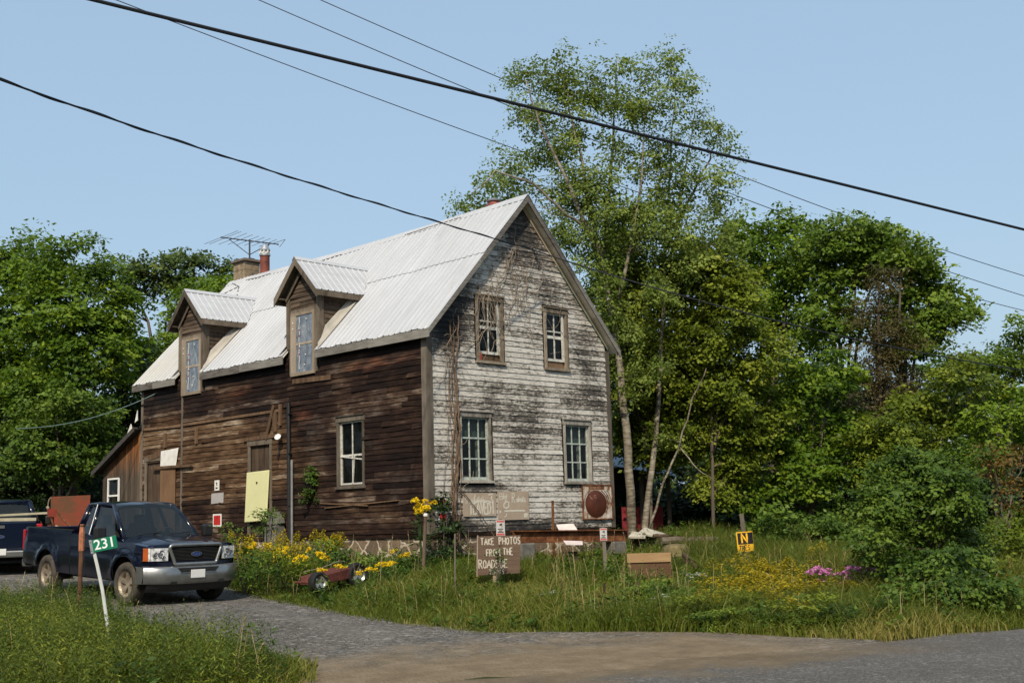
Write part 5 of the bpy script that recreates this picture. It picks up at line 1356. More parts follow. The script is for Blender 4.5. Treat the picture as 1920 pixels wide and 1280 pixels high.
    for s in (-1, 1):
        def strut(pts, r): mb.tube(pts, r, 8)
        strut([AB(s)-Vector((.0, 0, .04)), AB(s).lerp(AT(s), .5)+Vector((.0, s*.015, .012)), AT(s)], [.05, .045, .05])
        strut([AT(s), BT(s)+Vector((0, 0, .0)), CT(s)], .048); strut([CT(s), CB(s)], [.055, .075])
        strut([BT(s), BB(s)+Vector((0, s*.0, -.02))], .038)
        mb.grid([[FB(s), BB(s), CB(s)], [FB(s)+Vector((0, s*.035, -.06)), BB(s)+Vector((0, s*.045, -.08)), CB(s)+Vector((0, s*.09, -.08))]], 0)
        mb.face([CT(s), CB(s), CB(s)+Vector((.16, s*.03, 0)), CT(s)+Vector((.14, s*.004, 0))])
    P_ = []
    for x in np.linspace(-2.24, -1.10, 10):
        k = (x+1.67)/.57; P_.append([(x, y, 1.905-.045*k*k-.055*(abs(y)/.66)**3-(.02 if abs(k) > .98 else 0)) for y in np.linspace(-.66, .66, 15)])
    mb.grid(P_, flip=True); mb.grid([[(p[0], p[1], p[2]-.06) for p in P_[-1]], P_[-1]]); mb.grid([[(p[0], p[1], p[2]-.06) for p in P_[0]], P_[0]])
    mb.tube([CT(-1), CT(1)], .05, 8); mb.tube([CB(-1), CB(1)], .06, 8)
    mb.build('cab_roof', paint, t, smooth=True)
    mb = MB(); P_ = []
    for i in range(9):
        k = i/8; P_.append([(lerp(-.40, -1.13, k)+.10*(1-(y/1.)**2)*(1-k*.6), y*lerp(.80, .64, k), lerp(1.24, 1.84, k)) for y in np.linspace(-1, 1, 15)])
    mb.grid(P_); mb.build('windshield', m_cglass, t, smooth=True)
    for s in (-1, 1):
        mb = MB(); mb.face([FB(s)+Vector((-.02, 0, -.01)), BB(s), BT(s), AT(s)]); mb.face([BB(s), CB(s), CT(s), BT(s)]); mb.build('side_window', m_cglass, t)
        mb = MB(); mb.tube([BT(s)+Vector((.0, s*.04, 0)), BB(s)+Vector((0, s*.04, 0))], .011, 5); mb.build('window_trim', m_steel, t)
    mb = MB(); mb.face([CB(-1)+Vector((.02, .06, 0)), CB(1)+Vector((.02, -.06, 0)), CT(1)+Vector((.0, -.04, -.03)), CT(-1)+Vector((0, .04, -.03))]); mb.build('rear_window', m_cglass, t)
    # interior
    mb = MB(); mb.box((-.95, -.78, .6), (-.42, .78, 1.16)); mb.build('dashboard', m_seat, t, bevel=.03); mb = MB()
    for y in (-.38, .38): mb.hexa([(-2.0, y-.26, .6), (-1.5, y-.26, .6), (-1.5, y+.26, .6), (-2.0, y+.26, .6), (-2.1, y-.22, 1.45), (-1.95, y-.22, 1.45), (-1.95, y+.22, 1.45), (-2.1, y+.22, 1.45)]); mb.box((-2.07, y-.12, 1.45), (-1.97, y+.12, 1.62)); mb.cut()
    mb.build_split('seat', m_seat, t, bevel=.03)
    mb = MB(); Ms = Matrix.Translation((-.98, .38, 1.22)) @ Euler((0, rad(-62), 0)).to_matrix().to_4x4(); mb.lathe([(.185+.016*math.cos(a), .016*math.sin(a)) for a in np.linspace(0, 2*math.pi, 9)[:-1]], 24, Ms, close=True); mb.tube([(-.98, .38, 1.22), (-.8, .38, 1.1)], .03); mb.beam(tuple(Ms @ Vector((-.17, 0, 0))), tuple(Ms @ Vector((.17, 0, 0))), .03, .02); mb.build('steering_wheel', m_seat, t)
    mb = MB()
    for y0, y1 in ((-.62, -.05), (.05, .65)): mb.tube([(-.24, y0, 1.275), (-.30, (y0+y1)/2, 1.30), (-.40, y1, 1.315)], .010, 5); mb.cut()
    mb.build_split('wiper', m_blackp, t)
    # mirrors
    for s in (-1, 1):
        mb = MB(); mb.box((-.74, s*1.17-.11, 1.20), (-.60, s*1.17+.11, 1.44)); mb.build('side_mirror', m_blackp, t, bevel=.035)
    # bed
    mb = MB()
    for s in (-1, 1):
        side(mb, XR, XC0-.010, s=s)
        X_ = [x for x in xs if XR <= x <= XC0-.010]
        mb.grid([[(x, s*yo(x, 1.32), top(x)), (x, s*(yo(x, 1.32)-.03), top(x)+.015), (x, s*.86, top(x)+.015), (x, s*.85, .7)] for x in X_], flip=(s > 0))
    mb.face([(XR, -.85, .7), (XC0, -.85, .7), (XC0, .85, .7), (XR, .85, .7)]); mb.face([(XC0-.012, -.95, .55), (XC0-.012, .95, .55), (XC0-.012, .93, 1.32), (XC0-.012, -.93, 1.32)])
    bed = mb.build('bed', paint, t, smooth=True)
    mb = MB(); mb.box((XR-.06, -.80, .72), (XR, .80, 1.33)); mb.box((XR-.05, -.93, .60), (XR+.02, .93, .715)); tg = mb.build('tailgate', paint, t, bevel=.02)
    mb = MB(); mb.box((XR-.085, -.10, 1.19), (XR-.06, .10, 1.26)); mb.build('handle', m_chr, tg)
    for s in (-1, 1):
        mb = MB(); mb.box((XR-.05, min(s*.81, s*.945), .86), (XR+.04, max(s*.81, s*.945), 1.28)); mb.build('tail_light', m_redl, t, bevel=.015)
    mb = MB(); mb.box((XR-.16, -.90, .50), (XR-.02, .90, .66)); mb.build('rear_bumper', m_chr, t, bevel=.03)
    mb = MB(); mb.box((XR-.178, -.15, .56), (XR-.162, .15, .71)); mb.build('licence_plate', m_plate, t)
    def oval(mb, c, ry, rz, nx, th, mat, k=28):
        pts = [(c[0], c[1]+ry*math.cos(2*math.pi*i/k), c[2]+rz*math.sin(2*math.pi*i/k)) for i in range(k)]; mb.poly(pts if nx > 0 else pts[::-1], th, (nx, 0, 0), mat)
    def emblem(x, z, nx, par, sc_=1.):
        mb = MB(); oval(mb, (x, 0, z), .115*sc_, .046*sc_, nx, .014, 0); oval(mb, (x+nx*.0142, 0, z), .102*sc_, .036*sc_, nx, .003, 1)
        sgn = 1 if nx > 0 else -1; y0 = -.075*sc_*sgn
        for ch, dx in (('F', 0), ('o', .055), ('r', .09), ('a', .12)):
            for st in FONT[ch]:
                pts = [(x+nx*.019, y0+sgn*(dx+px*.042)*sc_, z-.018*sc_+pz*.042*sc_) for px, pz in st]; mb.tube(pts, .0035*sc_, 5, 0, flat=((1, 0, 0), .4))
        mb.build('emblem', [m_chr, plain('emblem blue', (.012, .03, .12), .3)], par)
    emblem(XR-.06, .99, -1, tg, .9)
    # grille
    gx = lambda y: nose(y)-.01
    def loop(wt, wb, zt, zb, r, n=10):
        pts = []
        for cx, cz, a0 in ((wt-r, zt-r, 0), (-wt+r, zt-r, 90), (-wb+r, zb+r, 180), (wb-r, zb+r, 270)):
            for k in range(n+1): a = rad(a0+90*k/n); pts.append((cx+r*math.cos(a), cz+r*math.sin(a)))
        pts.append(pts[0]); return [(gx(y), y, z) for y, z in pts]
    mb = MB(); mb.tube(loop(.545, .455, 1.125, .775, .06), .034, 8, cap=False); g = mb.build('grille', m_chr, t, smooth=True)
    mb = MB()
    for i in range(12):
        z0 = .795+i*.0255; wv = lerp(.44, .52, i/12); mb.grid([[(gx(y)-.02, y, z0), (gx(y)-.008, y, z0+.008), (gx(y)-.02, y, z0+.0165)] for y in np.linspace(-wv, wv, 15)])
    mb.grid([[(gx(y)-.034, y, z) for y in np.linspace(-.5, .5, 15)] for z in (.79, 1.11)]); mb.build('grille_mesh', m_black, g)
    emblem(gx(0)-.006, .955, 1, g)
    # headlights
    for s in (-1, 1):
        def hx(y, z): 
            y = abs(y); return nose(min(y, .88))-.010-(max(0, y-.90)*1.3)-.02*(z-.84)
        ysl = np.array([.575, .62, .66, .70, .74, .78, .82, .85, .88, .90, .92, .95, .982]); sel = lambda a, b: [y for y in ysl if a-1e-6 <= y <= b+1e-6]
        mb = MB(); mb.grid([[(hx(y, z), s*y, z) for y in sel(.57, .925)] for z in np.linspace(.845, 1.075, 6)], flip=(s < 0))
        for z in (.845, 1.075): mb.grid([[(hx(y, z), s*y, z) for y in ysl], [(hx(y, z)-.09, s*y, z) for y in ysl]])
        h = mb.build('headlight', m_hl, t)
        mb = MB(); mb.grid([[(hx(y, z), s*y, z) for y in sel(.915, .99)] for z in np.linspace(.845, 1.075, 6)], flip=(s < 0)); mb.build('turn_signal', m_amber, h)
        mb = MB()
        for y, z, r in ((.70, .97, .072), (.80, .945, .055), (.655, .90, .04)):
            Mx = Matrix.Translation((hx(y, z)+.004, s*y, z)) @ Euler((0, rad(90), 0)).to_matrix().to_4x4(); mb.lathe([(r*.55, .0), (r*.9, .012), (r, .004), (r, -.02)], 18, Mx); mb.lathe([(0, .012), (r*.35, .008), (r*.4, -.01)], 12, Mx); mb.cut()
        mb.build_split('reflector', plain('grey lamp ring', (.22, .22, .23), .2, .6, var=.4), h)
    # bumper
    bx = lambda y: 1.03-.02-.26*max(0, (abs(y)-.45)/.55)**2.2
    def bump_rows(zs, xo): return [[(bx(y)+o, y, z+.012*(abs(y)/1.)**2) for y in np.linspace(-1.0, 1.0, 41)] for z, o in zip(zs, xo)]
    mb = MB(); mb.grid(bump_rows((.42, .45, .56, .70, .735, .74), (-.04, .004, .012, .008, -.03, -.10)))
    for s in (-1, 1): mb.grid([[(bx(1)+o-dx, s*1.0, z) for z, o in ((.43, -.05), (.56, .0), (.70, .0), (.74, -.05))] for dx in (0, .14, .26)], flip=(s > 0))
    b_ = mb.build('front_bumper', m_chr, t, smooth=True)
    mb = MB(); mb.hexa([(bx(0)+.0, -.36, .635), (bx(0)+.0, .36, .635), (bx(0)+.021, .36, .635), (bx(0)+.021, -.36, .635), (bx(0), -.44, .715), (bx(0), .44, .715), (bx(0)+.012, .44, .715), (bx(0)+.012, -.44, .715)]); 
    for s in (-1, 1): mb.cut(); mb.box((bx(.45)-.05, s*.50-.06, .425), (bx(.45)+.006, s*.50+.06, .475))
    mb.build_split('bumper_intake', m_black, b_)
    mb = MB(); mb.grid([[(bx(y)+.018, y, .63) for y in np.linspace(-.37, .37, 9)], [(bx(y)+.028, y, .622) for y in np.linspace(-.37, .37, 9)], [(bx(y)+.022, y, .612) for y in np.linspace(-.37, .37, 9)]]); mb.build('bumper_lip', m_chr, b_)
    mb = MB(); mb.box((bx(0)+.022, -.02-.15, .525), (bx(0)+.034, -.02+.15, .675)); mb.build('front_plate', m_plate, t, bevel=.004)
    mb = MB(); mb.grid([[(bx(y)-.06+o, y*.96, z) for y in np.linspace(-.95, .95, 21)] for z, o in ((.28, -.12), (.36, -.03), (.44, 0))]); mb.build('valance', m_blackp, t)
    # wheels
    for x in (0, -WB):
        for s in (-1, 1):
            e = bpy.data.objects.new('wheel', None); COL.objects.link(e); e.parent = t; e.location = (x, s*.86, R); e.rotation_euler = (0, 0, 0 if x < 0 else rad(4))
            Mx = Euler((rad(90*-s), 0, 0)).to_matrix().to_4x4()
            wheel_bm(R, .25, Mx, .60, e, rimcol=(m_rimd, m_tyre))
    return t
TL = (-6.585, 23.125, .262)
pickup('pickup_truck', 'dark blue pickup parked nose forward on the gravel with chrome bumper and blank plate', TL, (0, .042, -.778), m_blue).scale = (.968, .968, .985)
q = Vector((-12.42, 29.2)); ha = rad(112); fx = q+Vector((math.cos(ha), math.sin(ha)))*4.62
t2 = pickup('pickup_truck', 'second dark blue pickup seen from behind at the left edge, loaded with planks', (fx.x, fx.y, G(q.x, q.y)+.05), (0, -.02, ha), m_blue2)
# cargo of the second pickup
def on_truck2(x, y, z): return Matrix.Translation((fx.x, fx.y, G(q.x, q.y)+.05)) @ Euler((0, -.02, ha)).to_matrix().to_4x4() @ Vector((x, y, z))
for i, (lab, a, b, w_, h_) in enumerate((('long pale plank resting across the tailgate, upper of two', (-4.30, 1.0, 1.47), (-4.36, -1.05, 1.53), .16, .05), ('long pale plank resting across the tailgate, lower and thicker one', (-4.38, 1.0, 1.40), (-4.42, -.80, 1.385), .2, .075))):
    A, B = on_truck2(*a), on_truck2(*b); t = thing('plank', lab, 'plank', A); mb = MB(); mb.beam((0, 0, 0), tuple(B-A), w_, h_); mb.build('board', wood('pale loaded plank', (.50, .46, .34), (.30, .27, .19), (3, 3, 3)), t)
A = on_truck2(-4.5, .25, 1.36); t = thing('rag_heap', 'crumpled white and red rag heap on the tailgate of the loaded pickup', 'rags', A); mb = MB()
mb.hexa([(-.22, -.12, -.03), (.2, -.1, -.03), (.18, .1, -.03), (-.2, .1, -.03), (-.08, -.04, .13), (.04, -.04, .16), (.03, .05, .15), (-.06, .05, .14)]); mb.build('white_rag', m_white, t, bevel=.03); mb = MB(); mb.box((-.3, -.13, -.035), (.3, -.09, .03)); mb.build('red_rag', m_redl, t, bevel=.012)
A = on_truck2(-2.30, .0, 1.93)
# ---- red tipping trailer with sand
p = at(140, 992, 34.0); zg = G(p.x, p.y)
t = thing('tipping_trailer', 'small red tipping trailer with a rusty raised tailboard and sand in it, beyond the pickups', 'trailer', (p.x, p.y, zg), (0, 0, faceang(p)+rad(8)))
k = 34.0/2256; zt = at(140, 928, 34.).z-zg; zb = at(140, 988, 34.0).z-zg; zm = at(115, 955, 34.).z-zg
m_tred = Mat('worn red trailer steel', .65, .1, .3); _f = m_tred.noise(2.2, None, 7, .65); m_tred.col(m_tred.ramp(_f, [(.38, (.10, .045, .02)), (.5, (.15, .042, .018)), (.62, (.24, .032, .022))])); m_tred = m_tred.m
mb = MB(); mb.hexa([(-.52, .9, zb-.1), (.48, .9, zb-.1), (.48, .95, zb-.1), (-.52, .95, zb-.1), (-.52, 1.05, zt), (.56, 1.05, zt+.03), (.56, 1.10, zt+.03), (-.52, 1.10, zt)]); mb.build('tailboard', [m_tred], t)
mb = MB(); mb.poly([(-.55, 1.05, zb-.15), (-.55, 1.08, zt-.5), (-.60, -.2, zm-.35), (-.60, -.25, zb-.45)], .04, (-1, 0, 0)); mb.poly([(.52, 1.05, zb-.15), (.54, 1.08, zt-.6), (.52, -.2, zm-.55), (.52, -.25, zb-.45)], .04, (1, 0, 0)); mb.box((-.58, -.28, zb-.5), (.54, 1.0, zb-.44)); mb.build('side_board', m_tred, t)
mb = MB(); P_ = []
for i in range(12):
    y = -.2+1.12*i/11; P_.append([(x, y, zb-.40+.42*(i/11)**1.4+.05*math.sin(x*6+i)+.03*math.sin(x*13)) for x in np.linspace(-.54, .50, 13)])
mb.grid(P_, flip=True); mb.build('sand', plain('pale sand', (.40, .29, .16), .95, var=.25, scale=8), t, smooth=True)
mb = MB()
for x in (-.5, .45):
    Mx = Matrix.Translation((x, .3, .3)) @ Euler((0, rad(90), 0)).to_matrix().to_4x4(); mb.lathe([(0, -.1), (.18, -.1), (.3, -.09), (.3, .09), (.18, .1), (0, .1)], 18, Mx); mb.cut()
mb.build_split('wheel', m_black, t); mb = MB(); mb.tube([(-.5, .3, .3), (.5, .3, .3)], .05); mb.box((-.3, -.2, .3), (.3, .9, zb-.5)); mb.build('axle', m_black, t)
mb = MB(); a = at(106, 955, 33.2)-Vector((p.x, p.y, zg)); M2 = Euler((0, 0, -(faceang(p)+rad(8)))).to_matrix()
L_ = lambda px, py, y: tuple(M2 @ (at(px, py, y)-Vector((p.x, p.y, zg)))); mb.tube([L_(104, 954, 33.0), L_(118, 972, 32.8), L_(133, 987, 32.6)], .03, 6); mb.cut(); mb.tube([L_(92, 957, 33.), L_(100, 985, 32.9)], .03, 6); mb.build_split('brace_bar', m_rust, t)
mb = MB(); c_ = Vector(L_(96, 959, 33.0)); mb.box(tuple(c_-Vector((.10, .1, .14))), tuple(c_+Vector((.12, .1, .08)))); mb.build('red_bracket', m_tred, t)
mb = MB(); mb.tube([L_(91, 952, 33.1), L_(90, 945, 33.1), L_(92, 936, 33.1), L_(96, 932, 33.1)], .014, 5); mb.tube([L_(91, 953, 33.), L_(88, 949, 33.0)], .04, 6); mb.build('hook', m_pale, t)
# ================================================================== VEGETATION
def unit(a): return a/np.maximum(np.linalg.norm(a, axis=-1, keepdims=True), 1e-9)
def leaf_quads(P, A, N, L, W):
    """rhombic leaves: base P, along A, facing N"""
    S = unit(np.cross(A, N)); L = L[:, None]; W = W[:, None]; N = unit(np.cross(S, A))
    mid = P+A*L*.45-N*L*.06
    return np.stack([P, mid+S*W*.5, P+A*L, mid-S*W*.5], 1)
def clusters_in(blobs, rc, cov, shell=.55):
    """blobs: rows of cx cy cz rx ry rz -> cluster centres and the outward direction at each"""
    C, O = [], []
    for b in blobs:
        c, r = np.array(b[:3]), np.array(b[3:6]); re = (r[0]*r[1]*r[2])**(1/3)
        k = max(3, int(cov*4*re*re/(rc*rc)))
        d = unit(RNG.normal(size=(k, 3))); f = shell+(1-shell)*RNG.random(k)**.6
        f *= 1+.10*RNG.normal(size=k)
        C.append(c+d*r*f[:, None]); O.append(d)
    return np.concatenate(C), np.concatenate(O)
def foliage(name, blobs, mat, parent, rc=.5, cov=.9, sprays=7, leaves=9, leaf=.12, dens=1., droop=.25, shell=.55, flat=.55, aspect=.62, tint0=.5, tvar=.22, zmin=None, upness=1.0):
    sprays = int(sprays*1.7*dens); leaves = int(leaves*1.35); leaf = leaf*1.22
    C, O = clusters_in(blobs, rc, cov*1.45, shell)
    n = len(C); tc = tint0+tvar*RNG.normal(size=n)
    Sp = np.repeat(C, sprays, 0)+RNG.normal(size=(n*sprays, 3))*rc*np.array([.55, .55, .55*flat]); So = np.repeat(O, sprays, 0); Ts = np.repeat(tc, sprays)+.07*RNG.normal(size=n*sprays)
    ax = unit(So*np.array([1, 1, .25])+RNG.normal(size=Sp.shape)*np.array([.8, .8, .2])-np.array([0, 0, droop])); m = len(Sp)
    k = leaves; t = np.tile(np.linspace(0, 1, k), m); axk = np.repeat(ax, k, 0); sl = rc*.85
    P = np.repeat(Sp, k, 0)+axk*(t[:, None]-.4)*sl
    side = unit(np.cross(axk, np.array([0, 0, 1.]))); sg = np.tile(np.where(np.arange(k) % 2 == 0, 1, -1), m)[:, None]
    P = P+side*sg*(RNG.random((len(P), 1))*sl*.30)+RNG.normal(size=P.shape)*leaf*.35
    A = unit(axk*.6+side*sg*.8+RNG.normal(size=P.shape)*.45-np.array([0, 0, .25]))
    N = unit(np.array([0, -.25, upness*.8])+np.repeat(So, k, 0)*.75+RNG.normal(size=P.shape)*.55)
    L = leaf*(.6+.65*RNG.random(len(P)))*np.repeat(.8+.45*RNG.random(n), sprays*k)
    if zmin is not None:
        ok = P[:, 2] > zmin+.05; P, A, N, L = P[ok], A[ok], N[ok], L[ok]; Ts2 = np.repeat(Ts, k)[ok]
    else: Ts2 = np.repeat(Ts, k)
    V = leaf_quads(P, A, N, L, L*aspect)
    o = mesh_np(name, V, 4, mat, parent, np.clip(Ts2+.10*RNG.normal(size=len(P)), 0, 1))
    return o, C
def px_blobs(L, y):
    out = []
    for b in L:
        px, py, rx, rz = b[:4]; dy = b[4] if len(b) > 4 else U(-.8, .8); c = at(px, py, y+dy); k = (y+dy)/2256
        out.append((c.x, c.y, c.z, rx*k, .5*(rx+rz)*k*.9, rz*k))
    return out
def limbs(mb, stems, C, n, r0=.05, wig=.12):
    """curved limbs from points on the stems out to leaf clusters"""
    idx = RNG.choice(len(C), min(n, len(C)), replace=False)
    pts = [(Vector(p), r) for s, rr in stems for p, r in zip(s, rr)]
    for i in idx:
        c = Vector(C[i]); low = [(p, r) for p, r in pts if p.z < c.z-.15*(c-p).length] or pts
        p, r = min(low, key=lambda q: (c-q[0]).length+.35*abs(c.z-q[0].z))
        d = c-p; m1 = p+d*.35+Vector((U(-1, 1), U(-1, 1), U(0, 1)))*wig*d.length*.6; m2 = p+d*.7+Vector((U(-1, 1), U(-1, 1), U(-.2, .8)))*wig*d.length*.5
        rr = min(r*.55, r0*(.4+d.length*.10)); mb.tube([tuple(p), tuple(m1), tuple(m2), tuple(c)], [rr, rr*.75, rr*.5, rr*.22], 5)
def stem_pts(pts, r0, r1, n=9, wob=.05):
    P_ = [Vector(p) for p in pts]; out = []
    for i in range(n+1):
        s = i/n*(len(P_)-1); k = min(int(s), len(P_)-2); q = P_[k].lerp(P_[k+1], s-k)
        out.append(tuple(q+Vector((U(-wob, wob), U(-wob, wob), 0))*(1 if 0 < i else 0)))
    return out, [lerp(r0, r1, i/n) for i in range(n+1)]
m_bark = wood('grey brown bark', (.17, .14, .11), (.05, .04, .03), (5, 5, 1.5), .95)
m_birch = Mat('pale birch bark', .7, 0, .2)
_f = m_birch.noise(3., m_birch.co((1, 1, 5)), 6, .7); _g = m_birch.noise(1.1, None, 4); _t = m_birch.ma('ADD', m_birch.ma('MULTIPLY', _f, .7), m_birch.ma('MULTIPLY', _g, .45))
m_birch.col(m_birch.ramp(_t, [(.42, (.030, .025, .02)), (.52, (.12, .098, .07)), (.62, (.23, .20, .15)), (.8, (.40, .37, .31))])); m_birch.bump(_f, .3, .01); m_birch = m_birch.m
LM = {
 'weed': leafm('yellow green weed leaf', (.034, .060, .006), (.105, .145, .012), (.24, .25, .03), .28),
 'maple': leafm('maple leaf', (.026, .056, .004), (.088, .160, .010), (.21, .29, .024), .34),
 'ash': leafm('ash leaf', (.030, .060, .006), (.098, .165, .015), (.21, .285, .036), .3),
 'dull': leafm('dull olive leaf', (.026, .048, .009), (.064, .10, .017), (.135, .175, .032), .28),
 'birch': leafm('birch leaf', (.052, .080, .014), (.145, .20, .036), (.27, .33, .07), .38),
 'alder': leafm('yellow green leaf', (.038, .062, .005), (.116, .162, .011), (.25, .285, .030), .32),
 'brown': leafm('browning cedar', (.035, .032, .010), (.075, .062, .018), (.12, .10, .035)),
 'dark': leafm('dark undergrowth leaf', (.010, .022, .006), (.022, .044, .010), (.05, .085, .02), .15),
 'shrub': leafm('shrub leaf', (.020, .044, .005), (.056, .108, .012), (.14, .205, .026), .28),
 'orange': leafm('turning orange leaf', (.045, .045, .008), (.11, .07, .012), (.22, .12, .025)),
}
def tree(name, label, blobs, y, mat, trunk=None, r0=.16, nl=22, cat='tree', group=None, bark=None, stems=None, base_px=None, **kw):
    B = px_blobs(blobs, y)
    bx = base_px if base_px is not None else sum(b[0]*b[2] for b in blobs)/sum(b[2] for b in blobs)
    b = at(bx, 960, y); zg = G(b.x, b.y); base = Vector((b.x, b.y, zg))
    t = thing(name, label, cat, base, group=group); Bl = [(q[0]-base.x, q[1]-base.y, q[2]-base.z, *q[3:]) for q in B]
    f, C = foliage('crown', Bl, LM[mat], t, zmin=0.05, **kw)
    mb = MB(); S = []
    if stems is None:
        tops = sorted(Bl, key=lambda q: -q[2]); tp = tops[0]
        low = min(q[2]-q[5] for q in Bl)
        S.append(stem_pts([(0, 0, -.3), (tp[0]*.35, tp[1]*.35, tp[2]*.45), (tp[0]*.9, tp[1]*.9, tp[2])], r0, r0*.2))
        for q in tops[1:4]: S.append(stem_pts([(tp[0]*.25, tp[1]*.25, tp[2]*.33), (lerp(tp[0]*.3, q[0], .5), lerp(tp[1]*.3, q[1], .5), lerp(tp[2]*.4, q[2], .55)), (q[0], q[1], q[2])], r0*.6, r0*.12))
    else:
        for s, ra, rb in stems: S.append(stem_pts([tuple(at(px, py, yy)-base) if py is not None else (at(px, 960, yy).x-base.x, yy-base.y, -.3) for px, py, yy in s], ra, rb, n=4*(len(s)-1), wob=.03))
    for s, r in S: mb.tube(s, r, 9)
    limbs(mb, S, C, nl, r0*.45)
    mb.build('trunk', bark or m_bark, t, smooth=True)
    return t
# --- left of the house
tree('maple_tree', 'broad bright green maple at the far left edge, cut by the frame', [(0, 560, 95, 115), (45, 500, 70, 55), (-40, 700, 120, 120), (60, 660, 80, 90), (-60, 470, 70, 40)], 44, 'maple', tint0=.42, leaf=.15, rc=.62, cov=1.0, base_px=-20, nl=16)
tree('maple_tree', 'rounded bright green maple rising left of the farmhouse with the tallest crown there', [(135, 510, 70, 65), (185, 560, 55, 75), (110, 590, 70, 70), (170, 660, 80, 75), (90, 720, 70, 60), (215, 640, 40, 60), (55, 740, 80, 60)], 41, 'maple', tint0=.42, leaf=.145, rc=.58, cov=1.15, nl=26, base_px=140)
tree('pine_tree', 'dark airy tree with see through branches behind the back dormer', [(310, 505, 60, 30), (370, 500, 55, 34), (420, 520, 35, 30), (250, 520, 35, 34), (285, 540, 30, 18), (350, 540, 60, 24), (240, 570, 24, 40)], 62, 'dull', leaf=.19, rc=.7, cov=.75, nl=60, base_px=310, r0=.26)
tree('young_maple', 'light green young tree just left of the block chimney', [(400, 560, 50, 45), (440, 540, 32, 32), (360, 600, 50, 50), (420, 620, 60, 50), (330, 660, 55, 45), (290, 680, 50, 40)], 52, 'maple', leaf=.15, rc=.6, cov=1.1, tint0=.55, nl=16, base_px=380)
tree('hedgerow_tree', 'leafy tree of mid height beside the back corner of the roof', [(230, 680, 50, 50), (260, 740, 60, 50), (200, 740, 55, 55), (300, 740, 45, 50), (240, 640, 40, 30)], 45, 'dull', leaf=.14, rc=.55, cov=.8, tint0=.55, nl=14, base_px=235)
tree('leafy_bush', 'big rounded bush under the left maples above the second pickup', [(110, 780, 80, 55), (60, 830, 80, 60), (170, 790, 50, 50), (130, 850, 70, 45), (190, 840, 40, 40)], 39, 'shrub', leaf=.115, rc=.46, cov=.8, nl=10, cat='bush', base_px=110, r0=.08, tint0=.62)
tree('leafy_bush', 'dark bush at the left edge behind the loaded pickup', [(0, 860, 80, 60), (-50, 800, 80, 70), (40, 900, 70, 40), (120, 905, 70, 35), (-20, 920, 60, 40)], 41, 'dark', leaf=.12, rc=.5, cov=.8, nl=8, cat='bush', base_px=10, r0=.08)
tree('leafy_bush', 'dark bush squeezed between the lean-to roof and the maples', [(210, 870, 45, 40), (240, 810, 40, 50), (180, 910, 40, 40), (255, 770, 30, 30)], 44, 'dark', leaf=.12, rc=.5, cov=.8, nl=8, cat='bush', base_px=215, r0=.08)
# --- the tall birch clump
yb_ = 33.2
bst = [([(1186, None, 33), (1180, 880, 33), (1166, 720, 33), (1152, 610, 33.1), (1132, 500, 33.2), (1105, 390, 33.2), (1092, 300, 33.3), (1068, 210, 33.3), (1058, 120, 33.3)], .135, .009),
       ([(1200, None, 33.2), (1222, 880, 33.3), (1236, 760, 33.5), (1243, 600, 33.8), (1248, 440, 34), (1256, 300, 34.2), (1270, 130, 34.3)], .095, .007),
       ([(1132, 500, 33.2), (1098, 420, 32.9), (1060, 330, 32.7), (1010, 225, 32.4), (985, 150, 32.2)], .075, .015), ([(1130, 480, 33.2), (1142, 360, 33.5), (1150, 250, 33.6), (1158, 110, 33.7)], .07, .015),
       ([(1118, 440, 33.2), (1060, 400, 32.6), (1000, 345, 32.2), (930, 320, 31.9), (885, 365, 31.8)], .05, .012), ([(1246, 470, 34), (1290, 380, 34), (1330, 300, 34), (1345, 250, 34)], .055, .012),
       ([(1160, 560, 33.2), (1185, 450, 33), (1205, 330, 32.9), (1212, 190, 32.9)], .06, .012), ([(1245, 520, 33.9), (1270, 440, 34.2), (1282, 330, 34.4), (1310, 180, 34.5)], .05, .01),
       ([(1215, 1000, 33.4), (1245, 905, 33.2), (1275, 830, 33.0), (1300, 745, 32.8), (1325, 690, 32.6)], .038, .014), ([(1275, 838, 33.0), (1310, 880, 32.6), (1345, 905, 32.4)], .018, .008)]
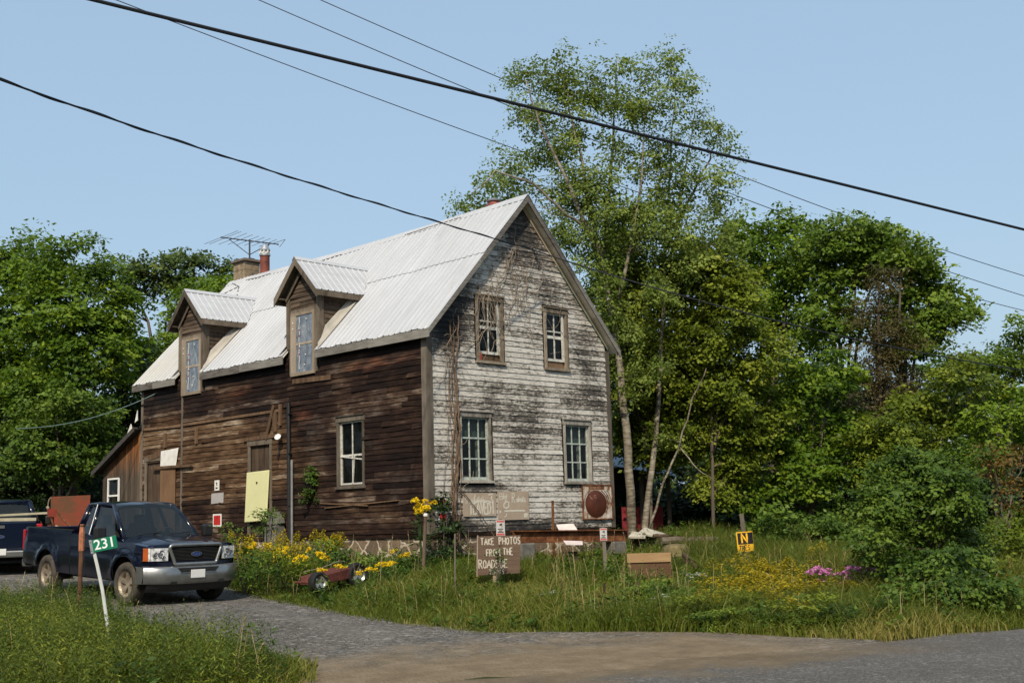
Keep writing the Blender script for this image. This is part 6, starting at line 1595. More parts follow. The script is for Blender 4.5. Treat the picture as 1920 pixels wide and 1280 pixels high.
tree('birch_tree', 'tall multi stemmed birch with pale trunks and airy crown rising behind the gable', [(1050, 120, 42, 38), (1075, 175, 50, 45), (985, 150, 36, 40), (985, 215, 46, 42), (1130, 135, 36, 34), (1160, 120, 26, 24), (1155, 200, 46, 42), (1215, 150, 36, 36), (1268, 115, 42, 30), (1290, 170, 40, 36), (1235, 215, 46, 40), (1320, 235, 38, 36), (1345, 270, 28, 30), (1010, 285, 58, 40), (1080, 260, 50, 40), (1180, 285, 60, 40), (1270, 290, 55, 40), (950, 300, 36, 30),
     (910, 345, 32, 26), (900, 385, 44, 16), (860, 385, 24, 10), (960, 360, 50, 36), (1030, 370, 60, 40), (1120, 360, 60, 45), (1200, 380, 60, 45), (1280, 370, 55, 40), (1335, 345, 36, 30), (1360, 385, 26, 14), (1090, 440, 50, 40), (1180, 470, 60, 40), (1270, 440, 55, 40), (1345, 330, 30, 30), (1100, 330, 55, 45), (1150, 420, 50, 45), (1050, 200, 45, 45), (1240, 330, 50, 45), (1110, 500, 40, 45), (1150, 560, 30, 50), (1180, 620, 30, 50), (1175, 690, 24, 40), (1170, 750, 22, 40), (1215, 700, 26, 50), (1205, 430, 60, 45), (1290, 480, 50, 45), (1335, 420, 46, 40), (1235, 550, 46, 50), (1120, 400, 50, 45), (1140, 610, 26, 40), (1225, 820, 26, 34), (1150, 650, 24, 34), (1060, 440, 34, 30), (1000, 430, 40, 24), (1185, 200, 40, 40)], yb_, 'birch', stems=bst, bark=m_birch, leaf=.080, rc=.40, cov=.74, sprays=7, leaves=9, shell=.25, flat=.9, droop=.5, nl=190, r0=.032, base_px=1190, tint0=.48)
tree('alder_tree', 'yellow green bushy tree filling the space right of the gable', [(1150, 560, 36, 60), (1200, 590, 60, 70), (1180, 690, 46, 60), (1250, 650, 60, 70), (1290, 560, 60, 60), (1230, 520, 50, 40), (1170, 790, 30, 40), (1230, 760, 50, 50), (1158, 720, 22, 40), (1160, 640, 30, 50), (1130, 500, 30, 40), (1170, 470, 40, 40), (1300, 480, 50, 40), (1270, 720, 50, 50), (1210, 830, 40, 40)], 35.2, 'alder', leaf=.098, rc=.42, cov=1.5, sprays=9, leaves=9, tint0=.62, nl=30, base_px=1225, r0=.05, flat=.7)
tree('alder_tree', 'yellow green drooping tree overhanging the open shed on its right', [(1340, 520, 55, 50), (1380, 590, 50, 60), (1330, 640, 55, 55), (1300, 720, 60, 55), (1370, 720, 55, 60), (1300, 810, 55, 45), (1370, 830, 55, 50), (1260, 850, 36, 28), (1420, 660, 36, 60), (1350, 900, 46, 36), (1420, 780, 40, 60)], 34.4, 'alder', leaf=.098, rc=.42, cov=1.4, sprays=9, leaves=9, nl=34, base_px=1335, r0=.06, flat=.7, tint0=.55)
# --- the wood on the right
tree('maple_tree', 'dense rounded maple right of the birch with a domed top', [(1400, 440, 50, 42), (1450, 430, 45, 35), (1490, 480, 40, 50), (1440, 500, 60, 55), (1480, 560, 50, 50), (1420, 580, 50, 50), (1500, 640, 50, 50)], 42, 'maple', leaf=.135, rc=.55, cov=1.25, nl=12, base_px=1450, tint0=.55)
tree('ash_tree', 'tall ragged green tree with the highest top right of the birch', [(1620, 430, 40, 34), (1570, 450, 45, 36), (1600, 490, 60, 45), (1545, 520, 40, 55), (1660, 450, 36, 34), (1560, 610, 55, 55), (1690, 490, 30, 40), (1540, 430, 22, 16)], 40, 'ash', leaf=.14, rc=.50, cov=1.2, nl=22, base_px=1600, shell=.45, r0=.11)
tree('ash_tree', 'spreading green tree whose lowest right branch reaches far out into the sky', [(1690, 460, 30, 36), (1720, 490, 40, 36), (1750, 530, 36, 36), (1710, 570, 55, 40), (1770, 570, 40, 26), (1800, 590, 36, 18), (1740, 620, 60, 34), (1700, 660, 55, 30)], 39, 'ash', leaf=.14, rc=.48, cov=1.15, nl=22, base_px=1690, shell=.45, tint0=.56, r0=.11)
tree('cedar_tree', 'browning cedar standing between the two ragged green trees', [(1650, 530, 26, 40), (1640, 590, 46, 45), (1670, 640, 55, 45), (1630, 680, 60, 45), (1680, 720, 60, 45), (1620, 760, 60, 40), (1700, 780, 55, 45)], 37.5, 'brown', leaf=.085, rc=.40, cov=1.1, sprays=8, leaves=8, nl=50, base_px=1655, shell=.3, aspect=.4, flat=.4, droop=.5)
tree('understory_tree', 'dark layered maple under the cedar at the wood edge', [(1520, 720, 60, 50), (1480, 800, 60, 55), (1560, 800, 60, 50), (1440, 880, 60, 50), (1520, 890, 60, 50), (1590, 870, 55, 50), (1460, 720, 45, 40), (1570, 690, 45, 40), (1420, 940, 50, 35), (1500, 950, 60, 35)], 36, 'maple', leaf=.12, rc=.50, cov=1.2, tint0=.44, nl=12, base_px=1510, r0=.1, flat=.45)
tree('understory_tree', 'mid green sapling thicket tree right of the cedar', [(1740, 750, 55, 50), (1700, 820, 55, 50), (1760, 830, 55, 45), (1640, 830, 50, 45), (1800, 720, 45, 40), (1660, 890, 50, 40), (1790, 680, 40, 30)], 34, 'alder', leaf=.105, rc=.44, cov=1.25, tint0=.40, nl=14, base_px=1725, r0=.08)
tree('far_tree', 'hazy green tree at the right edge standing farther back', [(1900, 650, 45, 36), (1870, 700, 50, 40), (1920, 720, 60, 50), (1830, 690, 45, 30), (1910, 620, 30, 20), (1800, 690, 40, 26), (1760, 680, 30, 18)], 58, 'ash', leaf=.17, rc=.66, cov=.8, tint0=.40, nl=16, base_px=1890)
tree('leafy_bush', 'bright green bush at the right edge in front of the far tree', [(1850, 790, 50, 40), (1900, 800, 50, 45), (1820, 850, 50, 40), (1880, 740, 40, 28)], 33, 'maple', leaf=.10, rc=.42, cov=.8, tint0=.55, nl=8, cat='bush', base_px=1860, r0=.05)
tree('sumac_bush', 'orange turning sumac bush at the right edge', [(1890, 880, 46, 36), (1860, 850, 24, 20), (1915, 930, 40, 34), (1920, 850, 30, 24)], 26, 'orange', leaf=.07, rc=.34, cov=.55, nl=8, cat='bush', base_px=1890, r0=.04)
tree('leafy_bush', 'olive bush below the orange sumac at the right edge', [(1890, 980, 50, 34), (1860, 1030, 50, 40), (1920, 1040, 45, 50), (1890, 1090, 55, 40), (1840, 1090, 40, 40)], 21.5, 'alder', leaf=.06, rc=.27, cov=.85, nl=8, cat='bush', base_px=1885, r0=.03, tint0=.36)
tree('big_shrub', 'large dark green shrub leaning over the road verge on the right', [(1680, 900, 55, 45), (1740, 880, 55, 40), (1640, 960, 50, 45), (1720, 970, 70, 55), (1790, 930, 50, 50), (1780, 1020, 60, 55), (1700, 1060, 60, 50), (1740, 1110, 70, 40), (1820, 1060, 45, 50), (1650, 1020, 40, 35), (1790, 860, 40, 26), (1690, 1120, 40, 26), (1690, 1125, 50, 30, -2.2), (1770, 1120, 60, 32, -2.4), (1840, 1112, 50, 36, -2.4), (1640, 1130, 30, 22, -1.8), (1760, 1060, 50, 40, -1.6)], 19.6, 'shrub', leaf=.062, rc=.26, cov=1.2, sprays=7, leaves=9, tint0=.55, nl=16, cat='bush', base_px=1740, r0=.05)
tree('leafy_bush', 'low leafy bush at the wood edge behind the trespassing sign', [(1520, 1000, 45, 22), (1560, 980, 40, 30), (1470, 985, 40, 24), (1600, 1000, 40, 30), (1430, 990, 30, 18)], 29, 'shrub', leaf=.08, rc=.33, cov=.9, nl=8, cat='bush', base_px=1530, r0=.03, tint0=.6, flat=.4)
# roadside tree behind the camera, whose shade falls over the road on the right
rt = thing('roadside_tree', 'roadside maple behind the viewer shading the road', 'tree', (7.6, -.2, 0)); rb = [(0, 1.0, 9.4, 3.4, 3.6, 2.4), (2.8, -1, 8.4, 2.6, 2.8, 2.2), (-1.0, 3.6, 8.0, 1.5, 1.7, 1.2), (2.6, 3.2, 8.4, 2.2, 2.4, 1.8), (5.0, 2.4, 8.0, 2.2, 2.2, 1.8), (1.2, 0, 11.2, 2.4, 2.4, 1.4)]
foliage('crown', rb, LM['maple'], rt, rc=.65, cov=.62, leaf=.19, sprays=6, leaves=7); mb = MB(); s_, r_ = stem_pts([(0, 0, -.3), (.3, .2, 4), (.4, .4, 9)], .25, .06); mb.tube(s_, r_, 9); limbs(mb, [(s_, r_)], np.array([b[:3] for b in rb]), 6, .1); mb.build('trunk', m_bark, rt)
# far wood closing the view between the trees
def wood_band():
    B = []
    for x in np.arange(-52, 66, 3.0):
        y = 66+6*math.sin(x*.35)+U(-3, 3); 
        px = 960+2256*x/y; h = 9.0
        h = float(np.interp(px, [-800, 0, 200, 260, 460, 1000, 1400, 1700, 1800, 1950, 2400], [9.5, 9.5, 9., 7.4, 8.5, 9, 9.0, 8.4, 8.0, 8.5, 10]))
        for z in np.arange(1.6, h, 1.9): B.append((x+U(-1, 1), y+U(-1.5, 1.5), z, 2.1, 1.8, 1.4))
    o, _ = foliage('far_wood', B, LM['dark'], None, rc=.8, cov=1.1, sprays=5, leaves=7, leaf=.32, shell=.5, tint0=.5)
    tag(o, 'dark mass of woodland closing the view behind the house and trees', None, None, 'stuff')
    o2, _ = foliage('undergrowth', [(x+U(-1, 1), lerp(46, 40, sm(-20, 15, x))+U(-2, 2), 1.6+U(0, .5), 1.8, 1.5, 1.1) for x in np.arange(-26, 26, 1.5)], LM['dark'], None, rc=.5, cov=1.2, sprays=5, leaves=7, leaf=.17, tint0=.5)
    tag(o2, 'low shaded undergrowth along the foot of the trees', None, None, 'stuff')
wood_band()
# unseen woodland round the viewer, added to darken reflections in paint, chrome and glass
o, _ = foliage('reflection_wood', [(U(-48, 32), U(-26, -14), U(1, 10), 2.6, 2.4, 2.0) for i in range(70)]+[(U(-50, -29), U(-6, 46), U(1, 10), 2.6, 2.4, 2.0) for i in range(60)], LM['dark'], None, rc=1.1, cov=.5, sprays=4, leaves=6, leaf=.42, shell=.5)
tag(o, 'unseen woodland across the road and left of the viewer, added for dark reflections', None, None, 'stuff')

# ------------------------------------------------------------------ grasses
def in_grass(x, y, pad=0.):
    u, d = ud(x, y); ul = np.interp(d, UL[0], UL[1]); ur = np.interp(d, UR[0], UR[1])
    ok = (d > pad) & ((u < ul-pad) | (u > ur+pad))
    # inside the house and under the trucks: none
    hx = (x-HX)*math.cos(TH)+(y-HY)*math.sin(TH); hy = -(x-HX)*math.sin(TH)+(y-HY)*math.cos(TH)
    ok &= ~((hx > -.05) & (hx < HW+.05) & (hy > -.05) & (hy < HL+2.5))
    c, s = math.cos(-.778), math.sin(-.778); tx = (x-TL[0])*c+(y-TL[1])*s; ty = -(x-TL[0])*s+(y-TL[1])*c
    ok &= ~((tx > -4.7) & (tx < 1.1) & (abs(ty) < 1.0))
    edge = np.minimum(np.where(u > ur, u-ur, np.where(u < ul, ul-u, 0)), np.maximum(d, 0))
    return ok, edge, u, d
def vnoise(x, y, s, seed):
    r = np.random.default_rng(seed); T_ = r.random((64, 64)); X_ = x/s+100; Y_ = y/s+100
    i, j = np.floor(X_).astype(int), np.floor(Y_).astype(int); fx_, fy_ = X_-i, Y_-j; fx_ = fx_*fx_*(3-2*fx_); fy_ = fy_*fy_*(3-2*fy_)
    g = lambda a, b: T_[a % 64, b % 64]
    return (g(i, j)*(1-fx_)+g(i+1, j)*fx_)*(1-fy_)+(g(i, j+1)*(1-fx_)+g(i+1, j+1)*fx_)*fy_
def scatter(n, x0, x1, y0, y1):
    x = x0+(x1-x0)*RNG.random(n); y = y0+(y1-y0)*RNG.random(n)
    q_ = np.abs(x/np.maximum(y, 1)); vis = ((q_ < .47) | ((q_ < .95) & (RNG.random(n) < .45))) & (y > 8)
    ok, e, u, d = in_grass(x, y, .02); k = ok & vis & (RNG.random(n) < np.clip(e/.35+.25, 0, 1))
    return x[k], y[k], e[k], u[k], d[k]
SHORT = [(-.45, 21.6, 1.0, .45)]
def hscale(x, y, e, u, d):
    h = .10+.19*sm(.0, 1.6, e)+.20*(vnoise(x, y, 1.3, 3)-.35)
    h = h*(1+.30*sm(6, 9, u)*(1-sm(4, 8, d))+.55*sm(13, 16, u)*sm(.3, 1.5, e))*np.where((np.abs(x+.35) < .8) & (y < 22.2), .6, 1.)*np.where((x > .6) & (x < 3.6) & (d > 3.2), .55, 1.)
    hx = (x-HX)*math.cos(TH)+(y-HY)*math.sin(TH); hy = -(x-HX)*math.sin(TH)+(y-HY)*math.cos(TH); h = h*np.where((hx > -4) & (hx < 7) & (hy > -2.5) & (hy < 6), .5, 1.)
    return np.clip(h, .08, .9)
def blades(x, y, h, wdt, lean, tint, name, mat, parent=None, curve=.5):
    n = len(x); z = gz(x, y)-.02; a = RNG.random(n)*2*np.pi; dirv = np.stack([np.cos(a), np.sin(a), np.zeros(n)], 1); b = RNG.random(n)*2*np.pi
    W = np.stack([np.cos(b), np.sin(b), np.zeros(n)], 1)*wdt[:, None]*.5; P0 = np.stack([x, y, z], 1); up = np.array([0, 0, 1.])
    P1 = P0+up*h[:, None]*.55+dirv*(lean*h*.25)[:, None]; P2 = P0+up*(h*(1-curve*.5*lean**1.5))[:, None]+dirv*(lean*h)[:, None]
    V = np.concatenate([np.stack([P0-W, P0+W, P1+W*.8, P1-W*.8], 1), np.stack([P1-W*.8, P1+W*.8, P2+W*.08, P2-W*.08], 1)])
    return mesh_np(name, V, 4, mat, parent, np.concatenate([tint, tint]))
m_grass = leafm('meadow grass', (.032, .056, .005), (.104, .134, .012), (.29, .24, .07), .30)
m_straw = leafm('dry straw', (.14, .10, .04), (.30, .22, .10), (.45, .36, .19), .15)
def make_grass():
    x, y, e, u, d = scatter(720000, -19, 28, 8.5, 34)
    h = hscale(x, y, e, u, d)*(.6+.8*RNG.random(len(x)))
    dry = vnoise(x, y, 2.2, 5)*.55+vnoise(x, y, .5, 6)*.35
    tint = np.clip(.17+.62*(dry-.36)+.22*RNG.random(len(x))+.28*(RNG.random(len(x)) < .09+.16*(dry > .5))+.12*(u > 9)*(d < 9), 0, 1)
    tint = np.where((e < .5), tint+.10, tint)
    o = blades(x, y, h, .010+.012*RNG.random(len(x)), .25+.75*RNG.random(len(x)), np.clip(tint, 0, 1), 'grass', m_grass)
    tag(o, 'long mixed green and straw coloured meadow grass on the verge and lawn', None, None, 'stuff')
    # tall straw stems with seed heads
    x, y, e, u, d = scatter(26000, -18, 27, 11, 33); pr = .15+.85*(vnoise(x, y, 1.8, 9) > .56); k = (RNG.random(len(x)) < pr*.17) & (e > .5)
    x, y = x[k], y[k]; n = len(x); h = .38+.34*RNG.random(n); h = np.where((np.abs(x+.35) < .8) & (y < 22.2), .2, h); z = gz(x, y); a = RNG.random(n)*6.28; l = h*(.05+.22*RNG.random(n)); tp = np.stack([x+np.cos(a)*l, y+np.sin(a)*l, z+h], 1); P0 = np.stack([x, y, z], 1); m1 = P0*.5+tp*.5-np.stack([np.cos(a)*l, np.sin(a)*l, 0*l], 1)*.2
    S_ = np.stack([np.ones(n), np.zeros(n), np.zeros(n)], 1)*.0026; V = [np.stack([P0-S_, P0+S_, m1+S_, m1-S_], 1), np.stack([m1-S_, m1+S_, tp+S_*.8, tp-S_*.8], 1)]
    ax_ = unit(tp-m1)
    for q in range(2): V.append(leaf_quads(tp-ax_*.05*q, unit(ax_+.3*RNG.normal(size=(n, 3))), unit(RNG.normal(size=(n, 3))), np.full(n, .075), np.full(n, .009)))
    V = np.concatenate(V); o = mesh_np('dry_grass', V, 4, m_straw, None, np.clip(.5+.25*RNG.normal(size=len(V)), 0, 1)); tag(o, 'tall dry straw stems with seed heads standing through the meadow', None, None, 'stuff')
    # tall leafy stalks in the left foreground
    x, y, e, u, d = scatter(30000, -9, -1.5, 10, 21); k = (u < 3.6) & (e > .25) & (RNG.random(len(x)) < .30); x, y = x[k], y[k]; n = len(x); K = 22
    h = (.25+.40*RNG.random(n))*np.where((x > -5.4) & (y > 15.5), .6, 1.); z = gz(x, y); t = np.tile(np.linspace(.1, 1, K), n); a = np.tile(np.arange(K)*2.4, n)+np.repeat(RNG.random(n)*6, K); hh = np.repeat(h, K); lx, ly = np.repeat(.08*RNG.normal(size=n), K), np.repeat(.08*RNG.normal(size=n), K)
    P = np.stack([np.repeat(x, K)+lx*t, np.repeat(y, K)+ly*t, np.repeat(z, K)+hh*t], 1); A = unit(np.stack([np.cos(a), np.sin(a), .5+.3*RNG.normal(size=n*K)], 1)); L = (.05+.05*RNG.random(n*K))*(1.15-.6*t)
    V = leaf_quads(P, A, unit(np.array([0, 0, 1.])+.35*RNG.normal(size=P.shape)), L, L*.24)
    o = mesh_np('weeds', V, 4, LM['weed'], None, np.clip(np.repeat(.34+.22*RNG.normal(size=n)+.9*(vnoise(x, y, .9, 21)-.5), K)+.08*RNG.normal(size=n*K), 0, 1)); tag(o, 'tall narrow leaved weeds crowding the left foreground', None, None, 'stuff')
    # leafy weeds
    x, y, e, u, d = scatter(25000, -18, 27, 9.5, 33); k = (e > .25) & (RNG.random(len(x)) < .25+.75*(vnoise(x, y, 1.1, 12) > .52)); x, y = x[k], y[k]; n = len(x); K = 12
    h = (.10+.34*RNG.random(n)**1.5)*(1+.6*sm(13, 16, ud(x, y)[0]))*(1-.45*((np.abs(x+.35) < .8) & (y < 22.2))); z = gz(x, y); t = np.tile(np.linspace(.2, 1, K), n); a = np.tile(np.arange(K)*2.4, n)+np.repeat(RNG.random(n)*6, K); hh = np.repeat(h, K)
    P = np.stack([np.repeat(x, K), np.repeat(y, K), np.repeat(z, K)+hh*t], 1)+RNG.normal(size=(n*K, 3))*.025; A = unit(np.stack([np.cos(a), np.sin(a), .35+.3*RNG.normal(size=n*K)], 1)); L = (.05+.06*RNG.random(n*K))*np.repeat(.7+.9*RNG.random(n)**2, K)
    V = leaf_quads(P, A, unit(np.array([0, 0, 1.])+.35*RNG.normal(size=P.shape)), L, L*.38)
    o = mesh_np('weeds', V, 4, LM['shrub'], None, np.clip(np.repeat(.5+.22*RNG.normal(size=n), K)+.08*RNG.normal(size=n*K), 0, 1)); tag(o, 'leafy green weeds mixed through the meadow', None, None, 'stuff')
make_grass()
def litter():
    # loose stones on the drive and road edge
    x = -8+14*RNG.random(30000); y = 11+14*RNG.random(30000); u, d = ud(x, y); ul = np.interp(d, UL[0], UL[1]); ur = np.interp(d, UR[0], UR[1]); k = (u > ul-.1) & (u < ur+.25) & (d > -.4) & (d > 3.0+1.2*RNG.random(len(x))); x, y = x[k], y[k]; n = len(x)
    r = .004+.010*RNG.random(n)**3; z = gz(x, y)+.026; P = np.stack([x, y, z], 1)
    T_ = np.array([[1, 1, 1], [-1, -1, 1], [-1, 1, -1], [1, -1, -1]])/1.2; F = [(0, 1, 2), (0, 3, 1), (0, 2, 3), (1, 3, 2)]
    J = P[:, None, :]+T_[None]*r[:, None, None]*(.7+.6*RNG.random((n, 4, 3))); V = np.concatenate([J[:, f, :] for f in F])
    o = mesh_np('loose_gravel', V, 3, plain('loose grey stones', (.13, .12, .11), .9, var=.5, scale=40), None); tag(o, 'loose stones scattered over the gravel driveway', None, None, 'stuff')
litter()
# ------------------------------------------------------------------ flowers
m_stemg = plain('flower stem green', (.035, .075, .015), .7)
m_yel = leafm('golden yellow petals', (.60, .36, .004), (.78, .56, .008), (.86, .70, .03), .2); m_pink = leafm('pink phlox petals', (.38, .10, .28), (.56, .19, .43), (.72, .36, .60), .25); m_gold = leafm('goldenrod plume', (.16, .13, .006), (.32, .25, .008), (.50, .40, .02), .2); m_lacef = leafm('white umbel', (.40, .40, .34), (.58, .58, .52), (.72, .72, .68), .2)
def flower_plant(name, label, cat, h, heads, head_r, mat, leafmat, seed, group, plume=False, nleaf=40, spread=.16, flatc=False, leafl=.11):
    r = np.random.default_rng(seed); t = thing(name, label, cat, (0, 0, -50), group=group); mb = MB(); H = []
    for i in range(heads):
        a = r.random()*6.28; q = spread*(.25+.75*r.random()); z = h*(.80+.22*r.random()); tp = (q*math.cos(a), q*math.sin(a), z); mb.tube([(q*.25*math.cos(a), q*.25*math.sin(a), -.05), (q*.6*math.cos(a), q*.6*math.sin(a), z*.55), tp], [.006, .005, .003], 4); H.append(tp)
    n = nleaf; a = r.random(n)*6.28; q = spread*(.2+.6*r.random(n)); z = h*(.08+.78*r.random(n)); P = np.stack([q*np.cos(a), q*np.sin(a), z], 1); A = unit(np.stack([np.cos(a), np.sin(a), .2+.3*r.normal(size=n)], 1)); L = leafl*(.7+.6*r.random(n))
    f = mesh_np('foliage', leaf_quads(P, A, unit(np.array([0, 0, 1.])+.4*r.normal(size=P.shape)), L, L*.32), 4, leafmat, t, np.clip(.5+.2*r.normal(size=n), 0, 1)); mb.build('stem', m_stemg, t)
    for tp in H:
        if plume:
            k = 46; s = r.random(k); ang = r.random(k)*6.28; rr = head_r*(1-s)*.9; c = np.array(tp)+np.stack([rr*np.cos(ang)+.05*s, rr*np.sin(ang), (s-.5)*head_r*2.6-.10*(rr/head_r)**1.5*head_r], 1); L = np.full(k, head_r*.42); A = unit(np.stack([np.cos(ang), np.sin(ang), .3+0*ang], 1)); V = leaf_quads(c, A, unit(r.normal(size=(k, 3))+np.array([0, 0, .6])), L, L*.6)
        else:
            k = 44; dv = unit(r.normal(size=(k, 3))); dv[:, 2] = np.abs(dv[:, 2])*(.35 if flatc else 1)-(.0 if flatc else .25); c = np.array(tp)+dv*head_r*.55; L = np.full(k, head_r*.62); A = unit(dv+.5*r.normal(size=dv.shape)); V = leaf_quads(c, A, unit(dv+.3*r.normal(size=dv.shape)+np.array([0, 0, .5])), L, L*.75)
        mesh_np('flower', V, 4, mat, t, np.clip(.5+.28*r.normal(size=k), 0, 1))
    return t
def place(proto, x, y, s=1., zs=1., used=[]):
    o = proto if proto.name not in used else copy_tree(proto)
    used.append(proto.name); o.location = (x, y, G(x, y)-.02); o.rotation_euler = (0, 0, U(0, 6.28)); o.scale = (s, s, s*zs); return o
Y1 = [flower_plant('yellow_coneflower', 'yellow pompom flowers on leafy stems in the flowerbed beside the stone foundation', 'flower', 1., n_, .075, m_yel, LM['shrub'], sd_, 'yellow pompom flowers by the house') for n_, sd_ in ((5, 1), (7, 2), (3, 3))]
def by_head(proto, px, py, y, s=1., label=None):
    c = at(px, py, y); z = G(c.x, c.y); h = max(.45, c.z-z); o = place(proto, c.x, c.y); o.scale = (s, s, h/.93)
    for ch in o.children:
        if ch.name.startswith('flower'): pass
    if label: o['label'] = label; 
    return o
for px, py, y, k in ((475, 1022, 25.6, 2), (468, 1030, 25.2, 2), (505, 1018, 26.2, 0), (522, 1036, 24.8, 1), (532, 1030, 25.0, 1), (545, 1042, 24.6, 0), (520, 1046, 24.5, 2), (560, 1040, 24.8, 0), (578, 1030, 25.2, 2), (572, 1046, 24.4, 2), (600, 1034, 24.8, 0), (608, 1046, 24.3, 2), (614, 1044, 24.4, 2), (555, 1052, 24.2, 2), (605, 1064, 23.4, 0), (600, 1068, 23.2, 2), (634, 1060, 23.6, 1), (645, 1064, 23.5, 2), (715, 1062, 23.4, 0), (728, 1067, 23.2, 1), (735, 1072, 23.0, 2), (752, 1042, 24.2, 0), (765, 1040, 24.2, 2), (738, 1032, 24.6, 2), (690, 1076, 22.8, 2), (675, 1088, 22.4, 2), (700, 1085, 22.6, 2)):
    by_head(Y1[k], px, py, y, .72)
c = at(793, 936, 25.7); gl = flower_plant('golden_glow_plant', 'tallest yellow pompom plant standing against the house corner', 'flower', c.z-G(c.x, c.y), 15, .085, m_yel, LM['dark'], 8, None, nleaf=150, spread=.24, leafl=.15); gl.location = (c.x, c.y, G(c.x, c.y)-.02)
gr = [flower_plant('goldenrod_plant', 'feathery goldenrod in the yellow drift of the right verge', 'flower', .8, n_, .10, m_gold, LM['alder'], sd_, 'goldenrod in the right verge', plume=True, nleaf=60) for n_, sd_ in ((3, 21), (4, 22), (5, 23))]
for i in range(96):
    px = random.gauss(1450, 62); py = random.gauss(1090, 26); px = min(max(px, 1320), 1640); py -= 6; y = lerp(22.0, 16.8, (py-1035)/110); by_head(gr[i % 3], px, py, max(16.6, y), 1.1)
gr2 = [flower_plant('goldenrod_plant', 'feathery goldenrod in the bed between the pickup and the stone foundation', 'flower', .8, n_, .11, m_gold, LM['alder'], sd_, 'goldenrod along the dark side wall', plume=True, nleaf=60) for n_, sd_ in ((3, 31), (4, 32))]
for i in range(34):
    px = U(428, 640); py = U(992, 1030) if px < 560 else U(990, 1010); y = lerp(27.5, 25.2, (py-990)/40); c = at(px, py, y)
    hx = (c.x-HX)*math.cos(TH)+(c.y-HY)*math.sin(TH)
    if hx < -.3: by_head(gr2[i % 2], px, py, y, 1.0)
gr3 = [flower_plant('goldenrod_plant', 'feathery goldenrod in the left foreground weeds', 'flower', .6, 3, .07, m_gold, LM['shrub'], 41, 'goldenrod in the left foreground', plume=True, nleaf=50)]
for px, py in ((40, 1232), (70, 1228), (95, 1232), (120, 1236), (140, 1242), (165, 1250), (60, 1180), (85, 1178), (275, 1150), (280, 1175)): by_head(gr3[0], px, py, 14.2 if py > 1200 else 15.8, .8)
ph = [flower_plant('phlox_plant', 'pink phlox standing in the weeds left of the big dark shrub', 'flower', .8, n_, .082, m_pink, LM['shrub'], sd_, 'pink phlox by the shrub', nleaf=50, flatc=False, spread=.22) for n_, sd_ in ((2, 51), (1, 52))]
for i, (px, py) in enumerate(((1520, 1061), (1528, 1064), (1541, 1058), (1547, 1056), (1558, 1068), (1570, 1067), (1548, 1079), (1575, 1079), (1604, 1052), (1610, 1056), (1622, 1056), (1594, 1092), (1593, 1101))): by_head(ph[i % 2], px, py-12, 19.7+U(-.2, .2), 1.0)
qa = [flower_plant('white_wildflower', 'flat white wildflower umbels dotted in the lawn right of the wooden box', 'flower', .6, 4, .05, m_lacef, LM['shrub'], 61, 'white wildflowers in the lawn', nleaf=20, flatc=True)]
for px, py, y in ((1298, 1070, 22), (1306, 1064, 22.2), (1315, 1060, 22.4), (1285, 1018, 27.5), (1300, 1016, 27.5), (1240, 1125, 18.5), (1030, 1125, 19)): by_head(qa[0], px, py, y, .8)
# broad leaved weeds on the right verge
wd = []
for j in range(3):
    t = thing('verge_weed', 'bushy broad leaved weed on the grassy verge before the goldenrod drift', 'weed', (0, 0, -60), group='broad leaved weeds on the right verge')
    foliage('foliage', [(0, 0, .22, .22, .22, .22), (.12, .05, .42, .14, .14, .16), (-.14, .06, .34, .14, .14, .18)], LM[('shrub', 'alder', 'shrub')[j]], t, rc=.14, cov=.55, sprays=4, leaves=6, leaf=.06, tint0=.40+.1*j, aspect=.42); mb = MB()
    for a in range(5): mb.tube([(0, 0, -.05), (.1*math.cos(a*1.3), .1*math.sin(a*1.3), .25), (.18*math.cos(a*1.3), .18*math.sin(a*1.3), .48)], .005, 4)
    mb.build('stem', m_stemg, t); wd.append(t)
for i in range(56):
    px = U(1180, 1660); py = U(1150, 1190) if px > 1300 else U(1125, 1175); c = gpt(px, py)
    ok, e_, u_, d_ = in_grass(np.array([c.x]), np.array([c.y]))
    if ok[0] and e_[0] > .25: place(wd[i % 3], c.x, c.y, U(.65, 1.0), U(.55, .9))
# leafy plants by the corner and on the side wall
def leafy(name, label, cat, B, mat, loc, **kw):
    t = thing(name, label, cat, loc); o = Vector(loc); foliage('foliage', [(b[0]-o.x, b[1]-o.y, b[2]-o.z, *b[3:]) for b in B], LM[mat], t, **kw); mb = MB()
    for b in B: mb.tube([(0, 0, -.05), ((b[0]-o.x)*.6, (b[1]-o.y)*.6, (b[2]-o.z)*.5), (b[0]-o.x, b[1]-o.y, b[2]-o.z)], .012, 5)
    mb.build('stem', m_bark, t); return t
c = at(832, 1050, 26.2); leafy('leafy_plant', 'dark leafy plant growing up the gable corner over the red squares', 'plant', px_blobs([(832, 1000, 16, 36, 0), (838, 960, 14, 16, .1), (845, 985, 14, 16, .1), (825, 1035, 20, 18, 0), (832, 935, 9, 8, .2)], 26.5), 'dark', (c.x, c.y+.3, G(c.x, c.y+.3)), rc=.15, cov=.25, leaf=.07, leaves=7, sprays=5, tint0=.55)
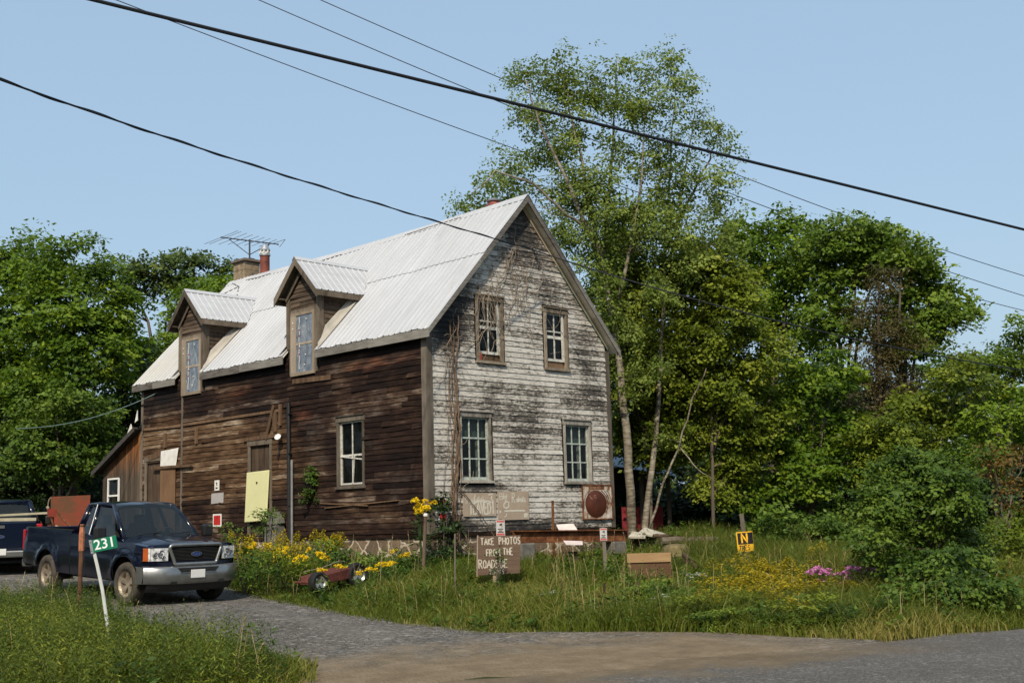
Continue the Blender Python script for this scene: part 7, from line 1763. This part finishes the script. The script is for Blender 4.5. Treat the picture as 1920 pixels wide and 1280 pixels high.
cw = hp(*SIDE.p(4.3, .9, .04)); leafy('ivy_sprig', 'small green ivy sprig hanging on the dark side wall', 'plant', [(*hp(*SIDE.p(4.25, 1.35, .08)), .14, .14, .35), (*hp(*SIDE.p(4.2, .95, .08)), .16, .16, .25)], 'shrub', cw, rc=.12, cov=.6, leaf=.06, leaves=6, sprays=4, tint0=.45)
c = at(500, 985, 28.0); leafy('leafy_plant', 'feathery green weed standing before the yellow panel', 'plant', px_blobs([(500, 985, 16, 18, 0), (492, 968, 8, 14, 0), (512, 960, 8, 20, 0)], 27.6), 'shrub', (c.x, c.y, G(c.x, c.y)), rc=.16, cov=.55, leaf=.075, leaves=6, sprays=4, tint0=.5, aspect=.3)
for i, (lab, bl, y) in enumerate((('green flower foliage mound beside the pickup bumper', [(460, 1045, 30, 24), (450, 1080, 26, 22), (490, 1065, 32, 24), (440, 1010, 14, 18)], 24.2), ('green flower foliage mound left of the old cart', [(540, 1068, 34, 20), (575, 1060, 24, 18), (515, 1040, 26, 18)], 24.0), ('green flower foliage mound behind the old cart', [(640, 1040, 30, 16), (690, 1062, 26, 18), (605, 1020, 26, 16), (720, 1080, 24, 16)], 24.6), ('green flower foliage mound right of the old cart below the fence post', [(760, 1068, 26, 20), (790, 1050, 22, 20), (740, 1055, 22, 16)], 24.0))):
    B = px_blobs(bl, y); c = B[0]; leafy('flower_foliage', lab, 'plant', B, 'shrub' if i != 1 else 'alder', (c[0], c[1], G(c[0], c[1])), rc=.22, cov=.62, leaf=.075, leaves=8, sprays=5, tint0=.5, aspect=.35)
c = at(928, 1030, 21.7); leafy('leafy_plant', 'thin green weed growing up in front of the roadside photo board', 'plant', px_blobs([(931, 1072, 7, 20, 0), (934, 1036, 6, 16, 0), (932, 1100, 10, 16, 0), (938, 1052, 6, 10, 0)], 21.6), 'shrub', (at(932, 1120, 21.6).x, 21.6, G(at(932, 1120, 21.6).x, 21.6)), rc=.075, cov=.3, leaf=.05, leaves=5, sprays=3, tint0=.4, aspect=.3)
